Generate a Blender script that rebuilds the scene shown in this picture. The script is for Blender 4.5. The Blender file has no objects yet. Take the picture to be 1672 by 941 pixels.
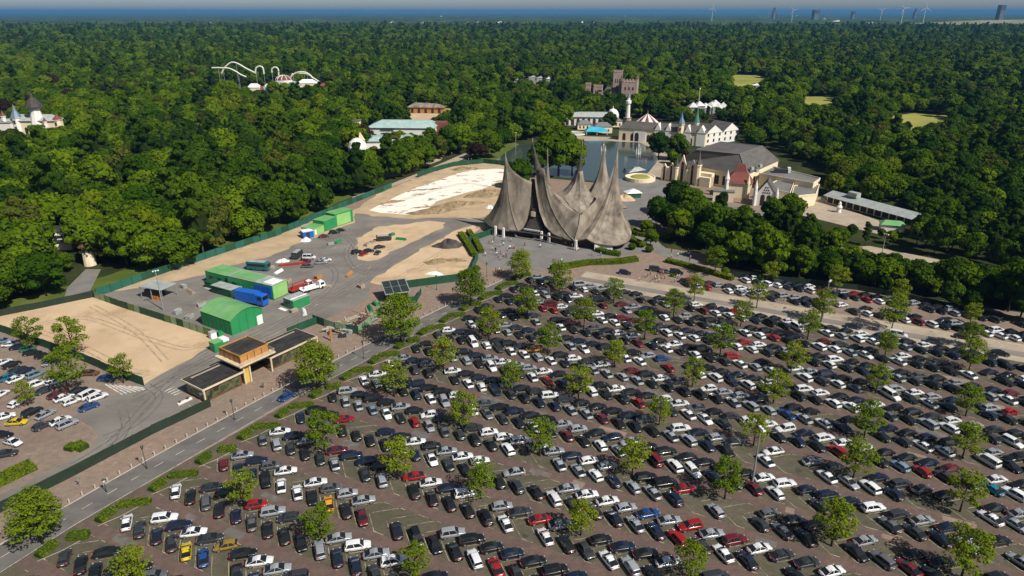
import bpy, math, random
import numpy as np
R = math.radians
random.seed(7); rng = np.random.default_rng(7)
SC = bpy.context.scene
COL = SC.collection

# ------------------------------------------------------------------ camera
CH = 88.0                                   # camera height over the car park
PITCH = math.atan(450.5 / 1115.0)
cam_d = bpy.data.cameras.new('camera'); cam = bpy.data.objects.new('camera', cam_d); COL.objects.link(cam)
cam_d.sensor_width = 36.0; cam_d.lens = 36.0 * 1115.0 / 1672.0
cam_d.clip_start = 1.0; cam_d.clip_end = 90000.0
cam.location = (0, 0, CH); cam.rotation_euler = (math.pi / 2 - PITCH, 0, 0)
SC.camera = cam
# ------------------------------------------------------------------ sky, sun, exposure
SUN_EL, SUN_DIR = 46.0, (0.74, -0.67)         # the sun stands to the right and a little behind the camera
W = bpy.data.worlds.new('World'); SC.world = W; W.use_nodes = True
wn = W.node_tree.nodes; wl = W.node_tree.links
sky = wn.new('ShaderNodeTexSky'); sky.sky_type = 'NISHITA'; sky.sun_disc = False
sky.sun_elevation = R(SUN_EL); sky.sun_rotation = math.atan2(SUN_DIR[0], SUN_DIR[1])
sky.altitude = 100; sky.air_density = 1.0; sky.dust_density = 2.0; sky.ozone_density = 1.0
tcw = wn.new('ShaderNodeTexCoord'); sxw = wn.new('ShaderNodeSeparateXYZ'); wl.new(tcw.outputs['Generated'], sxw.inputs[0])      # summer haze: the lowest few degrees of the sky are paler
rw = wn.new('ShaderNodeValToRGB'); rw.color_ramp.elements[0].position = 0.0; rw.color_ramp.elements[0].color = (1.9, 2.1, 2.5, 1); rw.color_ramp.elements[1].position = 0.10; rw.color_ramp.elements[1].color = (0, 0, 0, 1)
wl.new(sxw.outputs['Z'], rw.inputs[0]); mw = wn.new('ShaderNodeMix'); mw.data_type = 'RGBA'; mw.blend_type = 'MULTIPLY'; mw.inputs[0].default_value = 1.0
wl.new(sky.outputs[0], mw.inputs[6]); wl.new(rw.outputs[0], mw.inputs[7]); aw = wn.new('ShaderNodeMix'); aw.data_type = 'RGBA'; aw.blend_type = 'ADD'; aw.inputs[0].default_value = 1.0; aw.clamp_result = False
wl.new(sky.outputs[0], aw.inputs[6]); wl.new(mw.outputs[2], aw.inputs[7]); wl.new(aw.outputs[2], wn['Background'].inputs[0]); wn['Background'].inputs[1].default_value = 0.052
sd = bpy.data.lights.new('sun', 'SUN'); so = bpy.data.objects.new('sun', sd); COL.objects.link(so)
sd.energy = 5.0; sd.angle = R(0.5); sd.color = (1.0, 0.955, 0.87)
so.rotation_euler = (R(90 - SUN_EL), 0, math.atan2(SUN_DIR[0], -SUN_DIR[1])); so.location = (200, -150, 300)
vs = SC.view_settings; vs.view_transform = 'Standard'; vs.look = 'None'; vs.exposure = 0.28; vs.gamma = 1.0; vs.use_curve_mapping = False
cy = SC.cycles
cy.max_bounces = 5; cy.diffuse_bounces = 2; cy.glossy_bounces = 2; cy.transmission_bounces = 3
cy.transparent_max_bounces = 6; cy.volume_bounces = 0; cy.use_denoising = True
cy.caustics_reflective = False; cy.caustics_refractive = False

# ------------------------------------------------------------------ where a point of the photograph lies on the ground
def P(px, py, z=0.0):
    x = (px - 836) / 1115.0; y = -(py - 470.5) / 1115.0
    dy = math.cos(PITCH) + y * math.sin(PITCH); dz = -math.sin(PITCH) + y * math.cos(PITCH)
    t = (CH - z) / -dz
    return (x * t, dy * t)
def at_Y(px, py, Y):
    x = (px - 836) / 1115.0; y = -(py - 470.5) / 1115.0
    t = Y / (math.cos(PITCH) + y * math.sin(PITCH))
    return (x * t, Y, CH + (-math.sin(PITCH) + y * math.cos(PITCH)) * t)
def proj(X, Y, Z):
    d = Y * math.cos(PITCH) + (CH - Z) * math.sin(PITCH); u = Y * math.sin(PITCH) - (CH - Z) * math.cos(PITCH)
    return 836 + 1115.0 * X / d, 470.5 - 1115.0 * u / d, d
UA = R(-26.5); U = (math.cos(UA), math.sin(UA)); V = (-U[1], U[0])       # along / across the rows of bays
def XY(u, v): return (u * U[0] + v * V[0], u * U[1] + v * V[1])
def UV(x, y): return (x * U[0] + y * U[1], x * V[0] + y * V[1])

# ------------------------------------------------------------------ materials
MATS = {}
def nm(name):
    m = bpy.data.materials.new(name); m.use_nodes = True; MATS[name] = m
    return m, m.node_tree.nodes, m.node_tree.links, m.node_tree.nodes['Principled BSDF']
def setin(b, rough=0.8, metal=0.0, spec=0.3):
    b.inputs['Roughness'].default_value = rough; b.inputs['Metallic'].default_value = metal
    b.inputs['Specular IOR Level'].default_value = spec
def ramp(n, pts):
    r = n.new('ShaderNodeValToRGB'); e = r.color_ramp.elements
    while len(e) < len(pts): e.new(0.5)
    for k, (p, c) in enumerate(pts): e[k].position = p; e[k].color = (*c, 1) if len(c) == 3 else c
    return r
def noise(n, l, scale, detail=4.0, coord='Object', rough=0.55, stretch=None):
    tc = n.new('ShaderNodeTexCoord'); t = n.new('ShaderNodeTexNoise')
    t.inputs['Scale'].default_value = scale; t.inputs['Detail'].default_value = detail; t.inputs['Roughness'].default_value = rough
    if stretch:
        mp = n.new('ShaderNodeMapping'); mp.inputs['Scale'].default_value = stretch[:3]
        if len(stretch) > 3: mp.inputs['Rotation'].default_value = (0, 0, stretch[3])
        l.new(tc.outputs[coord], mp.inputs[0]); l.new(mp.outputs[0], t.inputs[0])
    else: l.new(tc.outputs[coord], t.inputs[0])
    return t
def mixc(n, l, a, b, fac, mode='MIX'):
    m = n.new('ShaderNodeMix'); m.data_type = 'RGBA'; m.blend_type = mode
    for s, v in ((m.inputs[6], a), (m.inputs[7], b)):
        if isinstance(v, tuple): s.default_value = (*v, 1)
        else: l.new(v, s)
    if isinstance(fac, (int, float)): m.inputs[0].default_value = fac
    else: l.new(fac, m.inputs[0])
    return m.outputs[2]
def mottled(name, c1, c2, scale, rough=0.85, c3=None, scale2=None, amt=0.5, spec=0.25, metal=0.0, detail=5, stretch=None, bump=0.0):
    """base colour wandering between c1 and c2, with an optional second coarser stain colour c3"""
    m, n, l, b = nm(name); setin(b, rough, metal, spec)
    t = noise(n, l, scale, detail, stretch=stretch)
    r = ramp(n, [(0.34, c1), (0.66, c2)]); l.new(t.outputs[0], r.inputs[0]); out = r.outputs[0]
    if c3:
        t2 = noise(n, l, scale2, 6, rough=0.65); r2 = ramp(n, [(0.52, (0, 0, 0)), (0.70, (amt, amt, amt))]); l.new(t2.outputs[0], r2.inputs[0])
        out = mixc(n, l, out, c3, r2.outputs[0])
    l.new(out, b.inputs['Base Color'])
    if bump:
        bp = n.new('ShaderNodeBump'); bp.inputs['Strength'].default_value = bump; bp.inputs['Distance'].default_value = 0.1
        l.new(t.outputs[0], bp.inputs['Height']); l.new(bp.outputs[0], b.inputs['Normal'])
    return m
def plain(name, c, rough=0.6, metal=0.0, spec=0.35, var=0.12):
    d = tuple(max(0, x * (1 - var)) for x in c); e = tuple(min(1, x * (1 + var)) for x in c)
    return mottled(name, d, e, 0.7, rough, spec=spec, metal=metal, detail=3)

# car paint takes the object's own colour
m, n, l, b = nm('car_paint'); setin(b, 0.28, 0.15, 0.5)
oi = n.new('ShaderNodeObjectInfo'); l.new(oi.outputs['Color'], b.inputs['Base Color'])
b.inputs['Coat Weight'].default_value = 0.6; b.inputs['Coat Roughness'].default_value = 0.06
m, n, l, b = nm('cloth'); setin(b, 0.9)
oi = n.new('ShaderNodeObjectInfo'); l.new(oi.outputs['Color'], b.inputs['Base Color'])
m, n, l, b = nm('car_paint_mass'); setin(b, 0.28, 0.15, 0.5)
a_ = n.new('ShaderNodeAttribute'); a_.attribute_name = 'paint'; l.new(a_.outputs['Color'], b.inputs['Base Color'])
b.inputs['Coat Weight'].default_value = 0.6; b.inputs['Coat Roughness'].default_value = 0.06
m, n, l, b = nm('car_glass'); setin(b, 0.06, 0.0, 0.6); b.inputs['Base Color'].default_value = (0.012, 0.014, 0.016, 1)
plain('tyre', (0.018, 0.018, 0.018), 0.85); plain('alloy', (0.42, 0.43, 0.45), 0.35, 0.7); plain('lamp_white', (0.75, 0.77, 0.8), 0.15)
plain('lamp_grey', (0.42,0.44,0.46), 0.15); plain('lamp_red', (0.35, 0.012, 0.01), 0.2); plain('plate_white', (0.7, 0.7, 0.68)); plain('black_trim', (0.02, 0.02, 0.022), 0.6)

def paving(name, c1, c2, joint, bx, by, rot, c3, amt, big=0.06):
    m, n, l, b = nm(name); setin(b, 0.88, 0, 0.2)
    tc = n.new('ShaderNodeTexCoord'); mp = n.new('ShaderNodeMapping'); mp.inputs['Rotation'].default_value = (0, 0, rot)
    l.new(tc.outputs['Object'], mp.inputs[0])
    br = n.new('ShaderNodeTexBrick'); l.new(mp.outputs[0], br.inputs[0])
    br.inputs['Color1'].default_value = (*c1, 1); br.inputs['Color2'].default_value = (*c2, 1); br.inputs['Mortar'].default_value = (*joint, 1)
    br.inputs['Scale'].default_value = 1.0; br.inputs['Brick Width'].default_value = bx; br.inputs['Row Height'].default_value = by
    br.inputs['Mortar Size'].default_value = 0.02
    t = noise(n, l, big, 7, rough=0.62); r2 = ramp(n, [(0.40, (0, 0, 0)), (0.68, (amt, amt, amt))]); l.new(t.outputs[0], r2.inputs[0])
    o = mixc(n, l, br.outputs[0], c3, r2.outputs[0])
    t = noise(n, l, 0.6, 5, rough=0.7); r3 = ramp(n, [(0.3, (0.78, 0.78, 0.78)), (0.7, (1.12, 1.12, 1.12))]); l.new(t.outputs[0], r3.inputs[0])
    o = mixc(n, l, o, r3.outputs[0], 1.0, 'MULTIPLY')
    l.new(o, b.inputs['Base Color'])
paving('aisle_brick', (0.148, 0.096, 0.079), (0.118, 0.079, 0.066), (0.08, 0.06, 0.05), 0.9, 0.3, UA, (0.098, 0.072, 0.062), 0.85, 0.13)
paving('bay_paving', (0.122, 0.103, 0.074), (0.096, 0.083, 0.060), (0.050, 0.047, 0.030), 0.7, 0.35, UA + 0.7, (0.062, 0.060, 0.036), 0.8, 0.11)
paving('promenade_brick', (0.265, 0.188, 0.142), (0.225, 0.160, 0.122), (0.15, 0.11, 0.09), 1.2, 0.6, R(-35), (0.205, 0.160, 0.128), 0.9)
paving('left_paving', (0.250, 0.192, 0.148), (0.215, 0.165, 0.128), (0.14, 0.11, 0.09), 1.2, 0.6, R(15), (0.17, 0.125, 0.100), 0.9, 0.05)
mottled('asphalt', (0.145, 0.130, 0.116), (0.205, 0.186, 0.166), 0.045, 0.9, (0.115, 0.104, 0.095), 0.10, 0.8, 0.2, detail=9, stretch=(1, 2.5, 1, R(35)))
mottled('road_asphalt', (0.104, 0.096, 0.089), (0.148, 0.137, 0.126), 0.10, 0.88, (0.075, 0.07, 0.068), 0.3, 0.5, 0.2, detail=9, stretch=(1, 3, 1, R(56)))
mottled('plaza_asphalt', (0.15, 0.14, 0.132), (0.19, 0.18, 0.168), 0.12, 0.9, (0.10, 0.095, 0.09), 0.2, 0.5, 0.2)
mottled('sand', (0.420, 0.305, 0.190), (0.520, 0.385, 0.250), 0.07, 0.95, (0.32, 0.215, 0.125), 0.10, 0.75, 0.1, detail=9)
mottled('sand_track', (0.36, 0.265, 0.165), (0.45, 0.335, 0.215), 0.12, 0.95, (0.22, 0.19, 0.11), 0.14, 0.6, 0.1, detail=9)
mottled('concrete_tan', (0.30, 0.245, 0.185), (0.38, 0.315, 0.240), 0.12, 0.92, (0.22, 0.18, 0.13), 0.2, 0.6, 0.15, detail=8)
plain('oil_stain', (0.045, 0.042, 0.034), 0.7, var=.3); plain('track_dark', (0.118, 0.107, 0.097), 0.9, var=.25); plain('rut_sand', (0.36, 0.26, 0.16), 0.95, var=.25)
mottled('white_sheet', (0.70, 0.66, 0.58), (0.80, 0.77, 0.70), 0.12, 0.8, (0.38, 0.28, 0.17), 0.13, 0.0)
m, n, l, b = nm('white_sheet_dirty'); setin(b, 0.85, 0, 0.2)
t = noise(n, l, 0.10, 7, rough=0.6, stretch=(1, 1.9, 1, R(-25))); r = ramp(n, [(0.57, (0.72, 0.68, 0.60)), (0.60, (0.30, 0.21, 0.11)), (0.75, (0.17, 0.13, 0.06))]); l.new(t.outputs[0], r.inputs[0]); l.new(r.outputs[0], b.inputs['Base Color'])
mottled('soil', (0.16, 0.115, 0.065), (0.30, 0.22, 0.13), 0.3, 0.95, (0.07, 0.062, 0.035), 0.4, 0.8, 0.1)
mottled('lawn', (0.055, 0.085, 0.012), (0.095, 0.120, 0.022), 0.06, 0.95, (0.16, 0.15, 0.05), 0.05, 0.6, 0.1)
mottled('field_gold', (0.20, 0.21, 0.045), (0.29, 0.27, 0.07), 0.02, 0.95, (0.12, 0.15, 0.03), 0.03, 0.6, 0.1)
mottled('hill_grass', (0.12, 0.15, 0.06), (0.26, 0.22, 0.13), 0.004, 0.95, (0.38, 0.30, 0.19), 0.003, 0.9, 0.1)
mottled('forest_floor', (0.018, 0.024, 0.008), (0.04, 0.05, 0.014), 0.05, 0.95, (0.06, 0.045, 0.02), 0.03, 0.5, 0.1)
def marking(name, c, lo, hi, under, sc=0.7):
    m, n, l, b = nm(name); setin(b, 0.8, 0, 0.2)
    t = noise(n, l, sc, 6, rough=0.75); r = ramp(n, [(lo, under), (hi, c)]); l.new(t.outputs[0], r.inputs[0]); l.new(r.outputs[0], b.inputs['Base Color'])
marking('bay_line', (0.42, 0.37, 0.25), 0.40, 0.60, (0.12, 0.105, 0.078))
marking('road_line', (0.52, 0.49, 0.44), 0.34, 0.52, (0.15, 0.14, 0.13))
marking('faint_line', (0.40, 0.37, 0.33), 0.42, 0.62, (0.17, 0.15, 0.13), 0.4)
mottled('kerb_stone', (0.34, 0.30, 0.25), (0.44, 0.40, 0.34), 0.8, 0.9)
mottled('hoarding_green', (0.010, 0.052, 0.026), (0.014, 0.072, 0.038), 0.25, 0.6, (0.03, 0.09, 0.06), 0.2, 0.5, spec=0.3)
mottled('hoarding_teal', (0.014, 0.085, 0.060), (0.020, 0.115, 0.080), 0.25, 0.6, (0.02, 0.06, 0.04), 0.2, 0.6, spec=0.3)
mottled('hoarding_dark', (0.012, 0.026, 0.016), (0.022, 0.034, 0.022), 0.3, 0.7, (0.035, 0.026, 0.018), 0.1, 0.8)
plain('fence_glass', (0.18, 0.27, 0.16), 0.3); plain('fence_lime', (0.09, 0.16, 0.035), 0.5)
mottled('cabin_green', (0.018, 0.20, 0.065), (0.026, 0.24, 0.085), 0.25, 0.45, (0.03, 0.17, 0.07), 0.3, 0.5, spec=0.4)
mottled('cabin_roof', (0.115, 0.30, 0.105), (0.165, 0.36, 0.140), 0.25, 0.5, (0.22, 0.27, 0.2), 0.2, 0.7, spec=0.35)
mottled('cabin_lime', (0.20, 0.42, 0.13), (0.25, 0.47, 0.16), 0.3, 0.5)
mottled('steel_grey', (0.26, 0.28, 0.27), (0.36, 0.38, 0.36), 0.4, 0.5, (0.2, 0.26, 0.2), 0.3, 0.5)
plain('blue_panel', (0.012, 0.105, 0.46), 0.4, spec=0.45); plain('white_panel', (0.70, 0.71, 0.70), 0.45); plain('dark_panel', (0.03, 0.034, 0.036), 0.45)
plain('teal_panel', (0.02, 0.12, 0.12), 0.35); plain('red_panel', (0.28, 0.025, 0.02), 0.5); plain('yellow_panel', (0.62, 0.42, 0.03), 0.5); plain('orange_panel', (0.45, 0.14, 0.02), 0.5)
mottled('flat_roof_black', (0.016, 0.016, 0.017), (0.040, 0.038, 0.036), 0.25, 0.85, (0.085, 0.075, 0.06), 0.3, 0.6, 0.25, stretch=(1, 3, 1, R(20)))
plain('cream_trim', (0.55, 0.46, 0.32), 0.6); mottled('timber', (0.34, 0.155, 0.045), (0.46, 0.225, 0.070), 0.5, 0.65, (0.22, 0.09, 0.03), 0.6, 0.5)
plain('timber_dark', (0.12, 0.06, 0.025), 0.7); plain('yellow_panelled', (0.50, 0.34, 0.07), 0.6)
m, n, l, b = nm('window_glass'); setin(b, 0.08, 0, 0.6); b.inputs['Base Color'].default_value = (0.025, 0.032, 0.03, 1)
m, n, l, b = nm('shop_glass'); setin(b, 0.12, 0, 0.5)
t = noise(n, l, 0.35, 3); r = ramp(n, [(0.45, (0.025, 0.026, 0.024)), (0.55, (0.10, 0.12, 0.055)), (0.62, (0.045, 0.05, 0.03))]); l.new(t.outputs[0], r.inputs[0]); l.new(r.outputs[0], b.inputs['Base Color'])
mottled('shingle', (0.120, 0.100, 0.078), (0.285, 0.243, 0.195), 0.30, 0.95, (0.060, 0.052, 0.042), 0.12, 0.95, 0.10, detail=13, stretch=(1, 1, 0.35), bump=0.8)
plain('shingle_pale', (0.215, 0.182, 0.143), 0.95, var=.25)
mottled('shingle_dark', (0.035, 0.03, 0.027), (0.07, 0.06, 0.052), 0.5, 0.7, detail=8)
mottled('slate', (0.075, 0.069, 0.063), (0.110, 0.102, 0.094), 0.12, 0.75, (0.070, 0.066, 0.062), 0.3, 0.5, detail=9, stretch=(1, 1, 4))
mottled('flat_roof_grey', (0.12, 0.118, 0.112), (0.18, 0.175, 0.165), 0.1, 0.85, (0.09, 0.085, 0.08), 0.2, 0.6)
mottled('roof_red', (0.135, 0.045, 0.036), (0.20, 0.065, 0.05), 0.6, 0.8)
mottled('stucco_cream', (0.66, 0.56, 0.38), (0.74, 0.64, 0.46), 0.3, 0.85, (0.42, 0.33, 0.22), 0.3, 0.5)
mottled('stucco_white', (0.62, 0.60, 0.55), (0.74, 0.72, 0.67), 0.3, 0.85, (0.5, 0.46, 0.4), 0.3, 0.5)
mottled('brick_pink', (0.26, 0.185, 0.160), (0.38, 0.28, 0.245), 0.4, 0.9, (0.2, 0.16, 0.14), 0.2, 0.5)
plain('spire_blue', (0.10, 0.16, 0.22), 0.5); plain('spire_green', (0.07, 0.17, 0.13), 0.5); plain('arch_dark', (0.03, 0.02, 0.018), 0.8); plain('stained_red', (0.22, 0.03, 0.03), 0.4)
mottled('glass_roof', (0.26, 0.38, 0.36), (0.36, 0.47, 0.44), 0.3, 0.3, spec=0.5); plain('turquoise', (0.03, 0.33, 0.46), 0.4)
plain('track_white', (0.62, 0.60, 0.55), 0.4); plain('metal_grey', (0.36, 0.38, 0.39), 0.45, 0.5); plain('metal_dark', (0.022, 0.040, 0.030), 0.5)
plain('far_white', (0.50, 0.50, 0.49)); plain('far_dark', (0.045, 0.05, 0.06)); plain('far_grey', (0.2, 0.21, 0.23)); plain('skin', (0.5, 0.32, 0.24), 0.7); plain('trousers', (0.03, 0.04, 0.07), 0.9)
mottled('bark', (0.045, 0.034, 0.024), (0.085, 0.066, 0.048), 2.0, 0.95)
m, n, l, b = nm('pond_water'); setin(b, 0.07, 0, 0.5); b.inputs['Base Color'].default_value = (0.045, 0.062, 0.055, 1)
t = noise(n, l, 0.5, 4); bp = n.new('ShaderNodeBump'); bp.inputs['Strength'].default_value = 0.12; bp.inputs['Distance'].default_value = 0.3
l.new(t.outputs[0], bp.inputs['Height']); l.new(bp.outputs[0], b.inputs['Normal'])
def leafmat(name, c1, c2, trans=0.22, hue=0.0):
    m, n, l, b = nm(name); n.remove(b); out = n['Material Output']
    oi = n.new('ShaderNodeObjectInfo'); g = n.new('ShaderNodeNewGeometry')
    r = ramp(n, [(0.0, c1), (1.0, c2)]); l.new(oi.outputs['Random'], r.inputs[0])
    r2 = ramp(n, [(0.0, (0.80, 0.82, 0.80)), (1.0, (1.18, 1.16, 1.05))]); l.new(g.outputs['Random Per Island'], r2.inputs[0])
    c = mixc(n, l, r.outputs[0], r2.outputs[0], 1.0, 'MULTIPLY')
    d = n.new('ShaderNodeBsdfDiffuse'); tr = n.new('ShaderNodeBsdfTranslucent'); mx = n.new('ShaderNodeMixShader'); mx.inputs[0].default_value = trans
    l.new(c, d.inputs[0]); l.new(mixc(n, l, c, (1.25, 1.2, 0.5), 1.0, 'MULTIPLY'), tr.inputs[0])
    l.new(d.outputs[0], mx.inputs[1]); l.new(tr.outputs[0], mx.inputs[2]); l.new(mx.outputs[0], out.inputs[0])
leafmat('leaf_mid', (0.028, 0.066, 0.003), (0.108, 0.165, 0.006))
leafmat('leaf_dark', (0.015, 0.040, 0.004), (0.052, 0.094, 0.006))
leafmat('leaf_lime', (0.078, 0.118, 0.004), (0.118, 0.152, 0.006))
leafmat('leaf_copper', (0.022, 0.014, 0.014), (0.038, 0.020, 0.018))
leafmat('leaf_lot', (0.105, 0.165, 0.010), (0.185, 0.230, 0.016), 0.36)
leafmat('leaf_pine', (0.014, 0.032, 0.012), (0.026, 0.050, 0.016))
leafmat('leaf_olive', (0.040, 0.058, 0.008), (0.085, 0.100, 0.014))
leafmat('leaf_silver', (0.14, 0.19, 0.09), (0.16, 0.21, 0.10))
leafmat('leaf_hedge', (0.075, 0.120, 0.008), (0.120, 0.155, 0.012), 0.2)
mottled('crown_core', (0.010, 0.018, 0.004), (0.020, 0.034, 0.006), 0.5, 0.95, spec=0.05)  # dark opaque mass added inside crowns to stop light passing through
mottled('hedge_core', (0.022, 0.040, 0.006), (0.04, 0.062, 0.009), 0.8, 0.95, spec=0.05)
mottled('canopy_far', (0.006, 0.014, 0.004), (0.060, 0.092, 0.012), 0.0026, 0.95, (0.13, 0.14, 0.06), 0.0018, 0.75, 0.05, detail=10)
mottled('land_far', (0.008, 0.020, 0.006), (0.050, 0.075, 0.014), 0.0008, 0.95, (0.16, 0.17, 0.08), 0.0009, 0.6, 0.05, detail=10)

# ------------------------------------------------------------------ mesh helpers
def rotz(p, a): c, s = math.cos(a), math.sin(a); return (p[0] * c - p[1] * s, p[0] * s + p[1] * c)
class MB:
    def __init__(s): s.v = []; s.f = []; s.m = []; s.mats = []
    def mi(s, mat):
        if mat not in s.mats: s.mats.append(mat)
        return s.mats.index(mat)
    def add(s, vs, fs, mat):
        o = len(s.v); k = s.mi(mat); s.v += [tuple(p) for p in vs]
        for f in fs: s.f.append([o + i for i in f]); s.m.append(k)
        return s
    def box(s, c, d, mat, rz=0.0, taper=1.0):
        vs = []
        for z in (0, 1):
            q = taper if z else 1.0
            for x, y in ((-1, -1), (1, -1), (1, 1), (-1, 1)):
                a = rotz((x * d[0] / 2 * q, y * d[1] / 2 * q), rz); vs.append((c[0] + a[0], c[1] + a[1], c[2] + z * d[2]))
        return s.add(vs, [(3, 2, 1, 0), (4, 5, 6, 7), (0, 1, 5, 4), (1, 2, 6, 5), (2, 3, 7, 6), (3, 0, 4, 7)], mat)
    def sheet(s, pts, z, mat):
        pts = [(p[0], p[1], z if len(p) < 3 else p[2]) for p in pts]
        a = sum(pts[i - 1][0] * pts[i][1] - pts[i][0] * pts[i - 1][1] for i in range(len(pts)))
        if a < 0: pts = pts[::-1]
        return s.add(pts, [list(range(len(pts)))], mat)
    def prism(s, pts, z0, z1, mat, top=None):
        a = sum(pts[i - 1][0] * pts[i][1] - pts[i][0] * pts[i - 1][1] for i in range(len(pts)))
        if a < 0: pts = pts[::-1]
        n = len(pts); vs = [(p[0], p[1], z0) for p in pts] + [(p[0], p[1], z1) for p in pts]
        s.add(vs, [(i, (i + 1) % n, n + (i + 1) % n, n + i) for i in range(n)] + [list(range(n))[::-1]], mat)
        return s.add([(p[0], p[1], z1) for p in pts], [list(range(n))], top or mat)
    def loft(s, rings, mat, cap0=True, cap1=True, closed=True):
        n = len(rings[0]); vs = [p for r in rings for p in r]; fs = []
        for k in range(len(rings) - 1):
            for i in range(n if closed else n - 1):
                j = (i + 1) % n; fs.append((k * n + i, k * n + j, (k + 1) * n + j, (k + 1) * n + i))
        if cap0: fs.append(list(range(n))[::-1])
        if cap1: fs.append([(len(rings) - 1) * n + i for i in range(n)])
        return s.add(vs, fs, mat)
    def lathe(s, x, y, prof, mat, n=12, a0=0.0):
        return s.loft([[(x + r * math.cos(a0 + 2 * math.pi * i / n), y + r * math.sin(a0 + 2 * math.pi * i / n), z) for i in range(n)] for r, z in prof], mat)
    def tube(s, pts, r, mat, n=6):
        rings = []
        for k, p in enumerate(pts):
            a = np.array(pts[max(k - 1, 0)], float); b = np.array(pts[min(k + 1, len(pts) - 1)], float); t = b - a; t /= (np.linalg.norm(t) + 1e-9)
            u = np.cross(t, (0, 0, 1.0)); 
            if np.linalg.norm(u) < 0.05: u = np.cross(t, (1.0, 0, 0))
            u /= np.linalg.norm(u); w = np.cross(t, u); rr = r[k] if isinstance(r, (list, tuple)) else r
            rings.append([tuple(np.array(p) + rr * (math.cos(2 * math.pi * i / n) * u + math.sin(2 * math.pi * i / n) * w)) for i in range(n)])
        return s.loft(rings, mat)
    def mesh(s, name, smooth=False):
        me = bpy.data.meshes.new(name); me.from_pydata(s.v, [], s.f)
        for k in s.mats: me.materials.append(MATS[k])
        me.polygons.foreach_set('material_index', s.m)
        if smooth: me.polygons.foreach_set('use_smooth', [True] * len(s.f))
        me.update(); return me
    def build(s, name, parent=None, loc=(0, 0, 0), rz=0.0, smooth=False):
        return link(name, s.mesh(name, smooth), parent, loc, rz)
def link(name, me, parent=None, loc=(0, 0, 0), rz=0.0):
    o = bpy.data.objects.new(name, me); COL.objects.link(o); o.location = loc; o.rotation_euler = (0, 0, rz)
    if parent: o.parent = parent
    return o
def empty(name, loc=(0, 0, 0), rz=0.0): return link(name, None, None, loc, rz)
def tag(o, label=None, cat=None, group=None, kind=None):
    if label: o['label'] = label
    if cat: o['category'] = cat
    if group: o['group'] = group
    if kind: o['kind'] = kind
    return o
def structure(name, pts, z, mat): return tag(MB().sheet(pts, z, mat).build(name), kind='structure')
def PL(px): return [P(*p) for p in px]
def inpoly(x, y, poly):
    r = False; j = len(poly) - 1
    for i in range(len(poly)):
        xi, yi = poly[i]; xj, yj = poly[j]
        if (yi > y) != (yj > y) and x < (xj - xi) * (y - yi) / (yj - yi) + xi: r = not r
        j = i
    return r
ORD = ['zeroth', 'first', 'second', 'third', 'fourth', 'fifth', 'sixth', 'seventh', 'eighth', 'ninth', 'tenth', 'eleventh', 'twelfth', 'thirteenth',
       'fourteenth', 'fifteenth', 'sixteenth', 'seventeenth', 'eighteenth', 'nineteenth', 'twentieth']
def ordn(k):
    if k <= 20: return ORD[k]
    t = {2: 'twenty', 3: 'thirty', 4: 'forty', 5: 'fifty', 6: 'sixty', 7: 'seventy', 8: 'eighty', 9: 'ninety'}[min(9, k // 10)]
    return t + '-' + ORD[k % 10] if k % 10 else t[:-1] + 'ieth'

# ------------------------------------------------------------------ trees
def leaf_quads(C, N, size, jit=0.55):
    """bent leaf-clump faces at centres C turned towards directions N; returns verts, faces"""
    k = len(C); D = N + rng.normal(0, jit, (k, 3)); D /= np.linalg.norm(D, axis=1)[:, None] + 1e-9
    A = np.cross(D, rng.normal(0, 1, (k, 3))); A /= np.linalg.norm(A, axis=1)[:, None] + 1e-9
    B = np.cross(D, A); s = size * rng.uniform(0.6, 1.35, (k, 1)); e = rng.uniform(0.5, 1.0, (k, 1)); h = rng.uniform(-0.35, 0.1, (k, 1)) * s
    q = np.stack([C - A * s, C - B * s * e + D * h, C + A * s, C + B * s * e + D * h], 1).reshape(-1, 3)
    f = np.arange(4 * k).reshape(-1, 4); return q, f
def blob(c, r, sub=1, jit=0.12):
    n, mrow = 9, 5; vs = []; fs = []
    for i in range(mrow + 1):
        th = math.pi * i / mrow
        for j in range(n):
            q = 1 + random.uniform(-jit, jit); a = 2 * math.pi * (j + 0.5 * (i % 2)) / n
            vs.append((c[0] + r[0] * q * math.sin(th) * math.cos(a), c[1] + r[1] * q * math.sin(th) * math.sin(a), c[2] + r[2] * q * math.cos(th)))
    for i in range(mrow):
        for j in range(n): fs.append((i * n + j, (i + 1) * n + j, (i + 1) * n + (j + 1) % n, i * n + (j + 1) % n))
    return vs, fs
def mesh_np(name, q, f, mat, mb=None):
    me = bpy.data.meshes.new(name); vs = q.tolist(); fs = f.tolist(); mi = [0] * len(fs); me.materials.append(MATS[mat])
    if mb:
        o = len(vs); vs += mb.v; fs += [[o + i for i in a] for a in mb.f]
        for k in mb.mats: me.materials.append(MATS[k])
        mi += [k + 1 for k in mb.m]
    me.from_pydata(vs, [], fs); me.polygons.foreach_set('material_index', mi); me.update(); return me
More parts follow.
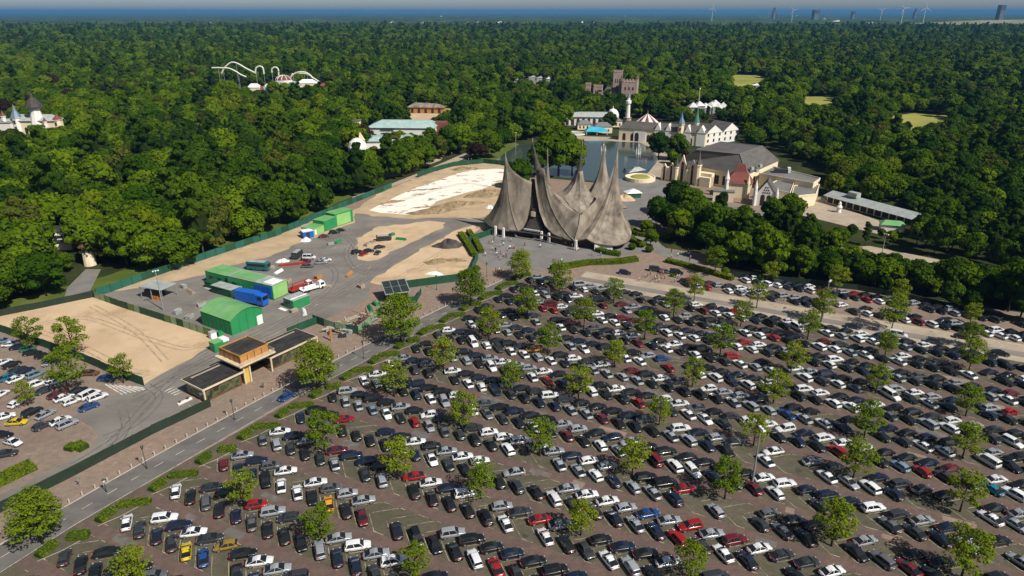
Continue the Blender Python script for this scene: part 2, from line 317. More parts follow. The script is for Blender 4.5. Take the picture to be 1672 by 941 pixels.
def forest_crown(name, mat, h=15.0, r=5.6, lobes=13, per=150, size=0.56, flat=0.8, seed=0, jit=0.34):
    """a broad crown: many overlapping foliage heaps over an added dark core that blocks light; origin at the foot of the trunk"""
    rng2 = np.random.default_rng(seed); q = []; mb = MB()
    z0 = h * 0.52
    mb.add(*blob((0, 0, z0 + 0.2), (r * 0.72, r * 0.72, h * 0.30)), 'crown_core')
    CC = []
    for k in range(lobes):
        t = k / lobes; el = math.asin(min(1, 0.02 + 0.95 * (1 - t) ** 0.8)) if k else math.pi / 2; az = k * 2.4 + rng2.uniform(-0.5, 0.5)
        rr = r * rng2.uniform(0.60, 0.78); c = np.array([rr * math.cos(el) * math.cos(az), rr * math.cos(el) * math.sin(az), z0 + (h * 0.34) * math.sin(el) * rng2.uniform(0.8, 1.12) * flat * 1.15 - (0.5 if el < 0.2 else 0)])
        lr = r * rng2.uniform(0.30, 0.52); CC.append((c, lr))
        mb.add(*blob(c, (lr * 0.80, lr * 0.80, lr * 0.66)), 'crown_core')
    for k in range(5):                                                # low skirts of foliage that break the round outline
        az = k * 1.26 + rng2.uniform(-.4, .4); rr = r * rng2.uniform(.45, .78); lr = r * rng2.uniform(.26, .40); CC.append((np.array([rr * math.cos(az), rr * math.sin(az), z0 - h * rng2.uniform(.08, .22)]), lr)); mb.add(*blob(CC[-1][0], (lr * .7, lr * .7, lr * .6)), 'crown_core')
    for c, lr in CC:
        d = rng2.normal(0, 1, (per, 3)); d[:, 2] = np.where((d[:, 2] < -0.3) & (rng2.uniform(0, 1, per) < .6), -d[:, 2] * 0.5, d[:, 2]); d /= np.linalg.norm(d, axis=1)[:, None]
        sh = rng2.uniform(0.82, 1.12, (per, 1)); C = c + d * np.array([lr, lr, lr * 0.82]) * sh
        q.append(leaf_quads(C, d, size, jit)[0])
    q = np.concatenate(q); return mesh_np(name, q, np.arange(len(q)).reshape(-1, 4), mat, mb)
def pine_crown(name, mat, h=17.0, r=3.4, seed=0):
    rng2 = np.random.default_rng(seed); k = 1300; t = rng2.uniform(0, 1, k) ** 0.8; a = rng2.uniform(0, 6.28, k)
    rad = r * (1 - t) ** 0.8 * (0.75 + 0.25 * np.sin(t * 40 + a)) * rng2.uniform(0.75, 1.05, k) + 0.1
    C = np.stack([rad * np.cos(a), rad * np.sin(a), 2.5 + t * (h - 2.5)], 1); N = np.stack([np.cos(a), np.sin(a), 0.35 + 0 * a], 1)
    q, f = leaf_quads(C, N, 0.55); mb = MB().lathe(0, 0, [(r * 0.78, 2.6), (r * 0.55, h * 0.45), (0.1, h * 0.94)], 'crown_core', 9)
    return mesh_np(name, q, f, mat, mb)
def lot_tree(seed, H=8.8, r=3.9, base=2.6, plates=14, per=125, leaf=0.205, mat='leaf_lot'):
    """young street tree: trunk with limbs, crown of loose leafy plates with gaps; returns (trunk mesh, crown mesh)"""
    rn = random.Random(seed); g = np.random.default_rng(seed); t = MB(); q = []
    lean = (rn.uniform(-0.25, 0.25), rn.uniform(-0.25, 0.25)); top = (lean[0] * 1.5, lean[1] * 1.5, H * 0.86)
    t.tube([(0, 0, 0), (lean[0] * .3, lean[1] * .3, base), (lean[0], lean[1], H * 0.6), top], [0.20, 0.15, 0.09, 0.03], 'bark', 7)
    for k in range(plates):
        f = (k + 0.5) / plates; z = base + 0.2 + (H - base - 0.4) * f; az = k * 2.399 + rn.uniform(-0.35, 0.35)
        env = r * math.sin(math.pi * (0.16 + 0.78 * f)) ** 0.75; d = env * rn.uniform(0.45, 0.76)
        c = np.array([d * math.cos(az), d * math.sin(az), z + rn.uniform(-0.25, 0.25)])
        s0 = (lean[0] * f, lean[1] * f, base * 0.85 + (z - base) * 0.62); t.tube([s0, tuple((np.array(s0) + c) / 2 + np.array([0, 0, 0.15])), tuple(c)], [0.065, 0.045, 0.02], 'bark', 5)
        lr = r * rn.uniform(0.27, 0.46); n_ = int(per * rn.uniform(0.8, 1.25))
        dd = g.normal(0, 1, (n_, 3)); dd[:, 2] *= .8; dd /= np.linalg.norm(dd, axis=1)[:, None]; rad = g.uniform(0.3, 1.1, (n_, 1)) ** 0.6
        C = c + dd * np.array([lr, lr, lr * 0.52]) * rad; C[:, 2] -= 0.10 * np.hypot(C[:, 0] - c[0], C[:, 1] - c[1])
        N = dd * 0.5 + np.array([0, 0, 0.75]); q.append(leaf_quads(C, N, leaf, 0.5)[0])
    q = np.concatenate(q); return t.mesh('trunk', True), mesh_np('crown', q, np.arange(len(q)).reshape(-1, 4), mat)
def trunk_mesh(h=11.0, r=0.34, seed=0):
    rn = random.Random(seed); t = MB(); t.tube([(0, 0, -0.1), (0.1, 0, h * .3), (rn.uniform(-.3, .3), rn.uniform(-.3, .3), h * .62), (0, 0, h)], [r, r * .75, r * .55, r * .2], 'bark', 7)
    for k in range(5):
        a = k * 2.4 + rn.random(); z = h * (0.36 + 0.1 * k); t.tube([(0, 0, z), (1.5 * math.cos(a), 1.5 * math.sin(a), z + 1.4), (3 * math.cos(a), 3 * math.sin(a), z + 2.1)], [r * .4, r * .28, r * .12], 'bark', 5)
    return t.mesh('trunk', True)
CROWNS = [('leaf_mid', forest_crown('crown', 'leaf_mid', seed=1)), ('leaf_mid', forest_crown('crown', 'leaf_mid', 15.5, 6.2, 15, 115, seed=2)),
          ('leaf_dark', forest_crown('crown', 'leaf_dark', 14.5, 5.4, 12, 120, seed=3)), ('leaf_lime', forest_crown('crown', 'leaf_lime', 14.0, 5.4, 12, 125, seed=4)),
          ('leaf_mid', forest_crown('crown', 'leaf_mid', 16.0, 5.2, 12, 130, 0.6, 0.95, seed=5)), ('leaf_copper', forest_crown('crown', 'leaf_copper', 15, 5.8, 13, 120, seed=6)),
          ('leaf_pine', pine_crown('crown', 'leaf_pine', seed=7)), ('leaf_dark', forest_crown('crown', 'leaf_dark', 15.5, 5.9, 14, 115, seed=8)),
          ('leaf_silver', forest_crown('crown', 'leaf_silver', 10, 4.2, 10, 120, 0.5, seed=9)),
          ('leaf_mid', forest_crown('crown', 'leaf_mid', 13.5, 7.2, 17, 150, 0.56, 0.62, seed=31)), ('leaf_dark', forest_crown('crown', 'leaf_dark', 19.5, 3.9, 12, 140, 0.52, 1.25, seed=32)), ('leaf_olive', forest_crown('crown', 'leaf_olive', 15.0, 5.0, 10, 140, 0.5, 0.9, seed=33))]
TRUNKS = [trunk_mesh(11, 0.36, 1), trunk_mesh(10.5, 0.30, 2)]
TREEWORD = {'leaf_mid': 'green', 'leaf_dark': 'dark green', 'leaf_lime': 'bright yellow-green', 'leaf_copper': 'copper-leaved', 'leaf_pine': 'conical dark', 'leaf_silver': 'pale silvery', 'leaf_olive': 'olive green'}
def place_tree(x, y, var, sc, label, group, name='broadleaf_tree', rz=None):
    e = empty(name, (x, y, 0.0), random.uniform(0, 6.28) if rz is None else rz); tag(e, label, 'tree', group); e.scale = sc if isinstance(sc, tuple) else (sc, sc, sc)
    link('trunk', TRUNKS[var % 2], e); link('crown', CROWNS[var][1], e); return e

# ------------------------------------------------------------------ cars (x forward)
def car_shape(kind):
    """dict of part meshes. kind: saloon, hatchback, estate, van"""
    L, Wd, belt, H = {'saloon': (4.55, 1.80, 0.90, 1.43), 'hatchback': (4.05, 1.76, 0.92, 1.48), 'estate': (4.60, 1.84, 0.98, 1.62), 'van': (4.95, 1.92, 1.12, 1.92)}[kind]
    h = L / 2; w = Wd / 2
    # stations: x, top z, width factor
    S = {'saloon': [(-h, .62, .80), (-h + .10, .84, .90), (-h + .55, .93, .97), (-h + 1.2, .92, 1), (0, .90, 1), (h - 1.45, .90, 1), (h - 1.25, .88, .99), (h - .55, .78, .95), (h - .12, .66, .86), (h, .50, .76)],
         'hatchback': [(-h, .70, .82), (-h + .08, .92, .92), (-h + .4, .96, .98), (-h + 1.2, .94, 1), (0, .92, 1), (h - 1.25, .92, 1), (h - 1.05, .90, .99), (h - .45, .80, .95), (h - .1, .68, .86), (h, .52, .76)],
         'estate': [(-h, .72, .84), (-h + .08, .98, .93), (-h + .4, 1.0, .98), (-h + 1.2, .99, 1), (0, .98, 1), (h - 1.35, .98, 1), (h - 1.15, .96, .99), (h - .5, .86, .95), (h - .1, .72, .87), (h, .54, .78)],
         'van': [(-h, .8, .88), (-h + .06, 1.1, .95), (-h + .4, 1.12, .99), (-h + 1.2, 1.12, 1), (0, 1.12, 1), (h - 1.15, 1.12, 1), (h - .95, 1.08, .99), (h - .4, .95, .95), (h - .1, .8, .88), (h, .6, .8)]}[kind]
    b = MB(); rings = []
    for x, z, k in S:
        zb = 0.24 if abs(x) < h - 0.3 else 0.30; ww = w * k
        rings.append([(x, -ww * .90, zb), (x, -ww, zb + .22), (x, -ww, z - .22 if z > .7 else z - .12), (x, -ww * .94, z - .05), (x, -ww * .80, z), (x, 0, z + .025),
                      (x, ww * .80, z), (x, ww * .94, z - .05), (x, ww, z - .22 if z > .7 else z - .12), (x, ww, zb + .22), (x, ww * .90, zb)])
    b.loft(rings, 'car_paint')
    nbody = len(b.f)
    # cabin: belt rectangle and roof rectangle
    xr0, xf0, xr1, xf1 = {'saloon': (-h + .28, h - 1.12, -h + 1.62, h - 2.15), 'hatchback': (-h + .08, h - 1.0, -h + .85, h - 1.85), 'estate': (-h + .10, h - 1.22, -h + .50, h - 2.0), 'van': (-h + .05, h - 1.0, -h + .25, h - 1.75)}[kind]
    wb, wr = w * .92, w * .66
    zb = belt - .01
    def c3(x0, x1, t, sgn, off=0.0): return (x0 + (x1 - x0) * t, sgn * (wb + (wr - wb) * t + off), zb + (H - .035 - zb) * t)
    g = MB(); A = lambda s, o=0: c3(xr0, xr1, 0, s, o); 
    rb = [(xr0, -wb, zb), (xr0, wb, zb), (xf0, wb, zb), (xf0, -wb, zb)]; rt = [(xr1, -wr, H - .035), (xr1, wr, H - .035), (xf1, wr, H - .035), (xf1, -wr, H - .035)]
    g.add(rb + rt, [(0, 4, 5, 1), (1, 5, 6, 2), (2, 6, 7, 3), (3, 7, 4, 0)], 'car_glass')
    # roof skin (bulged)
    xs = [xr1 - .42, xr1 - .10, xr1 + .25, (xr1 + xf1) / 2, xf1 - .15, xf1 + .14]; zs = [H - .185, H - .075, H - .005, H + .035, H + .005, H - .085]
    if kind in ('estate', 'van'): xs[0] = xr1 - .2; zs[:2] = [H - .10, H - .03]
    b.loft([[(x, -wr - .03, z - .045), (x, -wr * .85, z + .008), (x, 0, z + .022), (x, wr * .85, z + .008), (x, wr + .03, z - .045)] for x, z in zip(xs, zs)], 'car_paint', True, True)
    # pillars, set proud of the glass
    xm = (xr1 + xf1) / 2 - .05; xmb = (xr0 + xf0) / 2 - .05
    for s in (-1, 1):
        for (xa0, xa1, wd) in ((xr0 + .02, xr1 + .02, .16 if kind != 'saloon' else .12), (xf0 - .10, xf1 - .08, .09), (xmb, xm, .09)):
            vs = []
            for o in (0.012, -0.03):
                vs += [c3(xa0, xa1, 0, s, o), c3(xa0 + wd, xa1 + wd, 0, s, o), c3(xa0 + wd, xa1 + wd, 1, s, o), c3(xa0, xa1, 1, s, o)]
            b.add(vs, [(0, 1, 2, 3), (7, 6, 5, 4), (0, 4, 5, 1), (1, 5, 6, 2), (2, 6, 7, 3), (3, 7, 4, 0)], 'car_paint')
        b.box((xf0 - .22, s * (w * .99 + .06), zb), (.16, .16, .12), 'car_paint')                      # mirror
    b.box((h - .06, 0, .30), (.10, w * 1.25, .15), 'black_trim'); b.box((-h + .05, 0, .28), (.10, w * 1.35, .10), 'black_trim')
    b.box((-h - .005, 0, .56), (.03, .5, .11), 'plate_white')
    wh = MB(); r = .33
    wh.loft([[(rr * math.cos(2 * math.pi * i / 14), y, rr * math.sin(2 * math.pi * i / 14)) for i in range(14)][::-1] for rr, y in ((r * .9, -.10), (r, -.06), (r, .06), (r * .9, .10), (r * .68, .11))], 'tyre')
    for s in (-1, 1):
        wh.add([(r * .66 * math.cos(2 * math.pi * i / 10), .115 * s, r * .66 * math.sin(2 * math.pi * i / 10)) for i in range(10)], [list(range(10))[::s]], 'alloy')
    wx = (-h + .85, h - .85)
    wheels = [(x, s * (w - .095), r) for x in wx for s in (-1, 1)]
    wh.add([(.44 * math.cos(2 * math.pi * i / 12), -.06 + .02, .44 * math.sin(2 * math.pi * i / 12)) for i in range(12)], [list(range(12))], 'black_trim')
    hl = MB().box((0, 0, 0), (.12, .26, .09), 'lamp_grey', 0); tl = MB().box((0, 0, 0), (.12, .34, .14), 'lamp_red', 0)
    hz, tz = (.60, .72) if kind != 'van' else (.72, .9)
    if kind == 'estate': hz, tz = .66, .80
    bm = b.mesh('body'); sm = [i < nbody for i in range(len(bm.polygons))]; bm.polygons.foreach_set('use_smooth', sm)
    return dict(L=L, W=Wd, body=bm, glass=g.mesh('window_glass'), wheel=wh.mesh('wheel'), wheels=wheels, head=hl.mesh('headlight'), tail=tl.mesh('tail_light'),
                heads=[(h - .10, s * w * .62, hz) for s in (-1, 1)], tails=[(-h + .05, s * w * .70, tz) for s in (-1, 1)], mbs=(b, g, wh))
CARS = {k: car_shape(k) for k in ('saloon', 'hatchback', 'estate', 'van')}
PAINT = {'black': (0.010, 0.011, 0.013), 'charcoal': (0.035, 0.038, 0.042), 'grey': (0.10, 0.105, 0.11), 'silver': (0.29, 0.31, 0.335), 'white': (0.70, 0.71, 0.72), 'red': (0.30, 0.010, 0.010),
         'dark red': (0.13, 0.012, 0.018), 'navy': (0.009, 0.016, 0.042), 'blue': (0.010, 0.055, 0.21), 'yellow': (0.60, 0.44, 0.01), 'gold': (0.26, 0.17, 0.02), 'teal': (0.01, 0.16, 0.24), 'orange': (0.62, 0.28, 0.02),
         'pale blue': (0.16, 0.23, 0.31), 'brown': (0.16, 0.065, 0.03), 'green': (0.03, 0.16, 0.07)}
def make_car(kind, colour, x, y, a, label, group, full=True):
    c = CARS[kind]; o = link('parked_car', c['body'], None, (x, y, 0.085), a); tag(o, label, 'car', group)
    k = random.uniform(0.9, 1.1); o.color = (*[min(1, q * k) for q in PAINT[colour]], 1)
    link('window_glass', c['glass'], o)
    for w in c['wheels']: link('wheel', c['wheel'], o, w)
    if full:
        for w in c['heads']: link('headlight', c['head'], o, w)
        for w in c['tails']: link('tail_light', c['tail'], o, w)
    return o
def car_mass(name, cars, label, group):
    """cars = [(kind, colour, x, y, a)] joined as one object; paint is stored per corner"""
    Vs, Fs, Ms, Cs = [], [], [], []; off = 0; names = ['car_paint_mass', 'car_glass', 'tyre', 'alloy', 'black_trim', 'plate_white']
    for kind, colour, x, y, a in cars:
        b, g, wh = CARS[kind]['mbs']; col = PAINT[colour]; ca, sa = math.cos(a), math.sin(a); k = random.uniform(0.9, 1.1)
        for mb, ofs in [(b, [(0, 0, 0)]), (g, [(0, 0, 0)]), (wh, CARS[kind]['wheels'])]:
            for o in ofs:
                v = np.array(mb.v) + np.array(o); vv = np.stack([x + v[:, 0] * ca - v[:, 1] * sa, y + v[:, 0] * sa + v[:, 1] * ca, v[:, 2] + 0.085], 1); Vs.append(vv)
                for f, m_ in zip(mb.f, mb.m):
                    Fs.append([off + i for i in f]); nm_ = mb.mats[m_]; Ms.append(names.index('car_paint_mass' if nm_ == 'car_paint' else nm_)); Cs += [(col[0] * k, col[1] * k, col[2] * k, 1)] * len(f)
                off += len(v)
    me = bpy.data.meshes.new(name); me.from_pydata(np.concatenate(Vs).tolist(), [], Fs)
    for k in names: me.materials.append(MATS[k])
    me.polygons.foreach_set('material_index', Ms)
    at = me.attributes.new('paint', 'FLOAT_COLOR', 'CORNER'); at.data.foreach_set('color', np.array(Cs, dtype=np.float32).ravel()); me.update()
    return tag(link(name, me), label, 'cars', group, 'stuff')

# ================================================================== THE SETTING
# ground: a grid whose cells grow with distance
g_ = [0, 40, 80, 130, 190, 260, 350, 470, 630, 850, 1150, 1550, 2100, 3000, 4500, 7000, 11000, 18000, 30000, 45000]
gx = sorted({-a for a in g_} | set(g_)); gy = [-300, -100] + g_
vs_ = [(x, y, 0.0) for y in gy for x in gx]; nx = len(gx)
fs_ = [(j * nx + i, j * nx + i + 1, (j + 1) * nx + i + 1, (j + 1) * nx + i) for j in range(len(gy) - 1) for i in range(nx - 1)]
gm = MB(); near_f = []; far_f = []
for f in fs_: (near_f if max(abs(vs_[i][1]) for i in f) <= 1150 and max(abs(vs_[i][0]) for i in f) <= 1150 else far_f).append(f)
gm.add(vs_, near_f, 'forest_floor'); gm.add(vs_, far_f, 'land_far'); tag(gm.build('ground'), kind='structure')

SITE = [(-260, 941), (-260, 560), (0, 512), (155, 480), (182, 472), (450, 383), (560, 335), (640, 303), (690, 285), (742, 267), (800, 264), (838, 270), (880, 290), (985, 300), (1010, 292), (1070, 290), (1085, 270), (1150, 280),
        (1290, 320), (1340, 322), (1345, 340), (1270, 352), (1110, 360), (1075, 395), (1085, 405), (1150, 415), (1190, 442), (1215, 458), (1400, 474), (1672, 530), (1900, 580), (1900, 960), (836, 1010)]
structure('paved_site', PL(SITE), 0.03, 'promenade_brick')
# the big car park: bays, brick aisles, painted lines
def row_u0(v): return -113.0 + (v - 55) * 0.10
LOTV0, LOTV1 = 30.0, 208.5
lotp = [XY(row_u0(v) - 4.3, v) for v in (30, 60, 90, 120, 150, 180, 200)] + [XY(-96, 207), XY(-90, 208.5)] + [XY(175, 208.5), XY(175, 30)]
structure('car_park', lotp, 0.055, 'bay_paving')
KMAX = 15; MOD = 10.35; V0 = 48.0
ais = MB(); lines = MB(); edge = MB()
def ragged(pts, amp=.9, step=3.0, seed=1):
    g = random.Random(seed); out = []; pts = [np.array(p, float) for p in pts]
    for a, b in zip(pts, pts[1:] + pts[:1]):
        L = np.linalg.norm(b - a); n = max(1, int(L / step)); d = (b - a) / L; nr = np.array((-d[1], d[0]))
        for k in range(n): out.append(tuple(a + (b - a) * (k / n) + nr * (g.gauss(0, amp * .6) if k else 0) + d * (g.uniform(-.5, .5) if k else 0)))
    return out
def strip(mb, u0, u1, v0, v1, z, mat, step=30):
    u = u0
    while u < u1 - 1e-6:
        e = min(u + step, u1); mb.sheet([XY(u, v0), XY(e, v0), XY(e, v1), XY(u, v1)], z, mat); u = e
for k in range(-2, KMAX + 2):
    vl = V0 + MOD * k; c = vl - 3.2                                     # middle of the aisle below this double row
    if LOTV0 < c < LOTV1 - 3: strip(ais, row_u0(c) - 4.3, 175, c - 1.45, c + 1.45, 0.075, 'aisle_brick')
    for (vm, sgn) in ((vl, 1), (vl + 3.9, -1)):                            # bay lines, slanting with the cars
        if not LOTV0 < vm < LOTV1: continue
        ang = R(-26.5 + 137) if sgn == 1 else R(-26.5 + 40)
        for i in range(64):
            uu = row_u0(vm) + 4.0 + (i - 0.5) * 4.0; x, y = XY(uu, vm); ca, sa = math.cos(ang), math.sin(ang); hl, hw = 2.5, 0.055
            if random.random() < .12: continue
            lines.sheet([(x - ca * hl - sa * hw, y - sa * hl + ca * hw), (x + ca * hl - sa * hw, y + sa * hl + ca * hw), (x + ca * hl + sa * hw, y + sa * hl - ca * hw), (x - ca * hl + sa * hw, y - sa * hl - ca * hw)], 0.07, 'bay_line')
    for vv in (vl - 1.72, vl - 4.68):                                      # broken pale edge to each aisle
        if not LOTV0 < vv < LOTV1: continue
        u = row_u0(vv)
        while u < 135:
            l_ = random.choice((1.0, 1.4, 2.2)); strip(edge, u, u + l_, vv - .07, vv + .07, 0.078, 'bay_line'); u += 4.0
tag(ais.build('aisle_path'), kind='structure'); tag(lines.build('bay_marking_lines'), kind='structure'); tag(edge.build('aisle_marking_lines'), kind='structure')

pt = MB(); gq = random.Random(11)
for i in range(46):
    k = gq.randint(0, KMAX); c = V0 + MOD * k - 3.2; u = row_u0(c) + gq.uniform(2, 150); l_ = gq.uniform(1.5, 7); w_ = gq.uniform(.5, 1.2); o_ = gq.uniform(-.5, .5)
    if LOTV0 < c < LOTV1 - 3: pt.sheet(ragged([XY(u, c + o_ - w_), XY(u + l_, c + o_ - w_), XY(u + l_, c + o_ + w_), XY(u, c + o_ + w_)], .06, 1.0, i), 0.079 + i * .0001, gq.choice(('road_asphalt', 'track_dark', 'promenade_brick')))
for i in range(160):
    k = gq.randint(0, KMAX); v_ = V0 + MOD * k + gq.choice((-.2, 4.1)) + gq.uniform(-1, 1); u = row_u0(v_) + gq.uniform(4, 160); r_ = gq.uniform(.3, .9)
    if LOTV0 < v_ < LOTV1 - 2: pt.sheet([XY(u + r_ * gq.uniform(.6, 1.3) * math.cos(a), v_ + r_ * gq.uniform(.5, 1) * math.sin(a)) for a in np.linspace(0, 6.28, 10)[:-1]], 0.0625 + i * .00003, 'oil_stain')
tag(pt.build('paving_patch'), kind='structure')
RL = [(-60, 932), (0, 893), (120, 829), (230, 755), (345, 693), (480, 625), (600, 569), (700, 521), (800, 471), (840, 450)]
RR = [(-60, 966), (0, 926), (150, 845), (240, 793), (330, 735), (440, 670), (555, 607), (640, 558), (760, 503), (872, 450)]
L_, R_ = PL(RL), PL(RR)
def smooth_poly(pts, n=6):
    out = []
    for i in range(len(pts) - 1):
        p0, p1, p2, p3 = (np.array(pts[max(0, min(len(pts) - 1, k))], float) for k in (i - 1, i, i + 1, i + 2))
        for k in range(n):
            t = k / n; out.append(tuple(.5 * ((2 * p1) + (p2 - p0) * t + (2 * p0 - 5 * p1 + 4 * p2 - p3) * t * t + (3 * p1 - p0 - 3 * p2 + p3) * t ** 3)))
    return out + [tuple(pts[-1])]
# straighten the road: fit one gentle curve through both edges
Ls, Rs = smooth_poly(L_), smooth_poly(R_)
cl = [(np.array(a) + np.array(b)) / 2 for a, b in zip(Ls, Rs)]
ys = np.array([c[1] for c in cl]); xs = np.array([c[0] for c in cl]); cf = np.polyfit(ys, xs, 3)
yy = np.linspace(60, 229, 60); xx = np.polyval(cf, yy); dx = np.polyval(np.polyder(cf), yy); nn = np.hypot(dx, 1)
RW = 3.35
road_l = [(x - RW / n, y + RW * d / n) for x, y, d, n in zip(xx, yy, dx, nn)]; road_r = [(x + RW / n, y - RW * d / n) for x, y, d, n in zip(xx, yy, dx, nn)]
rd = MB(); rm = MB()
for i in range(len(yy) - 1):
    rd.sheet([road_l[i], road_r[i], road_r[i + 1], road_l[i + 1]], 0.095, 'road_asphalt')
tag(rd.build('road'), kind='structure')
def along(y0, y1, off, w, z, mat, mb):
    n = 4; ys_ = np.linspace(y0, y1, n + 1); x_ = np.polyval(cf, ys_); d_ = np.polyval(np.polyder(cf), ys_); q = np.hypot(d_, 1)
    for i in range(n):
        a = [(x_[k] + s / q[k], ys_[k] - s * d_[k] / q[k]) for k, s in ((i, off - w), (i, off + w), (i + 1, off + w), (i + 1, off - w))]; mb.sheet(a, z, mat)
y = 62
while y < 222: along(y, y + 1.75, 0, .07, 0.115, 'road_line', rm); y += 4.3
along(62, 224, 3.1, .06, 0.115, 'road_line', rm)
tag(rm.build('road_marking_lines'), kind='structure')
kb = MB()
for i in range(len(yy) - 1):
    a, b = np.array(road_l[i]), np.array(road_l[i + 1]); d = (b - a) / np.linalg.norm(b - a); n = np.array((-d[1], d[0]))
    kb.prism([tuple(a), tuple(b), tuple(b + n * .28), tuple(a + n * .28)], 0.0, 0.15, 'kerb_stone')
tag(kb.build('kerb'), kind='structure')

# asphalt yard, left car park, sand
ASPH = [(-60, 868), (-60, 838), (0, 808), (100, 758), (144, 736), (161, 713), (150, 698), (119, 681), (167, 653), (214, 634), (245, 621), (300, 590), (350, 562), (366, 548), (345, 546), (160, 485), (255, 453), (360, 416), (480, 377), (560, 360), (578, 347), (640, 356), (720, 356), (788, 357), (800, 352),
        (800, 372), (746, 374), (682, 411), (640, 436), (606, 462), (600, 490), (520, 527), (395, 590), (289, 643), (340, 662), (250, 706), (120, 776), (0, 834)]
structure('asphalt_yard', PL(ASPH), 0.06, 'asphalt')
structure('left_car_park', PL([(-260, 600), (-260, 500), (0, 545), (140, 598), (235, 632), (214, 636), (117, 683), (147, 700), (158, 714), (142, 736), (98, 758), (0, 806), (-60, 838), (-260, 900)]), 0.05, 'left_paving')
structure('sand_ground', ragged(PL([(-80, 548), (-60, 532), (0, 517), (152, 486), (345, 550), (366, 552), (345, 566), (245, 622), (236, 629), (140, 588), (0, 541)]), .45, 4), 0.075, 'sand')
structure('sand_verge', ragged(PL([(182, 476), (250, 452), (320, 428), (450, 387), (560, 340), (577, 346), (580, 364), (530, 384), (486, 398), (440, 420), (371, 435), (337, 449), (280, 461), (232, 470)])), 0.075, 'sand_track')
structure('sand_island', ragged(PL([(581, 390), (584, 424), (600, 427), (616, 425), (680, 393), (726, 371), (728, 364), (700, 361), (668, 366), (619, 370)])), 0.085, 'sand')
structure('sand_terrain', ragged(PL([(604, 462), (640, 436), (684, 411), (746, 376), (775, 367), (785, 373), (770, 385), (762, 398), (773, 421), (766, 444), (741, 455), (660, 465), (640, 470)])), 0.085, 'sand')
structure('sand_field', ragged(PL([(575, 348), (600, 328), (640, 307), (690, 288), (740, 270), (800, 266), (832, 272), (836, 300), (819, 330), (804, 350), (780, 357), (719, 356), (677, 358), (620, 354)]), 1.2), 0.085, 'sand_track')
structure('white_ground_sheet', ragged(smooth_poly(PL([(603, 344), (618, 336), (640, 325), (668, 312), (700, 301), (730, 290), (762, 280), (790, 277), (824, 277), (826, 288), (816, 298), (790, 308), (762, 315), (735, 323), (712, 330), (708, 340), (712, 345), (690, 349), (664, 351), (640, 349), (620, 348)]), 3), .8, 2.0), 0.11, 'white_sheet_dirty')
structure('square_ground', PL([(768, 392), (800, 376), (1015, 392), (1060, 405), (1065, 412), (990, 420), (935, 432), (885, 442), (850, 440), (795, 436), (776, 418)]), 0.06, 'plaza_asphalt')
structure('park_path', PL([(1000, 305), (1010, 292), (1070, 292), (1090, 300), (1200, 338), (1265, 350), (1180, 362), (1090, 372), (1070, 392), (1090, 408), (1140, 416), (1138, 432), (1085, 420), (1050, 404), (1020, 385), (1015, 330)]), 0.065, 'plaza_asphalt')
structure('service_path', PL([(1360, 405), (1420, 402), (1672, 452), (1760, 470), (1760, 492), (1672, 474), (1430, 440), (1365, 424)]), 0.05, 'concrete_tan')
structure('courtyard_ground', PL([(1300, 335), (1345, 325), (1410, 352), (1470, 372), (1440, 384), (1310, 352)]), 0.05, 'concrete_tan')
# pale strip with a lane across the top of the car park
st = MB(); strip(st, -80, 150, 208.5, 212, 0.05, 'concrete_tan'); strip(st, -80, 150, 215.6, 221.5, 0.05, 'concrete_tan'); tag(st.build('strip_path'), kind='structure')
st = MB(); strip(st, -80, 150, 212, 215.6, 0.06, 'asphalt'); tag(st.build('lane_road'), kind='structure')
st = MB(); strip(st, -46, 150, 221.5, 248, 0.045, 'left_paving'); tag(st.build('upper_car_park'), kind='structure')
ml = MB()
for i in range(120):
    u = random.uniform(-70, 60); v = random.choice((209.5, 210.4, 217, 218.3, 219.6)) + random.uniform(-.4, .4); l_ = random.uniform(.3, 1.4); strip(ml, u, u + l_, v, v + random.uniform(.12, .3), 0.07, random.choice(('road_line', 'faint_line')))
for i in range(46):                                                    # scattered painted marks on the yard
    px, py = random.uniform(330, 640), random.uniform(380, 560)
    if not inpoly(px, py, ASPH): continue
    x, y = P(px, py); a = R(60) + random.uniform(-.15, .15); l_ = random.uniform(1.5, 5); ca, sa = math.cos(a) * l_ / 2, math.sin(a) * l_ / 2; wx_, wy_ = -math.sin(a) * .1, math.cos(a) * .1
    ml.sheet([(x - ca - wx_, y - sa - wy_), (x + ca - wx_, y + sa - wy_), (x + ca + wx_, y + sa + wy_), (x - ca + wx_, y - sa + wy_)], 0.10, random.choice(('faint_line', 'road_line', 'faint_line')))
for q0, q1, n_ in (((190, 628), (232, 640), 6), ((205, 622), (248, 632), 6), ((345, 655), (370, 645), 3)):
    for i in range(n_):
        pass
for i in range(7):                                                     # hatched no-parking patch by the left fence end
    a = P(172 + i * 7.5, 628 + i * 0.6); b = P(200 + i * 7.2, 644 - i * 1.5 + 1); d = np.array(b) - np.array(a); d = d / np.linalg.norm(d); n = np.array((-d[1], d[0])) * .2
    ml.sheet([tuple(np.array(a) - n), tuple(np.array(b) - n), tuple(np.array(b) + n), tuple(np.array(a) + n)], 0.10, 'road_line')
def stroke(p0, p1, w, mat='road_line', z=0.10):
    a, b = np.array(P(*p0)), np.array(P(*p1)); d = (b - a) / np.linalg.norm(b - a); n = np.array((-d[1], d[0])) * w; ml.sheet([tuple(a - n), tuple(b - n), tuple(b + n), tuple(a + n)], z, mat)
for i in range(4): stroke((269 + i * 5, 640 + i * 2), (285 + i * 4, 632 + i * 3), .18)
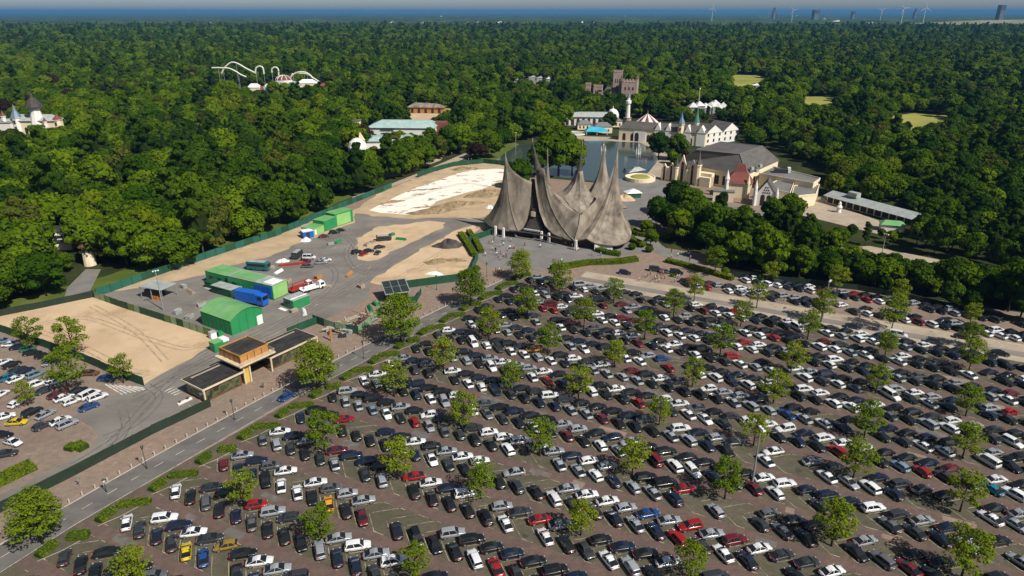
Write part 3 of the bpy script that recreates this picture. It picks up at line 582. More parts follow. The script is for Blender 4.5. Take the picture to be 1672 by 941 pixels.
for a, b in (((232, 617), (247, 612)), ((236, 621), (250, 616)), ((168, 727), (179, 714)), ((205, 690), (214, 679)), ((235, 745), (270, 727)), ((296, 655), (318, 668)), ((290, 640), (318, 650)),
             ((60, 795), (200, 728)), ((10, 815), (60, 793)), ((262, 612), (302, 593)), ((318, 585), (352, 567)), ((420, 560), (470, 535)), ((500, 480), (540, 462)), ((350, 420), (475, 378)), ((480, 440), (520, 415))): stroke(a, b, .09, 'faint_line')
for i in range(26):                                                    # long pale lines across the promenade
    px = 90 + i * 24; py = 803 - i * 12.6 + (-6 if i % 2 else 5); stroke((px, py), (px + 16, py - 8.3), .07, 'faint_line', 0.055)
tag(ml.build('ground_marking_lines'), kind='structure')
tk = MB(); gt = random.Random(9)
def track(pxs, mat, w=.16, z=0.098):
    q = smooth_poly(PL(pxs), 6)
    for off in (-.85, .85):
        L = []
        for k, p in enumerate(q):
            a = np.array(q[max(0, k - 1)]); b = np.array(q[min(len(q) - 1, k + 1)]); d = (b - a) / (np.linalg.norm(b - a) + 1e-9); n = np.array((-d[1], d[0])); L.append((tuple(np.array(p) + n * (off - w)), tuple(np.array(p) + n * (off + w))))
        for (a0, a1), (b0, b1) in zip(L, L[1:]): tk.sheet([a0, b0, b1, a1], z + gt.uniform(0, .004), mat)
for pts_ in ([(240, 640), (300, 605), (380, 565), (470, 520), (560, 470), (630, 425), (700, 385)], [(220, 650), (290, 615), (370, 575), (480, 525), (585, 465), (680, 400), (760, 366)], [(120, 760), (190, 715), (240, 660), (290, 615)], [(170, 715), (225, 690), (260, 650), (240, 630)], [(590, 385), (570, 400), (566, 420), (580, 440), (610, 450)], [(450, 460), (520, 440), (580, 415), (560, 385), (520, 390)], [(500, 500), (540, 470), (545, 440), (500, 420)], [(180, 740), (205, 700), (200, 668)]): track(pts_, 'track_dark')
for pts_ in ([(60, 530), (140, 520), (230, 550), (300, 570), (330, 560)], [(150, 500), (220, 540), (270, 590)], [(40, 535), (120, 560), (200, 600), (240, 610)], [(600, 415), (640, 400), (690, 380)], [(650, 455), (700, 425), (750, 395)], [(620, 340), (680, 320), (760, 300), (815, 312)], [(700, 350), (760, 335), (810, 318)], [(300, 432), (400, 396), (500, 362), (570, 342)], [(240, 455), (330, 428), (430, 390)]): track(pts_, 'rut_sand', .22, .116)
tag(tk.build('tyre_track_lines'), kind='structure')

# pond and its shore
PONDP = [(800, 270), (822, 250), (840, 238), (880, 236), (930, 230), (985, 229), (1050, 232), (1068, 242), (1080, 262), (1072, 276), (1045, 289), (1005, 295), (985, 298), (880, 284), (838, 272)]
structure('pond_water', smooth_poly(PL(PONDP + PONDP[:1]), 3)[:-1], 0.06, 'pond_water')
structure('pond_shore_path', PL([(930, 222), (1060, 226), (1085, 245), (1095, 265), (1085, 290), (1045, 296), (1060, 280), (1075, 262), (1066, 243), (1045, 233), (980, 230), (925, 231), (880, 236), (905, 226)]), 0.07, 'concrete_tan')
structure('avenue_path', PL([(575, 322), (640, 300), (690, 280), (760, 250), (800, 234), (840, 218), (850, 222), (800, 243), (752, 262), (690, 287), (640, 305), (580, 330)]), 0.055, 'concrete_tan')
structure('bank_lawn', PL([(742, 268), (800, 246), (838, 232), (848, 236), (825, 250), (806, 264), (800, 268), (770, 270)]), 0.075, 'lawn')
structure('west_park_path', PL([(575, 240), (640, 255), (735, 240), (720, 262), (660, 285), (590, 300), (560, 290)]), 0.05, 'concrete_tan')
structure('fenced_path', PL([(95, 520), (110, 470), (140, 440), (165, 440), (150, 470), (132, 505)]), 0.05, 'plaza_asphalt')
structure('verge_lawn', PL([(0, 510), (150, 476), (178, 468), (445, 378), (555, 330), (600, 312), (590, 305), (500, 330), (430, 362), (170, 452), (0, 495)]), 0.025, 'lawn')
structure('clearing_lawn', PL([(1295, 178), (1375, 178), (1368, 158), (1312, 158)]), 0.05, 'field_gold')
structure('meadow_lawn', PL([(1430, 215), (1570, 215), (1545, 189), (1500, 184), (1455, 190)]), 0.05, 'field_gold')
structure('golf_lawn', PL([(1180, 142), (1260, 142), (1246, 124), (1196, 122)]), 0.05, 'field_gold')
structure('park_lawn', PL([(640, 215), (760, 215), (750, 172), (700, 142), (655, 146)]), 0.05, 'field_gold')
structure('playground_sand', PL([(655, 212), (725, 212), (725, 182), (700, 176), (672, 182)]), 0.06, 'sand')
structure('bright_lawn', PL([(180, 165), (225, 165), (212, 139), (192, 139)]), 0.05, 'lawn')
structure('glade_ground', PL([(820, 150), (910, 150), (905, 124), (832, 124)]), 0.05, 'concrete_tan')
# low landfill hill far off on the right
hill = MB(); hx, hy = 3430, 4600; N_ = 28; rings = []
for q in np.linspace(1, 0.02, 9):
    rings.append([(hx + 1150 * q * math.cos(2 * math.pi * i / N_), hy + 620 * q * math.sin(2 * math.pi * i / N_), 4 + 38 * (1 - q ** 2.2) + 3 * math.sin(i * 1.7 + q * 5)) for i in range(N_)])
hill.loft(rings, 'hill_grass'); tag(hill.build('hill', smooth=True), kind='structure')
# haze: one even body of air round everything
hm, n, l, b = nm('haze_air'); n.remove(b); pv = n.new('ShaderNodeVolumePrincipled')
pv.inputs['Color'].default_value = (0.10, 0.29, 0.56, 1); pv.inputs["Density"].default_value = 0.00006; l.new(pv.outputs[0], n['Material Output'].inputs['Volume'])
tag(MB().box((0, 22000, -1.5), (96000, 46600, 172), 'haze_air').build('haze'), kind='stuff')

# ================================================================== CAR PARK: hedges, trees, cars, bollards, lamps
def hedge_mesh(L, Wd, H, seed):
    g = np.random.default_rng(seed); mb = MB(); n = 10; rings = []
    for i in range(n + 1):
        x = -L / 2 + L * i / n; k = (1 - abs(2 * i / n - 1) ** 6) * .35 + .65; w = Wd / 2 * k; h = H * (.8 + .2 * k)
        rings.append([(x, -w, 0), (x, -w, h * .75), (x, -w * .7, h), (x, w * .7, h), (x, w, h * .75), (x, w, 0)])
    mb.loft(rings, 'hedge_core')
    k = int(170 * L * (Wd + 2 * H) / 6); t = g.uniform(-1, 1, k); s = g.uniform(0, Wd + 2 * H * .9, k)
    a = np.where(s < H * .9, -Wd / 2, np.where(s < H * .9 + Wd, s - H * .9 - Wd / 2, Wd / 2)); z = np.where(s < H * .9, s, np.where(s < H * .9 + Wd, H, Wd + 1.8 * H - s))
    N = np.stack([0 * t, np.where(z < H * .98, np.sign(a), 0), np.where(z >= H * .98, 1.0, .25)], 1); kk = ((1 - np.abs(t) ** 6) * .35 + .65)
    C = np.stack([t * L / 2, a * kk, np.clip(z, .05, H) * (.85 + .15 * kk)], 1) + g.normal(0, .05, (k, 3))
    q, f = leaf_quads(C, N, 0.17, .45); return mesh_np('foliage', q, f, 'leaf_hedge', mb)
HEDGES = [hedge_mesh(5.6, 1.45, 1.0, 1), hedge_mesh(3.6, 1.9, 1.05, 2), hedge_mesh(6.0, 1.5, .95, 3)]
for k in range(KMAX + 1):
    v = V0 + MOD * k; row = f'{ordn(k + 1)} double row of cars'
    for up in (0, 1):
        vv = v + (-0.3 if not up else 4.3); uu = row_u0(vv) - (1.4 if not up else 0.2)
        x, y = XY(uu, vv); a = R(70) if not up else R(-26.5 + 38)
        if k == 0 and not up: pass
        h = link('hedge', HEDGES[(k + up) % 3 if up else 1], None, (x, y, 0.05), a + random.uniform(-.06, .06)); h.scale = (1, 1, random.uniform(.9, 1.1))
        tag(h, f'clipped hedge, {"near" if not up else "far"} arm of the V at the road end of the {ordn(k + 1)} double row', 'hedge', 'hedges at the road ends of the double rows')
        if up == 0:
            isl = MB(); c = [XY(uu - 1.9, vv - 2.3), XY(uu + .9, vv - 2.3), XY(uu + 2.2, vv + 1.2), XY(uu + 3.0, vv + 5.6), XY(uu - .9, vv + 5.2), XY(uu - 1.9, vv + 2)]
            isl.prism(c, 0.02, 0.16, 'kerb_stone', 'bay_paving'); tag(isl.build('kerb_island'), kind='structure')

# street trees: foot of each trunk in the photograph, crown width there
LOT = [(399, 829, 60), (525, 885, 62), (530, 738, 65), (650, 783, 66), (222, 958, 66), (785, 815, 60), (679, 945, 60), (758, 700, 58), (644, 648, 57), (725, 608, 52), (798, 555, 48), (834, 638, 45), (944, 654, 53), (881, 745, 60),
       (895, 580, 48), (861, 522, 48), (953, 537, 45), (913, 480, 48), (1002, 495, 38), (1099, 519, 43), (1052, 555, 45), (1003, 600, 42), (1133, 492, 38), (1209, 533, 38), (1175, 584, 50), (1130, 632, 45), (1076, 694, 45),
       (1262, 659, 53), (1291, 610, 47), (1318, 555, 44), (1235, 503, 37), (1340, 526, 48), (1366, 476, 38), (1465, 495, 36), (1455, 540, 52), (1444, 584, 40), (1429, 643, 45), (1410, 716, 60), (1230, 728, 52), (1257, 460, 30),
       (1166, 450, 42), (1032, 777, 60), (1183, 815, 65), (948, 875, 58), (1127, 943, 60), (1571, 749, 57), (1393, 781, 62), (1357, 892, 78), (1567, 836, 67), (1569, 944, 86), (1576, 680, 50), (1582, 567, 38), (1581, 607, 50), (1583, 530, 32),
       (53, 571, 50), (123, 584, 60), (202, 626, 44), (113, 641, 68), (46, 663, 38),
       (70, 888, 92), (655, 560, 76), (520, 640, 80), (768, 500, 58), (850, 457, 46)]
LT = [lot_tree(s) for s in (11, 12, 13, 14, 15, 16)] + [lot_tree(s, plates=26, per=140, leaf=.18, mat=mt_) for s, mt_ in ((21, 'leaf_lot'), (22, 'leaf_mid'))]
treepos = []
cnt_row = {}
order = sorted(range(len(LOT)), key=lambda i: LOT[i][0])
for i in order:
    px, py, cw = LOT[i]; x, y = P(px, py); d = proj(x, y, 4)[2]; w_m = cw * d / 1115.0; s = w_m / 7.9
    u, v = UV(x, y); row = int(round((v - 2 - V0) / MOD)); road = i >= len(LOT) - 5
    e = empty('street_tree', (x, y, 0.05), random.uniform(0, 6.28)); tr, cr = LT[(7 if LOT[i][0] in (655, 768) else 6) if road else i % 6]; sz = s * (1.08 if not road else 1.0)
    e.scale = (s, s, sz); link('trunk', tr, e); link('crown', cr, e); treepos.append((x, y, s * 3.2))
    if road:
        nme = {0: 'large bright green tree at the road corner, standing in the nearest hedge bed', 1: 'big round dark green tree beside the road, across from the demolition skip yard', 2: 'bright green street tree beside the road, across from the timber pavilion',
               3: 'dark green street tree by the road, near the solar canopy shelter', 4: 'light green street tree at the far end of the road by the plaza'}[i - (len(LOT) - 5)]
    elif i >= len(LOT) - 10:
        nme = ['slim street tree at the dark green hoarding beside the sand square, leftmost of three', 'wide street tree at the dark green hoarding beside the sand square, middle of three', 'small street tree at the right end of the hoarding beside the sand square', 'large spreading tree amid the cars of the small car park', 'small bright tree amid the cars of the small car park'][i - (len(LOT) - 10)]
    else:
        zone = f'the {ordn(row + 1)} double row' if v < 208 else ('the pale strip above the car park' if v < 222 else 'the upper car park below the wood')
        cnt_row[zone] = cnt_row.get(zone, 0) + 1
        nme = f'{ordn(cnt_row[zone])} young street tree from the road side in {zone}'
    tag(e, nme, 'tree', 'street trees of the car park')

# colours read off the photograph: points in enlarged views (origin, scale)
CP = []
def crop(x0, y0, s, **kw):
    for col, pts in kw.items():
        for (a, b) in pts:
            q = (x0 + a / s, y0 + b / s, col.replace('_', ' '), x0 + 7 * y0)
            if not any(o[3] != q[3] and (o[0] - q[0]) ** 2 + 4 * (o[1] - q[1]) ** 2 < 230 for o in CP): CP.append(q)
S_ = 2.787
crop(200, 641, S_, white=[(235, 435), (712, 348), (755, 440), (820, 463), (913, 423), (705, 168), (213, 582), (348, 635), (585, 752), (1097, 717), (1230, 790), (0, 570), (1360, 230), (1540, 282), (1620, 318), (1395, 300), (1405, 415), (1195, 90), (1410, 105), (1520, 12), (1640, 175), (1560, 468), (1630, 490), (1610, 775)],
     silver=[(515, 270), (985, 462), (1075, 485), (697, 542), (880, 715), (745, 820), (1165, 750), (960, 325), (1450, 262), (1480, 650), (1165, 400), (1285, 62)], red=[(620, 515), (1035, 125), (1330, 388), (1320, 128)], dark_red=[(1110, 580), (980, 262)],
     orange=[(980, 515)], yellow=[(297, 720)], gold=[(485, 708)], navy=[(150, 655), (505, 552), (613, 380), (540, 345), (765, 192), (632, 322)], blue=[(368, 757)], pale_blue=[(575, 293), (1130, 75)],
     empty=[(1330, 550), (1400, 570), (1240, 540), (1250, 440), (1200, 430), (1110, 150), (1050, 160), (850, 410), (1180, 520), (280, 545), (480, 790)])
crop(700, 641, S_, white=[(30, 105), (247, 172), (325, 195), (715, 322), (770, 400), (595, 500), (680, 460), (770, 497), (320, 595), (505, 668), (210, 775), (775, 770), (1030, 785), (1335, 755), (1515, 745), (1550, 415), (1640, 440), (1605, 485), (1545, 283), (1560, 165), (1635, 188), (1215, 125), (1147, 105), (1160, 62), (1210, 370), (390, 220), (365, 265), (165, 470), (240, 490), (760, 8)],
     silver=[(55, 262), (445, 240), (575, 275), (590, 435), (915, 445), (988, 460), (860, 530), (960, 628), (1025, 587), (1320, 675), (870, 805), (90, 650), (310, 518), (605, 625), (720, 665), (815, 265), (690, 95), (612, 75), (1330, 575), (575, 335), (810, 350), (890, 370), (400, 375)],
     red=[(465, 575), (1150, 447), (1065, 665), (1130, 612), (345, 815), (925, 45)], dark_red=[(758, 117), (595, 195)], blue=[(955, 560)],
     empty=[(370, 290), (430, 300), (480, 405), (550, 420), (400, 640), (440, 640), (1240, 480), (1200, 500), (1240, 570), (1190, 640), (1250, 540), (1470, 570), (1590, 800), (1640, 350)])
crop(1072, 641, S_, white=[(575, 483), (600, 443), (515, 415), (510, 285), (520, 165), (600, 190), (775, 230), (715, 152), (965, 272), (970, 460), (1205, 65), (295, 755), (480, 745), (545, 815), (745, 810), (1310, 148), (1595, 212), (1460, 285), (1495, 340), (1515, 410), (1640, 495), (1545, 560), (1375, 575), (110, 65), (180, 125), (855, 85), (1105, 15), (1055, 35), (1590, 25)],
     silver=[(662, 320), (870, 430), (295, 575), (720, 705), (895, 690), (1580, 630), (1640, 585), (1560, 305), (290, 675), (1215, 165), (1570, 55), (1445, 120), (1505, 775)], grey=[(940, 775), (1470, 600), (1050, 640), (640, 610)], pale_blue=[(1050, 355)],
     red=[(760, 275), (1195, 340), (1640, 70)], dark_red=[(1330, 305), (1110, 765)], blue=[(625, 92)], teal=[(1545, 470)], navy=[(865, 145), (960, 400), (1130, 445)],
     empty=[(180, 470), (240, 470), (640, 520), (560, 370), (620, 370), (600, 280), (1370, 490), (1420, 500), (1280, 510), (960, 610), (450, 540), (1560, 730), (700, 360), (1420, 360), (590, 700), (850, 840)])
crop(400, 440, S_, white=[(150, 727), (590, 507), (595, 465), (640, 420), (1120, 443), (1180, 420), (965, 463), (965, 570), (855, 665), (1085, 732), (1160, 755), (1230, 780), (800, 792), (1035, 330), (1025, 250), (1300, 393), (1360, 412), (1105, 540), (1370, 568), (1350, 458), (1045, 527), (640, 645)],
     silver=[(455, 540), (725, 620), (575, 637), (450, 590), (1450, 637), (1525, 655), (860, 437), (705, 395)], red=[(475, 685), (765, 688), (1375, 505)], dark_red=[(1590, 675), (1430, 750), (1380, 165), (1625, 175), (1460, 245)], orange=[(1330, 365)], navy=[(755, 405), (210, 755)])
crop(900, 440, S_, white=[(640, 325), (490, 365), (535, 340), (470, 495), (270, 540), (210, 560), (875, 535), (985, 475), (855, 450), (890, 375), (980, 300), (915, 308), (1085, 275), (1200, 370), (1280, 385), (1250, 447), (1340, 640), (1365, 333), (1440, 343), (1270, 308), (1550, 435), (1630, 380), (1170, 565), (590, 665), (660, 685), (600, 620), (1190, 710), (1245, 580), (1590, 575), (1540, 590), (1000, 725), (1080, 750), (1255, 790), (345, 300), (285, 245), (235, 240), (335, 300), (525, 280), (775, 215), (710, 130)],
     silver=[(830, 620), (900, 640), (190, 460), (270, 480), (330, 500), (395, 515), (410, 390), (1345, 400), (130, 655), (55, 635), (105, 725), (1160, 665), (1005, 630)], red=[(370, 605), (840, 410), (985, 325)], dark_red=[(200, 675), (1510, 555), (695, 205), (240, 180), (305, 165), (365, 240), (400, 350), (380, 315)], blue=[(1110, 650), (520, 415)])
slots = []                                     # kind/colour are decided below
def far_enough(x, y): return all((x - a) ** 2 + (y - b) ** 2 > (1.5 + 0.2 * s) ** 2 for a, b, s in treepos)
LOWA, UPA = R(-26.5 + 138), R(-26.5 + 40)
rows = []
for k in range(-1, KMAX + 1):
    for up in (0, 1):
        v = V0 + MOD * k + (3.9 if up else 0); rw = []
        for i in range(75):
            u = row_u0(v) + 4.0 + (0.9 if up else 0) + i * 4.0 - (0.0 if k % 2 else 0.4); x, y = XY(u, v)
            px, py, d = proj(x, y, .6)
            if px < -45 or px > 2050 or py > 1010: continue
            rw.append([x, y, UPA if up else LOWA, px, py, None])
        rows.append((k, up, rw))
# nearest slot takes each colour that was read off
allsl = [s for _, _, rw in rows for s in rw]
for (px, py, col, _) in CP:
    b0 = min(allsl, key=lambda s: (s[3] - px) ** 2 + 4 * (s[4] - py) ** 2)
    if b0[5] and (b0[3] - px) ** 2 + 4 * (b0[4] - py) ** 2 < 110: continue
    best = min(allsl, key=lambda s: ((s[3] - px) ** 2 + 4 * (s[4] - py) ** 2) + (1e4 if s[5] else 0))
    if (best[3] - px) ** 2 + 4 * (best[4] - py) ** 2 < 900: best[5] = col
cars = []
for k, up, rw in rows:
    near = k < 10
    for s in rw:
        x, y, a, px, py, col = s
        if col is None:
            if random.random() < (0.045 if near else 0.06): continue
            r = random.random()
            col = ('black' if r < .56 else 'charcoal' if r < .74 else 'navy' if r < .88 else 'grey' if r < .94 else 'dark red' if r < .96 else 'silver') if k < 7 else \
                  ('black' if r < .42 else 'charcoal' if r < .54 else 'navy' if r < .66 else 'grey' if r < .71 else 'silver' if r < .79 else 'white' if r < .91 else 'dark red' if r < .935 else 'red' if r < .945 else 'black')
        if col == 'empty': continue
        if not far_enough(x, y): continue
        kind = random.choices(('saloon', 'hatchback', 'estate', 'van'), (.62, .22, .15, .01))[0] if near else random.choices(('saloon', 'hatchback', 'estate', 'van'), (.5, .28, .18, .04))[0]
        flip = math.pi if random.random() < .12 else 0
        cars.append(dict(kind=kind, col=col, x=x + random.uniform(-.15, .15), y=y + random.uniform(-.18, .18), a=a + flip + random.uniform(-.06, .06), row=('lot', k, up)))
# upper car park
for v, a in ((224.0, LOWA), (228.0, UPA), (236.5, LOWA), (240.3, UPA)):
    for i in range(70):
        u = -44 + i * 3.5; x, y = XY(u, v); px, py, d = proj(x, y, .6)
        if px > 2000 or (u < -28 and v > 230) or random.random() < .12 or not far_enough(x, y): continue
        r = random.random(); col = 'black' if r < .40 else 'charcoal' if r < .52 else 'navy' if r < .60 else 'white' if r < .76 else 'silver' if r < .9 else 'red' if r < .95 else 'dark red'
        cars.append(dict(kind=random.choice(('saloon', 'hatchback', 'estate')), col=col, x=x, y=y, a=a + random.uniform(-.1, .1), row=('upper', 0, 0)))
for px, py, col, kind, a in ((1020, 448, 'navy', 'estate', -20), (1070, 443, 'charcoal', 'van', -15), (1104, 448, 'black', 'van', -20), (1085, 446, 'grey', 'hatchback', -20), (1118, 462, 'navy', 'hatchback', -24), (1571, 553, 'black', 'saloon', -27), (1526, 561, 'charcoal', 'estate', -28), (1466, 550, 'white', 'van', -28), (1632, 580, 'black', 'saloon', -27), (1392, 536, 'navy', 'saloon', -25)):
    x, y = P(px, py); cars.append(dict(kind=kind, col=col, x=x, y=y, a=R(a), row=('strip', 0, 0)))
# the smaller car park on the left and the yard: single cars at their places
SL = 5.225
for (a, b, col, kind, ang) in [(95, 225, 'white', 'saloon', 12), (160, 250, 'navy', 'saloon', 12), (235, 268, 'green', 'hatchback', 10), (275, 298, 'black', 'saloon', 12), (375, 330, 'black', 'estate', 0), (440, 352, 'silver', 'saloon', 18), (20, 378, 'white', 'saloon', 60), (100, 398, 'black', 'saloon', 58), (150, 442, 'charcoal', 'saloon', 58),
        (213, 452, 'navy', 'saloon', 60), (305, 482, 'pale blue', 'estate', 60), (70, 505, 'teal', 'saloon', 58), (140, 520, 'white', 'saloon', 60), (320, 562, 'white', 'estate', 55), (460, 547, 'white', 'hatchback', 50), (385, 618, 'charcoal', 'saloon', 50), (490, 652, 'dark red', 'saloon', 55), (545, 678, 'white', 'saloon', 55), (612, 712, 'white', 'hatchback', 50),
        (668, 622, 'black', 'saloon', 50), (765, 655, 'white', 'van', 65), (835, 675, 'white', 'estate', 50), (760, 757, 'blue', 'saloon', 50), (145, 727, 'white', 'hatchback', 75), (275, 802, 'black', 'estate', 65), (388, 822, 'silver', 'saloon', 65), (35, 842, 'white', 'saloon', 35), (140, 890, 'yellow', 'saloon', 8), (515, 875, 'white', 'saloon', 55), (575, 905, 'silver', 'estate', 55),
        (765, 470, 'brown', 'saloon', 4), (910, 515, 'blue', 'saloon', 2), (5, 650, 'white', 'hatchback', 75), (25, 195, 'pale blue', 'saloon', 12), (360, 920, 'charcoal', 'hatchback', 60), (440, 385, 'silver', 'saloon', 25)]:
    x, y = P(a / SL, 520 + b / SL, .5); cars.append(dict(kind=kind, col=col, x=x, y=y, a=R(ang), row=('left', 0, 0)))
for (px, py, col, kind, ang) in [(21, 723, 'white', 'saloon', -20), (3, 711, 'black', 'saloon', 0), (9, 742, 'charcoal', 'saloon', 20), (468, 648, 'blue', 'saloon', 58)]:
    x, y = P(px, py, .5); cars.append(dict(kind=kind, col=col, x=x, y=y, a=R(ang), row=('left' if px < 300 else 'road', 0, 0)))
for (px, py, col, kind, ang) in [(583, 412, 'black', 'estate', 40), (594, 415, 'red', 'hatchback', 60), (602, 410, 'black', 'saloon', 10), (617, 413, 'charcoal', 'hatchback', 80), (620, 404, 'black', 'saloon', 30), (502, 435, 'grey', 'saloon', 0), (524, 429, 'silver', 'saloon', 10), (531, 425, 'white', 'saloon', 20), (505, 421, 'white', 'van', 0), (498, 427, 'dark red', 'saloon', 0), (529, 386, 'dark red', 'saloon', 20), (546, 380, 'black', 'estate', 15), (557, 376, 'black', 'saloon', 15)]:
    x, y = P(px, py, .5); cars.append(dict(kind=kind, col=col, x=x, y=y, a=R(ang), row=('yard', 0, 0)))
for c in cars:
    c['px'], c['py'], c['d'] = proj(c['x'], c['y'], .6); c['seen'] = -15 < c['px'] < 1687 and c['py'] < 955
cars.sort(key=lambda c: (not c['seen'], c['d']))
WORD = {'saloon': 'saloon', 'hatchback': 'hatchback', 'estate': 'estate car', 'van': 'people carrier'}
ind = cars[:300]; rest = cars[300:]
bykey = {}
for c in ind: bykey.setdefault((c['row'], c['col'], c['kind']), []).append(c)
for (row, col, kind), L in bykey.items():
    L.sort(key=lambda c: c['px']); w = f'{col} {WORD[kind]}'
    for i, c in enumerate(L):
        if row[0] == 'lot':
            nth = (f'{ordn(i + 1)} {w} from the hedge' if len(L) > 1 else f'the only {w}'); c['label'] = f'{nth}, {"far" if row[2] else "near"} side of the {ordn(row[1] + 1) if row[1] >= 0 else "half-seen bottom"} double row'
            c['group'] = 'cars parked in the slanting bays of the big car park'
        elif row[0] == 'left':
            c['label'] = (f'{ordn(i + 1)} {w} from the frame edge, small car park beside the sand square' if len(L) > 1 else f'the only {w} in the small car park beside the sand square'); c['group'] = 'cars in the small car park'
        elif row[0] == 'road': c['label'] = 'blue saloon driving alone on the road beside the bollards'; c['group'] = 'cars on the road'
        elif row[0] == 'strip': c['label'] = f'{w} on the pale lane above the big car park' + (f', {ordn(i + 1)} along' if len(L) > 1 else ''); c['group'] = 'cars on the lane'
        elif row[0] == 'yard': c['label'] = f'{w} on the asphalt yard behind the hoarding' + (f', {ordn(i + 1)} along' if len(L) > 1 else ''); c['group'] = 'cars in the works yard'
        else: c['label'] = f'{ordn(i + 1)} {w} along the upper car park'; c['group'] = 'cars in the upper car park'
for i, c in enumerate(ind): make_car(c['kind'], c['col'], c['x'], c['y'], c['a'], c['label'], c['group'], full=i < 170)
car_mass('parked_cars', [(c['kind'], c['col'], c['x'], c['y'], c['a']) for c in rest], 'hundreds of small parked cars filling the far half of the car park', 'distant parked cars')

# bollards along the kerb
bl = MB().box((0, 0, 0), (.26, .26, .85), 'kerb_stone', 0, .9).box((0, 0, .85), (.2, .2, .08), 'metal_grey', 0, .5).mesh('bollard')
y = 72.0; i = 0
while y < 222:
    d = np.polyval(np.polyder(cf), y); q = math.hypot(d, 1); x = np.polyval(cf, y); o = RW + .75
    b = link('bollard', bl, None, (x - o / q, y + o * d / q, 0.03), math.atan2(1, d))
    tag(b, 'short square stone bollard in the row between promenade and road', 'bollard', 'bollards along the road kerb'); y += 2.55 * (0.86 if y < 160 else 1.0); i += 1

def lamp_post(x, y, h, label, kind):
    e = empty('street_lamp', (x, y, 0.03), random.uniform(0, 3)); tag(e, label, 'street lamp', 'lamps')
    if kind == 'mast':
        MB().lathe(0, 0, [(.22, 0), (.17, h * .4), (.09, h)], 'metal_grey', 10).build('pole', e)
        MB().box((0, 0, h), (1.7, .14, .12), 'metal_grey').build('crossarm', e)
        for s in (-.75, 0, .75): MB().box((s, -.22, h - .16), (.42, .6, .22), 'white_panel').build('floodlight', e)
    else:
        MB().lathe(0, 0, [(.16, 0), (.14, .5), (.075, .7), (.06, h - .9)], 'metal_dark', 8).build('pole', e)
        MB().lathe(0, 0, [(.14, h - .9), (.30, h - .35), (.30, h - .28)], 'window_glass' if kind == 'dark' else 'lamp_white', 8).build('lantern', e)
        MB().lathe(0, 0, [(.36, h - .28), (.08, h), (.02, h + .15)], 'metal_dark', 8).build('cap', e)
for px, py, h, lab in ((267, 507, 13.5, 'tall grey lighting mast inside the yard beside the glazed fence'), (1228, 790, 13.0, 'tall pale lighting mast rising among the cars, nearest the bottom'), (1343, 520, 12.5, 'tall grey lighting mast at the pale strip above the car park'), (1437, 428, 11, 'tall grey lighting mast behind the tree belt'),
                       (842, 243, 11, 'slim pale mast at the left end of the pond')):
    x, y = P(px, py); lamp_post(x, y, h, lab, 'mast')
for px, py, h, lab in ((240, 766, 5.8, 'dark lantern post on the promenade, nearest the bottom left'), (383, 686, 5.6, 'dark lantern post on the promenade by the fence end'), (594, 586, 5.6, 'dark lantern post before the demolition yard'), (740, 497, 5.6, 'dark lantern post beside the solar canopy, near the road'),
                       (713, 474, 5.6, 'dark lantern post against the green hoarding past the canopy'), (795, 452, 5.4, 'dark lantern post between promenade and plaza')):
    x, y = P(px, py); lamp_post(x, y, h, lab, 'dark')
x, y = P(174, 804); lamp_post(x, y, 3.2, 'short lamp with white globe on the promenade', 'white')
x, y = P(131, 794); sp = empty('signpost', (x, y, .04)); tag(sp, 'small grey signpost with crossing boards on the promenade', 'signpost'); MB().lathe(0, 0, [(.06, 0), (.05, 2.4)], 'metal_grey', 6).build('pole', sp); MB().box((0, 0, 1.9), (.9, .05, .3), 'metal_grey').build('board', sp); MB().box((0, 0, 1.3), (.06, .9, .3), 'metal_grey').build('board', sp)

# hedges of the lower left corner and along the plaza
def hedge_line(pts, Wd, H, label, name='hedge'):
    mb = MB(); q = []; g = np.random.default_rng(len(label)); pts = [np.array(p) for p in pts]
    for a, b in zip(pts, pts[1:]):
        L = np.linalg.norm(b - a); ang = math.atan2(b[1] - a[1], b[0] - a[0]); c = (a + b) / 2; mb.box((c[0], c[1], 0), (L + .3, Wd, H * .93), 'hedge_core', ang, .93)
        k = int(26 * L * (Wd + 2 * H)); t = g.uniform(-.5, .5, k) * L; s = g.uniform(0, Wd + 2 * H, k)
        w = np.where(s < H, -Wd / 2, np.where(s < H + Wd, s - H - Wd / 2, Wd / 2)); z = np.where(s < H, s, np.where(s < H + Wd, H, Wd + 2 * H - s))
        N = np.stack([0 * t, np.where(z < H, np.sign(w), 0), np.where(z >= H, 1.0, .25)], 1); C = np.stack([t, w, np.maximum(z, .05)], 1) + g.normal(0, .07, (k, 3)); ca, sa = math.cos(ang), math.sin(ang); Rm = np.array([[ca, sa, 0], [-sa, ca, 0], [0, 0, 1]])
        q.append(leaf_quads(C @ Rm + np.array([c[0], c[1], 0]), N @ Rm, .24, .45)[0])
    q = np.concatenate(q); o = link(name, mesh_np(name, q, np.arange(len(q)).reshape(-1, 4), 'leaf_hedge', mb), None, (0, 0, .03)); tag(o, label, 'hedge'); return o
hedge_line(PL([(-20, 798), (55, 763)]), 3.4, 1.3, 'long clipped hedge block at the left frame edge beside the access road')
hedge_line(PL([(112, 737), (124, 729), (138, 735)]), 2.2, 1.0, 'small heart-shaped hedge on the turning island of the small car park')
hedge_line(PL([(900, 442), (960, 432), (1012, 430), (1040, 426)]), 2.6, 1.6, 'long hedge along the front of the grey plaza')
hedge_line(PL([(1088, 428), (1120, 436), (1150, 444), (1196, 458)]), 2.2, 1.4, 'low hedge beside the path at the top of the car park')
hedge_line(PL([(752, 384), (764, 402), (775, 420)]), 2.2, 1.5, 'left one of two parallel hedges beside the sand and plaza')
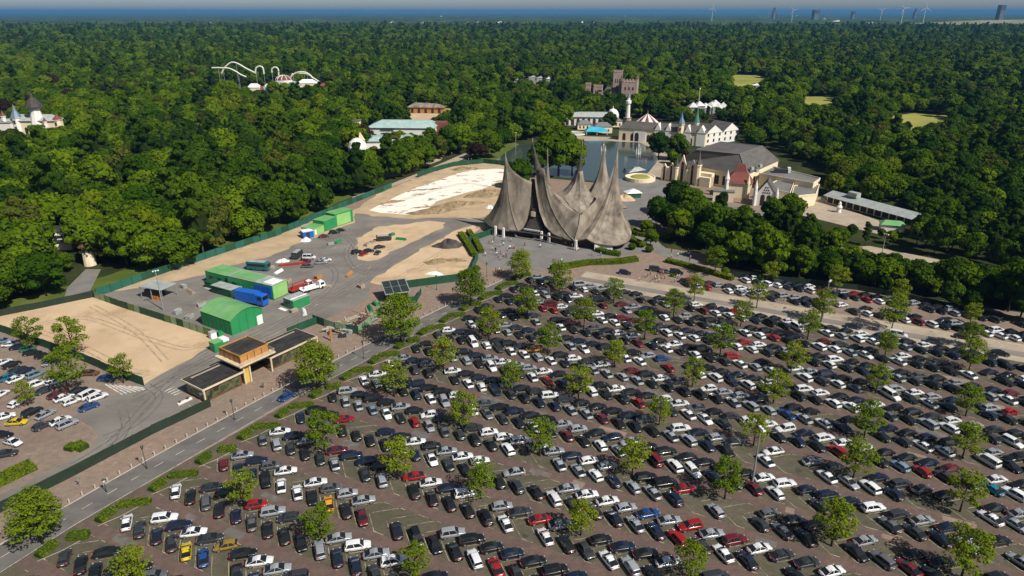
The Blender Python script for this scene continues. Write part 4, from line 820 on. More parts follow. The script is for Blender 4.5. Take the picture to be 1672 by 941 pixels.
hedge_line(PL([(765, 380), (777, 396), (786, 414)]), 2.0, 1.5, 'right one of two parallel hedges beside the sand and plaza')
hedge_line(PL([(975, 410), (990, 415), (1012, 418)]), 2.6, 1.5, 'rounded hedge in front of the low white wall of the spired hall')
hedge_line(PL([(1025, 388), (1035, 396), (1050, 402)]), 2.4, 1.6, 'dark hedge at the right corner of the spired hall')
hedge_line(PL([(1026, 376), (1040, 384), (1075, 390), (1100, 386)]), 3.0, 1.8, 'curved hedge under the trees right of the spired hall')
for px, py, w, lab in ((778, 444, 3, 'small round bush by the end of the green hoarding'), (1032, 408, 3.4, 'round bush right of the spired hall, nearest the hall'), (1048, 404, 3.2, 'round bush right of the spired hall, beside the path'), (1060, 412, 3.4, 'round bush in front of the curved hedge'), (1184, 448, 3.2, 'round dark bush under the light green tree'), (1098, 452, 1.5, 'tiny bush among the people on the strip'), (1240, 458, 3.0, 'tall dark bush at the end of the upper car park')):
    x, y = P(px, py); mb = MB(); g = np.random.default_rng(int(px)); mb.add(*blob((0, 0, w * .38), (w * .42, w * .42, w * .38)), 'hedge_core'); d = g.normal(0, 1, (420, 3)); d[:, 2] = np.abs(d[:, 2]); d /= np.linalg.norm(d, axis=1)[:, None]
    q, f = leaf_quads(d * np.array([w * .48, w * .48, w * .42]) + np.array([0, 0, w * .36]), d, .26); tag(link('bush', mesh_np('bush', q, f, 'leaf_mid', mb), None, (x, y, .03)), lab, 'bush', 'bushes near the spired hall')

# ================================================================== FENCES AND HOARDINGS
def fence(px, h, mat, label, gap=4.0, name='hoarding', post='metal_dark', th=.12, cat='fence'):
    pts = [np.array(p) for p in PL(px)]; e = empty(name, (*pts[0], 0.04)); tag(e, label, cat, None); mb = MB(); o = pts[0]; k = 0
    pm = MB().box((0, 0, 0), (.16, .16, h + .12), post).mesh('post')
    for a, b in zip(pts, pts[1:]):
        L = np.linalg.norm(b - a); d = (b - a) / L; n = max(1, int(round(L / gap)))
        for i in range(n):
            p, q = a + d * (L * i / n) - o, a + d * (L * (i + 1) / n) - o; c = (p + q) / 2; ang = math.atan2(d[1], d[0]); hh = h * random.uniform(.97, 1.02); off = random.uniform(-.03, .03)
            mt = mat if isinstance(mat, str) else random.choice(mat); mb.box((c[0] - d[1] * off, c[1] + d[0] * off, .03), (L / n - .05, th * .5, hh), mt, ang)
            if k < 95: link('post', pm, e, (p[0], p[1], 0), ang); k += 1
    mb.build('panel', e); return e
fence([(-70, 858), (0, 838), (120, 778), (250, 709), (345, 664)], 2.3, 'hoarding_dark', 'long dark green hoarding between the access road and the brick promenade')
fence([(-60, 531), (0, 542), (60, 563), (140, 592), (195, 616), (236, 631)], 2.6, 'hoarding_green', 'dark green hoarding between the small car park and the sand square')
fence([(155, 487), (200, 503), (250, 519), (300, 535), (346, 550)], 2.4, ['fence_glass', 'fence_lime', 'fence_glass', 'hoarding_green'], 'low green fence of glazed and lime panels between sand square and works yard', 3.2, 'panel_fence', 'hoarding_green')
fence([(-40, 527), (0, 517), (70, 503), (155, 485)], 2.2, 'hoarding_dark', 'dark grey-green fence along the back of the sand square', 4, 'hoarding')
fence([(158, 484), (182, 477), (250, 453), (320, 429), (400, 402), (450, 386), (510, 361), (560, 339), (605, 321), (640, 307)], 2.8, ['hoarding_teal', 'hoarding_teal', 'hoarding_green'], 'long teal green hoarding along the wood edge behind the works yard', 4.2)
fence([(682, 290), (700, 283), (740, 272), (790, 267), (832, 271), (850, 282)], 2.8, 'hoarding_green', 'curved green hoarding between the white sheeted ground and the pond', 4.2)
fence([(520, 528), (470, 548)][::-1], 2.4, 'hoarding_green', 'short green hoarding behind the right wing of the timber pavilion')
fence([(512, 527), (548, 540), (585, 546), (625, 512)], 2.6, ['hoarding_green', 'hoarding_green', 'fence_glass'], 'green hoarding round the demolition debris next to the promenade')
fence([(662, 471), (700, 466), (745, 460), (772, 446)], 2.8, 'hoarding_green', 'green hoarding along the sand, running right from the solar canopy')
fence([(771, 444), (777, 432), (781, 422)], 3.0, 'hoarding_teal', 'short teal hoarding corner at the end of the sand by the plaza hedges')
fence([(766, 396), (806, 382)], 2.6, 'hoarding_green', 'green hoarding between sand and plaza at the left foot of the spired hall')
fence([(655, 498), (680, 494), (688, 480)], 2.2, 'hoarding_green', 'small green hoarding box beside the solar canopy')
x0 = fence([(1195, 452), (1260, 459), (1400, 474), (1540, 502), (1690, 534)], 2.0, 'hoarding_dark', 'dark mesh fence between the upper car park and the tree belt')

# ================================================================== WORKS YARD
def frame2(pa, pb, z=0.0):
    a, b = np.array(P(*pa, z)), np.array(P(*pb, z)); d = b - a; return (a + b) / 2, math.atan2(d[1], d[0]), np.linalg.norm(d)
# green round-roofed hangar: near long side from (324,533) to (380,548), gable from (380,548) to (430,527)
a, b, c = (np.array(P(*q)) for q in ((326, 533), (380, 549), (431, 527)))
ax = (c - b); gl = np.linalg.norm(ax); ax /= gl; bx = a - b; ll = np.linalg.norm(bx); bx /= ll
hg = empty('hangar', (*b, 0.07), math.atan2(ax[1], ax[0])); tag(hg, 'green round-roofed hangar with a white door, beside the blue truck', 'hangar')
lx = lambda s, t: (s, t if (ax[0] * bx[1] - ax[1] * bx[0]) > 0 else -t)
wall = MB(); prof = [(0, 0), (0, 4.6)] + [(gl * i / 12, 4.6 + 2.1 * math.sin(math.pi * i / 12) ** .85) for i in range(1, 12)] + [(gl, 4.6), (gl, 0)]
for t in (0.03, ll - .03): wall.add([(s, lx(s, t)[1], z) for s, z in prof], [list(range(len(prof)))[::1 if t > 1 else -1]], 'cabin_green')
for s in (0.0, gl): wall.box((s, lx(0, ll / 2)[1], 0), (.1, ll, 4.6), 'cabin_green')
for i in range(1, 4): wall.box((gl * i / 4, lx(0, -.03)[1], 0), (.09, .1, 4.6 + (1.4 if i == 2 else .9)), 'cabin_green')
for i in range(1, 7): wall.box((-.06, lx(0, ll * i / 7)[1], 0), (.08, .09, 4.6), 'cabin_green')
wall.build('wall', hg)
rf = MB(); rp = prof[1:-1]; rf.loft([[(s + (-.15 if i == 0 else .15 if i == len(rp) - 1 else 0), lx(0, t)[1], z + .06) for i, (s, z) in enumerate(rp)] for t in (-.25, ll * .25, ll * .5, ll * .75, ll + .25)], 'cabin_roof', False, False, False); rf.build('roof', hg)
rb_ = MB()
for t in np.linspace(.1, ll - .1, 8): rb_.loft([[(s, lx(0, t + o)[1], z + .12) for s, z in rp] for o in (-.06, .06)], 'cabin_roof', False, False, False)
rb_.build('roof_seam', hg)
MB().box((gl - 1.3, lx(0, -.06)[1], 0), (2.0, .12, 2.9), 'white_panel').build('door', hg)

def block(label, cat, name, pa, pb, w, h, wmat, rmat, side=1, extras=None, z0=0.07):
    """box building or cabin: front edge pa->pb on the ground, depth w behind it"""
    a, b = np.array(P(*pa)), np.array(P(*pb)); d = b - a; L = np.linalg.norm(d); ang = math.atan2(d[1], d[0]); e = empty(name, (*a, z0), ang); tag(e, label, cat)
    m_ = MB(); m_.box((L / 2, w / 2 * side, .12), (L, w, h - .12), wmat)
    for i in range(int(L / .8)): m_.box((.4 + i * .8, -.02 * side, .2), (.10, .07, h - .45), wmat)
    for i in range(int(w / .8)):
        for xx in (0, L): m_.box((xx, side * (.4 + i * .8), .2), (.07, .10, h - .45), wmat)
    m_.box((L / 2, w / 2 * side, 0), (L - .2, w - .2, .12), 'dark_panel'); m_.build('wall', e)
    r_ = MB(); r_.box((L / 2, w / 2 * side, h), (L + .12, w + .12, .14), rmat); r_.box((L / 2, w / 2 * side, h + .14), (L * .9, w * .08, .06), rmat)
    r_.build('roof', e)
    for nm_, c, dd, mt in (extras or []): MB().box((c[0], c[1] * side, c[2]), dd, mt).build(nm_, e)
    return e
block('long green site building with grey and white roof, nearest part by the blue truck', 'site cabin', 'site_cabin', (374, 473), (447, 491), 6.5, 5.0, 'cabin_green', 'steel_grey', 1, [('end_panel', (20.86, 3.25, .3), (.16, 6.2, 4.5), 'cabin_lime'), ('window', (3, -.05, 2.2), (2.0, .1, 1.0), 'window_glass'), ('skylight', (18.2, 3, 5.15), (4.2, 4.5, .2), 'white_panel'), ('roof_sheet', (7, 3.2, 5.15), (12, 5.6, .12), 'cabin_roof'), ('blue_cladding', (16.5, -.06, .8), (7.5, .1, 3.6), 'blue_panel'), ('door', (6, -.06, .1), (1.1, .1, 2.2), 'white_panel')])
block('green site building with pale green roof, left part adjoining the teal bus', 'site cabin', 'site_cabin', (338, 462), (383, 474), 7.5, 4.4, 'cabin_green', 'cabin_roof', 1, [('window', (3, -.05, 2.0), (2.5, .1, 1.0), 'window_glass'), ('window', (7, -.05, 2.0), (1.6, .1, 1.0), 'window_glass'), ('side_panel', (-.05, 3.5, 1.0), (.1, 6, 2.4), 'steel_grey')])
block('low dark green open skip left of the hangar', 'skip', 'waste_skip', (346, 478), (378, 487), 4.0, 2.6, 'hoarding_green', 'steel_grey', 1, [('rim', (3, -.08, 2.3), (6, .14, .2), 'hoarding_green')])
block('flat dark green canopy trailer behind the hangar', 'trailer', 'canopy_trailer', (335, 470), (356, 476), 5.0, 2.2, 'hoarding_green', 'hoarding_green', 1, [('step', (2, -.6, 0), (3, 1, .3), 'steel_grey')])
block('small green cabin with grey roof and white fascia, right of the long site building', 'kiosk', 'site_kiosk', (464, 501), (480, 507), 6.4, 3.0, 'cabin_green', 'steel_grey', 1, [('fascia', (3.6, 3.2, 2.5), (.2, 6.4, .9), 'white_panel'), ('window', (2, -.05, 1.2), (2.2, .1, 1.1), 'window_glass'), ('floor_mat', (1.5, -1.6, -.03), (3.5, 1.2, .06), 'white_panel')])
block('tall green container stack, right one of the pair by the sand', 'container', 'site_container', (548, 371), (577, 362), 6.0, 5.6, 'cabin_green', 'cabin_roof', 1, [('end_panel', (5, -.06, .3), (8, .1, 4.8), 'cabin_lime')])
block('tall green container stack, left one of the pair by the hoarding', 'container', 'site_container', (530, 379), (550, 371), 6.0, 4.6, 'cabin_green', 'cabin_roof', 1, [('end_panel', (2.5, -.06, .3), (4, .1, 4), 'cabin_green')])
block('low green container in front of the two tall container stacks', 'container', 'site_container', (512, 386), (532, 378), 6.5, 3.0, 'cabin_lime', 'cabin_roof', 1, [('door', (1.5, -.06, .2), (1.0, .1, 2.2), 'white_panel')])
block('blue container with white rim at the end of the green container line', 'container', 'site_container', (496, 391), (513, 388), 4.0, 2.9, 'blue_panel', 'white_panel', 1, [('door', (2, -.06, .2), (1.4, .1, 2.3), 'dark_panel')])
block('bright green container with a white tarpaulin beside the timber pavilion', 'container', 'site_container', (352, 577), (374, 568), 2.6, 2.7, 'cabin_green', 'cabin_roof', 1, [('tarpaulin', (3.6, 1.2, 2.2), (1.8, 2.75, .75), 'white_panel'), ('door', (.05, 1.3, .2), (.15, 1.8, 2.2), 'cabin_green')])
block('white machine cabinet with green tank at the corner of the sand square', 'generator', 'generator', (346, 556), (355, 553), 1.8, 2.0, 'white_panel', 'steel_grey', 1, [('tank', (3.0, .9, 0), (1.4, 1.5, 1.4), 'cabin_green')])
# open steel shed by the fence
a = P(232, 487); e = empty('open_shed', (*a, .06), R(-20)); tag(e, 'open dark steel shed with mesh roof by the back hoarding', 'shed')
for nm_, mt, bl_ in (('post', 'metal_grey', [((x, y, 0), (.2, .2, 4.0)) for x in (0, 4.5, 9) for y in (0, 6)]),):
    for c_, d_ in bl_: MB().box(c_, d_, mt).build(nm_, e)
MB().box((4.5, 3, 4.0), (9.6, 6.6, .2), 'steel_grey').build('roof', e); MB().box((2.2, 3.4, 0), (4, 4.5, 2.6), 'dark_panel').build('bay', e); MB().box((4.7, 1.2, 0), (3, 1.5, 1.1), 'orange_panel').build('tool_chest', e)

def wheels_for(e, xs, w, r=.48):
    wm = MB().loft([[(r * q * math.cos(2 * math.pi * i / 12), y, r * q * math.sin(2 * math.pi * i / 12)) for i in range(12)][::-1] for q, y in ((.9, -.15), (1, -.1), (1, .1), (.9, .15), (.5, .16))], 'tyre').mesh('wheel')
    for x in xs:
        for s in (-1, 1): link('wheel', wm, e, (x, s * w, r))
def vehicle(label, cat, name, px, py, ang, L, Wd, H, mat, roof, cab=None, windows=True, cargo=None):
    x, y = P(px, py); e = empty(name, (x, y, .07), R(ang)); tag(e, label, cat); b = MB(); h = L / 2; w = Wd / 2
    if cab is None:                                                   # bus, van
        ring = lambda x, k, zt: [(x, -w * k, .45), (x, -w * k, zt - .25), (x, -w * k * .9, zt), (x, w * k * .9, zt), (x, w * k, zt - .25), (x, w * k, .45)]
        b.loft([ring(-h, .95, H - .08), ring(-h + .3, 1, H), ring(h - .8, 1, H), ring(h - .15, .97, H - .25), ring(h, .93, H * .55)], mat); b.build('body', e)
        MB().loft([[(x, -w * .8, H + .02), (x, -w * .7, H + .14), (x, w * .7, H + .14), (x, w * .8, H + .02)] for x in (-h + .5, h - 1.2)], roof).build('roof_panel', e)
        if windows:
            for s in (-1, 1): MB().box((-.2, s * (w + .005), H * .52), (L * .82, .05, H * .27), 'car_glass').build('side_window', e)
            MB().box((h - .02, 0, H * .5), (.16, Wd * .82, H * .32), 'car_glass').build('windscreen', e); MB().box((-h - .0, 0, H * .55), (.08, Wd * .75, H * .25), 'car_glass').build('rear_window', e)
        wheels_for(e, (-h + L * .2, h - L * .2), w - .12)
    else:
        cl = cab; b.loft([[(x, -w * .95, .5), (x, -w * .95, z), (x, w * .95, z), (x, w * .95, .5)] for x, z in ((h - cl, H * .92), (h - .35, H * .9), (h, H * .5))], mat); b.box((-cl / 2, 0, .55), (L - cl, Wd * .5, .3), 'dark_panel'); b.build('cab', e)
        MB().box((h - .12, 0, H * .52), (.2, Wd * .8, H * .3), 'car_glass').build('windscreen', e)
        for s in (-1, 1): MB().box((h - cl * .5, s * w * .95, H * .52), (cl * .6, .06, H * .28), 'car_glass').build('side_window', e)
        cb = MB()
        if cargo == 'box': cb.box((-cl / 2 - .1, 0, .85), (L - cl - .3, Wd, H - .75), roof)
        else:
            cb.box((-cl / 2 - .1, 0, .85), (L - cl - .3, Wd, .2), roof)
            for s in (-1, 1): cb.box((-cl / 2 - .1, s * w, 1.05), (L - cl - .3, .1, .6), roof)
            if cargo == 'crane': cb.tube([(-h + 1, 0, 1.2), (-h + 1.3, 0, 3.0), (h - 1.2, .3, 3.2)], .22, 'red_panel', 6)
            else: cb.add(*blob((-cl / 2, 0, 1.3), (L * .25, w * .8, .6)), 'soil')
        cb.build('cargo_body', e); wheels_for(e, (-h + 1.0, -h + 2.2, h - 1.2), w - .1)
    return e
vehicle('dark teal bus with grey roof parked behind the long green site building', 'bus', 'bus', 423, 441, -12, 8.5, 2.6, 3.3, 'teal_panel', 'steel_grey')
vehicle('black van standing on the yard behind the teal bus', 'van', 'van', 486, 421, 80, 5.6, 2.3, 2.7, 'dark_panel', 'steel_grey')
vehicle('long dark off-road vehicle with grey roof on the sand island', 'car', 'off_road_car', 627, 393, 14, 6.2, 2.3, 2.2, 'dark_panel', 'steel_grey')
vehicle('bright blue truck between the hangar and the long green site building', 'truck', 'truck', 412, 496, -22, 11.5, 2.9, 4.2, 'blue_panel', 'blue_panel', 2.6, cargo='box')
vehicle('white and red crane lorry on the yard, left one of two', 'truck', 'crane_truck', 492, 474, 48, 8.5, 2.5, 2.9, 'white_panel', 'red_panel', 2.2, cargo='crane')
vehicle('white and red crane lorry on the yard, right one of two', 'truck', 'crane_truck', 511, 474, 44, 8.5, 2.5, 2.9, 'white_panel', 'white_panel', 2.2, cargo='crane')

# demolition debris, solar canopy, soil heaps
def heap(px, py, r, h, mat, label, seed, name='soil_heap', cat='heap', stretch=(1, 1), rot=0.0):
    g = random.Random(seed); x, y = P(px, py); n, m_ = 22, 7; mb = MB(); rings = []
    ph = [g.uniform(0, 6.28) for _ in range(4)]
    for k in range(m_ + 1):
        q = 1 - k / m_ * .97; rings.append([])
        for i in range(n):
            a = 2 * math.pi * i / n; w = 1 + .2 * math.sin(2 * a + ph[0]) + .14 * math.sin(3 * a + ph[1]) + .09 * math.sin(5 * a + ph[2]); p = rotz((r * q * w * math.cos(a) * stretch[0], r * q * w * math.sin(a) * stretch[1]), rot)
            rings[-1].append((p[0], p[1], max(-.05, h * (1 - q ** 1.5) * (1 + .28 * math.sin(4 * a + ph[3] + k)) - .03)))
    mb.loft(rings, mat, False, True); return tag(mb.build(name, None, (x, y, .09)), label, cat, 'heaps on the sand')
heap(733, 403, 4.2, 2.8, 'shingle_dark', 'large dark rounded heap under netting on the sand', 1, stretch=(1.3, .8))
heap(714, 428, 3.6, 1.1, 'soil', 'flat dark heap with sheeting on the sand, lower left of the netted heap', 2, stretch=(1.5, .7), rot=.3)
heap(745, 426, 2.6, .8, 'soil', 'small dark heap on the sand by the teal hoarding corner', 3, stretch=(1.3, .7))
heap(715, 441, 6.5, .8, 'sand_track', 'broad low yellowish heap of dug sand along the green hoarding', 4, stretch=(1.7, .6), rot=.2)
heap(710, 448, 2.0, .9, 'white_panel', 'small white tarpaulined heap beside the green hoarding', 5, stretch=(1.7, .6))
heap(792, 318, 8, 2.2, 'soil', 'long brown spoil heap beside the white sheet, nearest the spired hall', 6, stretch=(1.7, .6), rot=.5)
heap(745, 336, 7, 1.8, 'soil', 'long brown spoil heap below the white sheet, middle of three', 7, stretch=(1.8, .6), rot=.45)
heap(705, 347, 6, 1.6, 'soil', 'olive brown spoil heap at the lower corner of the white sheet', 8, stretch=(1.7, .7), rot=.3)
heap(757, 277, 5, 1.5, 'soil', 'brown spoil heap by the curved hoarding at the top of the white sheet', 9, stretch=(1.6, .7), rot=.4)
heap(790, 373, 3, 1.6, 'sand_track', 'ribbed sand heap at the left foot of the spired hall', 10, stretch=(1.4, .8))
heap(800, 340, 2.2, 1.2, 'white_panel', 'white covered pile on the sand left of the spired hall', 11)
heap(640, 331, 3, 1.0, 'soil', 'narrow brown bank at the left edge of the white sheet', 12, stretch=(2.2, .5), rot=.6)
heap(463, 428, 2.2, 1.1, 'white_panel', 'pale pile of white sacks beside the teal bus', 13)
heap(500, 394, 1.8, 1.4, 'white_panel', 'pile of white sacks by the blue container', 14)
heap(610, 395, 2.0, .5, 'soil', 'tiny brown mound on the sand island', 15)
tag(MB().box((0, 0, 0), (10, 1.2, .5), 'red_panel').box((0, .9, 0), (9, .5, .9), 'soil').build('brick_stack', None, (*P(478, 433), .09), R(18)), 'long low stack of red bricks on the yard below the black van', 'brick stack')
gy_ = random.Random(4)
for i, (px, py) in enumerate([(300, 470), (312, 478), (330, 500), (445, 440), (455, 446), (470, 462), (540, 400), (552, 396), (600, 402), (640, 385), (655, 392), (520, 455), (535, 470), (570, 450), (590, 470), (480, 510), (497, 512), (310, 520), (290, 512), (605, 505), (615, 498), (640, 500), (650, 480)]):
    x, y = P(px, py); mb = MB(); mtl = gy_.choice(('timber', 'steel_grey', 'concrete_tan', 'white_panel', 'dark_panel', 'cabin_green')); k_ = i % 3
    if k_ == 0:
        for z in range(gy_.randint(3, 6)): mb.box((gy_.uniform(-.1, .1), gy_.uniform(-.1, .1), z * .22), (2.4, 1.3, .16), mtl, gy_.uniform(-.1, .1))
        nm_, lb = 'pallet_stack', 'stack of building boards on the works yard'
    elif k_ == 1:
        for z in range(3): [mb.tube([(-2.2, -.5 + .35 * j + .17 * z, .18 + .3 * z), (2.2, -.5 + .35 * j + .17 * z, .18 + .3 * z)], .17, mtl, 6) for j in range(4 - z)]
        nm_, lb = 'pipe_bundle', 'bundle of pipes lying on the works yard'
    else:
        mb.box((0, 0, 0), (2.2, 1.6, 1.1), mtl, 0, 1.12); mb.add(*blob((0, 0, 1.1), (.9, .6, .4)), 'soil'); nm_, lb = 'rubble_bin', 'open bin of rubble on the works yard'
    tag(mb.build(nm_, None, (x, y, .10), gy_.uniform(0, 3)), lb, nm_.replace('_', ' '), lb + ' among several')
dx_, dy_ = P(572, 533); e = empty('demolition_debris', (dx_, dy_, .08), R(52)); tag(e, 'tangled pile of beams and broken roof parts inside the green hoarding', 'debris pile')
mb = MB(); g = random.Random(5)
for i in range(46):
    a = g.uniform(0, 3.1); L = g.uniform(1.5, 6); c = (g.uniform(-7, 9), g.uniform(-4, 3.5)); ca, sa = math.cos(a) * L / 2, math.sin(a) * L / 2; z0, z1 = g.uniform(.2, 1.6), g.uniform(.2, 2.0)
    mb.tube([(c[0] - ca, c[1] - sa, z0), (c[0] + ca, c[1] + sa, z1)], g.uniform(.07, .2), g.choice(('concrete_tan', 'steel_grey', 'dark_panel', 'roof_red', 'soil', 'steel_grey')), 5)
mb.build('beams', e); mb = MB()
for i in range(22): mb.box((g.uniform(-7, 9), g.uniform(-4, 3.5), 0), (g.uniform(.8, 3), g.uniform(.8, 2.5), g.uniform(.3, 1.3)), g.choice(('concrete_tan', 'steel_grey', 'dark_panel', 'soil', 'white_panel')), g.uniform(0, 3))
mb.build('rubble', e); MB().box((4, -1.5, 1.0), (11, .35, .4), 'roof_red', .12).build('red_beam', e); MB().box((3, 2.5, .6), (10, 2.5, .3), 'concrete_tan', -.1).build('roof_slab', e)
mb = MB(); a = np.array(P(560, 552)); tag(MB().lathe(0, 0, [(.26, 0), (.26, 4.2), (.1, 4.3)], 'timber', 8).build('post', None, (*P(541, 557), .05)), 'rusty orange post standing right of the timber pavilion', 'post')
# solar canopy shelter
a, b = np.array(P(632, 496)), np.array(P(668, 491)); d = b - a; L = np.linalg.norm(d); e = empty('solar_shelter', (*a, .06), math.atan2(d[1], d[0])); tag(e, 'open shelter with tilted dark solar panel roof beside the green hoarding', 'shelter')
for x in (.3, L - .3):
    for yy_, hh in ((0.2, 3.6), (5.6, 5.0)): MB().box((x, yy_, 0), (.25, .25, hh), 'timber_dark').build('post', e)
MB().box((L / 2, 2.2, 0), (L - 1, 3.6, 2.4), 'dark_panel').build('kiosk', e)
pf = MB(); pf.add([(-.5, -.8, 3.45), (L + .5, -.8, 3.45), (L + .5, 6.6, 5.35), (-.5, 6.6, 5.35), (-.5, -.8, 3.25), (L + .5, -.8, 3.25), (L + .5, 6.6, 5.15), (-.5, 6.6, 5.15)], [(0, 1, 2, 3), (7, 6, 5, 4), (0, 4, 5, 1), (1, 5, 6, 2), (2, 6, 7, 3), (3, 7, 4, 0)], 'metal_grey'); pf.build('roof_frame', e)
for i in range(3):
    for j in range(2):
        x0_, x1_ = -.3 + (L + .6) * i / 3 + .1, -.3 + (L + .6) * (i + 1) / 3 - .1; y0_, y1_ = -.6 + 7.0 * j / 2 + .08, -.6 + 7.0 * (j + 1) / 2 - .08; zz = lambda y: 3.45 + (y + .8) * 1.9 / 7.4 + .05
        MB().add([(x0_, y0_, zz(y0_)), (x1_, y0_, zz(y0_)), (x1_, y1_, zz(y1_)), (x0_, y1_, zz(y1_))], [(0, 1, 2, 3)], 'window_glass').build('solar_panel', e)

# ================================================================== TIMBER PAVILION BY THE PROMENADE
a = np.array(P(331, 636, 4)); b = np.array(P(517, 550, 4)); d = b - a; L = np.linalg.norm(d); ang = math.atan2(d[1], d[0]); e = empty('pavilion', (*a, .06), ang)
tag(e, 'long flat-roofed entrance pavilion with a raised timber box over its passage', 'pavilion'); Wp = 8.6                       # local x along the promenade, y to the back
def wing(x0, x1, w0, w1):
    MB().box(((x0 + x1) / 2, (w0 + w1) / 2, 0), (x1 - x0 - .8, w1 - w0 - .8, 3.5), 'timber_dark').build('wall', e)
    g_ = MB()
    n = int((x1 - x0) / 2.2)
    for i in range(n): g_.box((x0 + .8 + (x1 - x0 - 1.6) * (i + .5) / n, w0 + .38, .5), ((x1 - x0 - 1.6) / n - .25, .1, 2.6), 'shop_glass')
    g_.box((x0 + .38, (w0 + w1) / 2, .5), (.1, w1 - w0 - 1.6, 2.6), 'shop_glass'); g_.build('window', e)
    r_ = MB(); r_.box(((x0 + x1) / 2, (w0 + w1) / 2, 3.5), (x1 - x0 + .6, w1 - w0 + .6, .45), 'cream_trim'); r_.build('fascia', e)
    r_ = MB(); r_.box(((x0 + x1) / 2, (w0 + w1) / 2, 3.955), (x1 - x0 + .2, w1 - w0 + .2, .05), 'flat_roof_black')
    for i in range(3): r_.box((x0 + (x1 - x0) * (.25 + .25 * i), (w0 + w1) / 2, 4.0), (.15, w1 - w0 - .4, .05), 'flat_roof_black')
    r_.box(((x0 + x1) / 2, w1 - 1.3, 4.0), (x1 - x0 - 3, .5, .1), 'concrete_tan'); r_.build('roof', e)
wing(0, 11.0, 0, Wp); wing(19.6, L, 0.4, Wp + .4)
for x in (.1, 11.3, 13.0, 19.4, L - .1): MB().box((x, -.05, 0), (.35, .35, 4.0 if x not in (13.0, 11.3) else 5.2), 'cream_trim').build('column', e)
MB().box((12.2, 1.2, 0), (1.6, 2.0, 5.0), 'yellow_panelled').build('ticket_booth', e)
MB().box((15.2, 4.4, 4.9), (9.8, 10.0, .5), 'timber_dark').build('bridge_soffit', e)
mb = MB(); mb.box((15.2, 4.4, 5.4), (10.6, 10.8, .35), 'cream_trim'); mb.build('ledge', e)
mb = MB(); mb.box((15.2, 4.6, 5.75), (8.4, 8.6, 2.0), 'timber')
for i in range(5): mb.box((11.0 + 2.1 * i, .27, 5.75), (.14, .12, 2.1), 'timber_dark')
for i in range(5): mb.box((10.97, .3 + 2.15 * i, 5.75), (.12, .14, 2.1), 'timber_dark')
mb.build('timber_box', e)
mb = MB()
for (c_, d_) in (((15.2, .35, 7.75), (8.6, .25, .35)), ((15.2, 8.85, 7.75), (8.6, .25, .35)), ((11.05, 4.6, 7.75), (.25, 8.3, .35)), ((19.35, 4.6, 7.75), (.25, 8.3, .35))): mb.box(c_, d_, 'timber')
mb.build('parapet', e); MB().box((15.2, 4.6, 7.752), (8.1, 8.2, .06), 'flat_roof_black').build('roof', e)
for zz in (6.1, 6.6): MB().tube([(10, -.85, zz), (20.4, -.85, zz), (20.4, 9.5, zz)], .06, 'cream_trim', 5).build('railing', e)
MB().box((15.2, 8.0, 0), (8.2, .3, 4.9), 'dark_panel').build('back_wall', e)
tag(MB().box((0, 0, 0), (3.6, .6, .45), 'stucco_white').box((-1.2, .1, .45), (.5, .4, .4), 'roof_red').box((.8, .1, .45), (.6, .4, .35), 'dark_panel').build('bench', None, (*P(302, 657), .06), ang), 'white bench with piled bags in front of the pavilion left end', 'bench')

# ================================================================== THE SPIRED HALL
e = empty('spired_hall', (0, 0, 0)); tag(e, 'big tent-like hall of brown shingle sails rising into tall pointed spires', 'hall')
PR_T = [0, .2, .4, .6, .75, .85, .93, 1.0]; PR_F = [0, .07, .17, .305, .445, .585, .765, 1.0]       # concave tent profile
def sail(base, apex, end=0.985, tip=None, segs=7, rows_=26, tipr=1.7, sag=1.0, off=0.0):
    """one shingle sail: the edge line `base` drawn up to `apex`; with `tip` the sail stops as an open collar and a dark cone goes on to `tip`"""
    B_ = []
    for i in range(len(base)):
        a, b = np.array(base[i], float), np.array(base[(i + 1) % len(base)], float)
        for k in range(segs):
            t = k / segs; q = a + (b - a) * t; q[2] -= sag * .22 * math.sin(math.pi * t) * np.linalg.norm(b - a) / 8; B_.append(q)
    ap = np.array(apex, float); mb = MB(); rings = []
    for r_ in range(rows_ + 1):
        t = r_ / rows_; f = float(np.interp(t, PR_T, PR_F)); ring = []
        for i, q in enumerate(B_):
            xy = q[:2] + (ap[:2] - q[:2]) * t * end; z = q[2] + (ap[2] - q[2]) * f + .30 * math.sin(i * .9 + 1) * t * (1 - t); ring.append((xy[0], xy[1], z))
        rings.append(ring)
    mb.loft(rings, 'shingle', False, True); o = mb.build('roof_sail', e, smooth=True)
    MB().loft([[tuple(np.array(q) + np.array((0, 0, d_))) for q in rings[0]] for d_ in (-.45, 0)], 'shingle_dark', False, False).build('eave', o)
    top = apex
    if tip:
        c_ = np.mean(rings[-1], 0) + np.array((off, 0, 0)); top = tip
        MB().loft([[(c_[0] + (tip[0] - c_[0]) * t + r * math.cos(a), c_[1] + (tip[1] - c_[1]) * t + r * math.sin(a), c_[2] - .6 + (tip[2] - c_[2] + .6) * t) for a in np.linspace(0, 6.283, 13)[:-1]] for t, r in ((0, tipr), (.3, tipr * .62), (.6, tipr * .32), (1, .1))], 'shingle_dark').build('spire_cap', o)
    MB().lathe(top[0], top[1], [(.12, top[2] - .6), (.04, top[2] + 2.0)], 'cream_trim', 6).build('finial', o); return o
sail([(-12.6, 286, 4.4), (-9.5, 280.5, 3.2), (-6, 277.5, 3.0), (-1, 274.6, 2.8), (2.6, 273.2, 3.2), (4.6, 273.2, 4.6), (6.4, 274.4, 8.2), (7.6, 276, 14), (8.2, 278, 23), (8.0, 282, 17), (6.5, 288, 15), (3, 297, 8), (-8, 297, 4.5)], (-2.6, 280, 33.0))
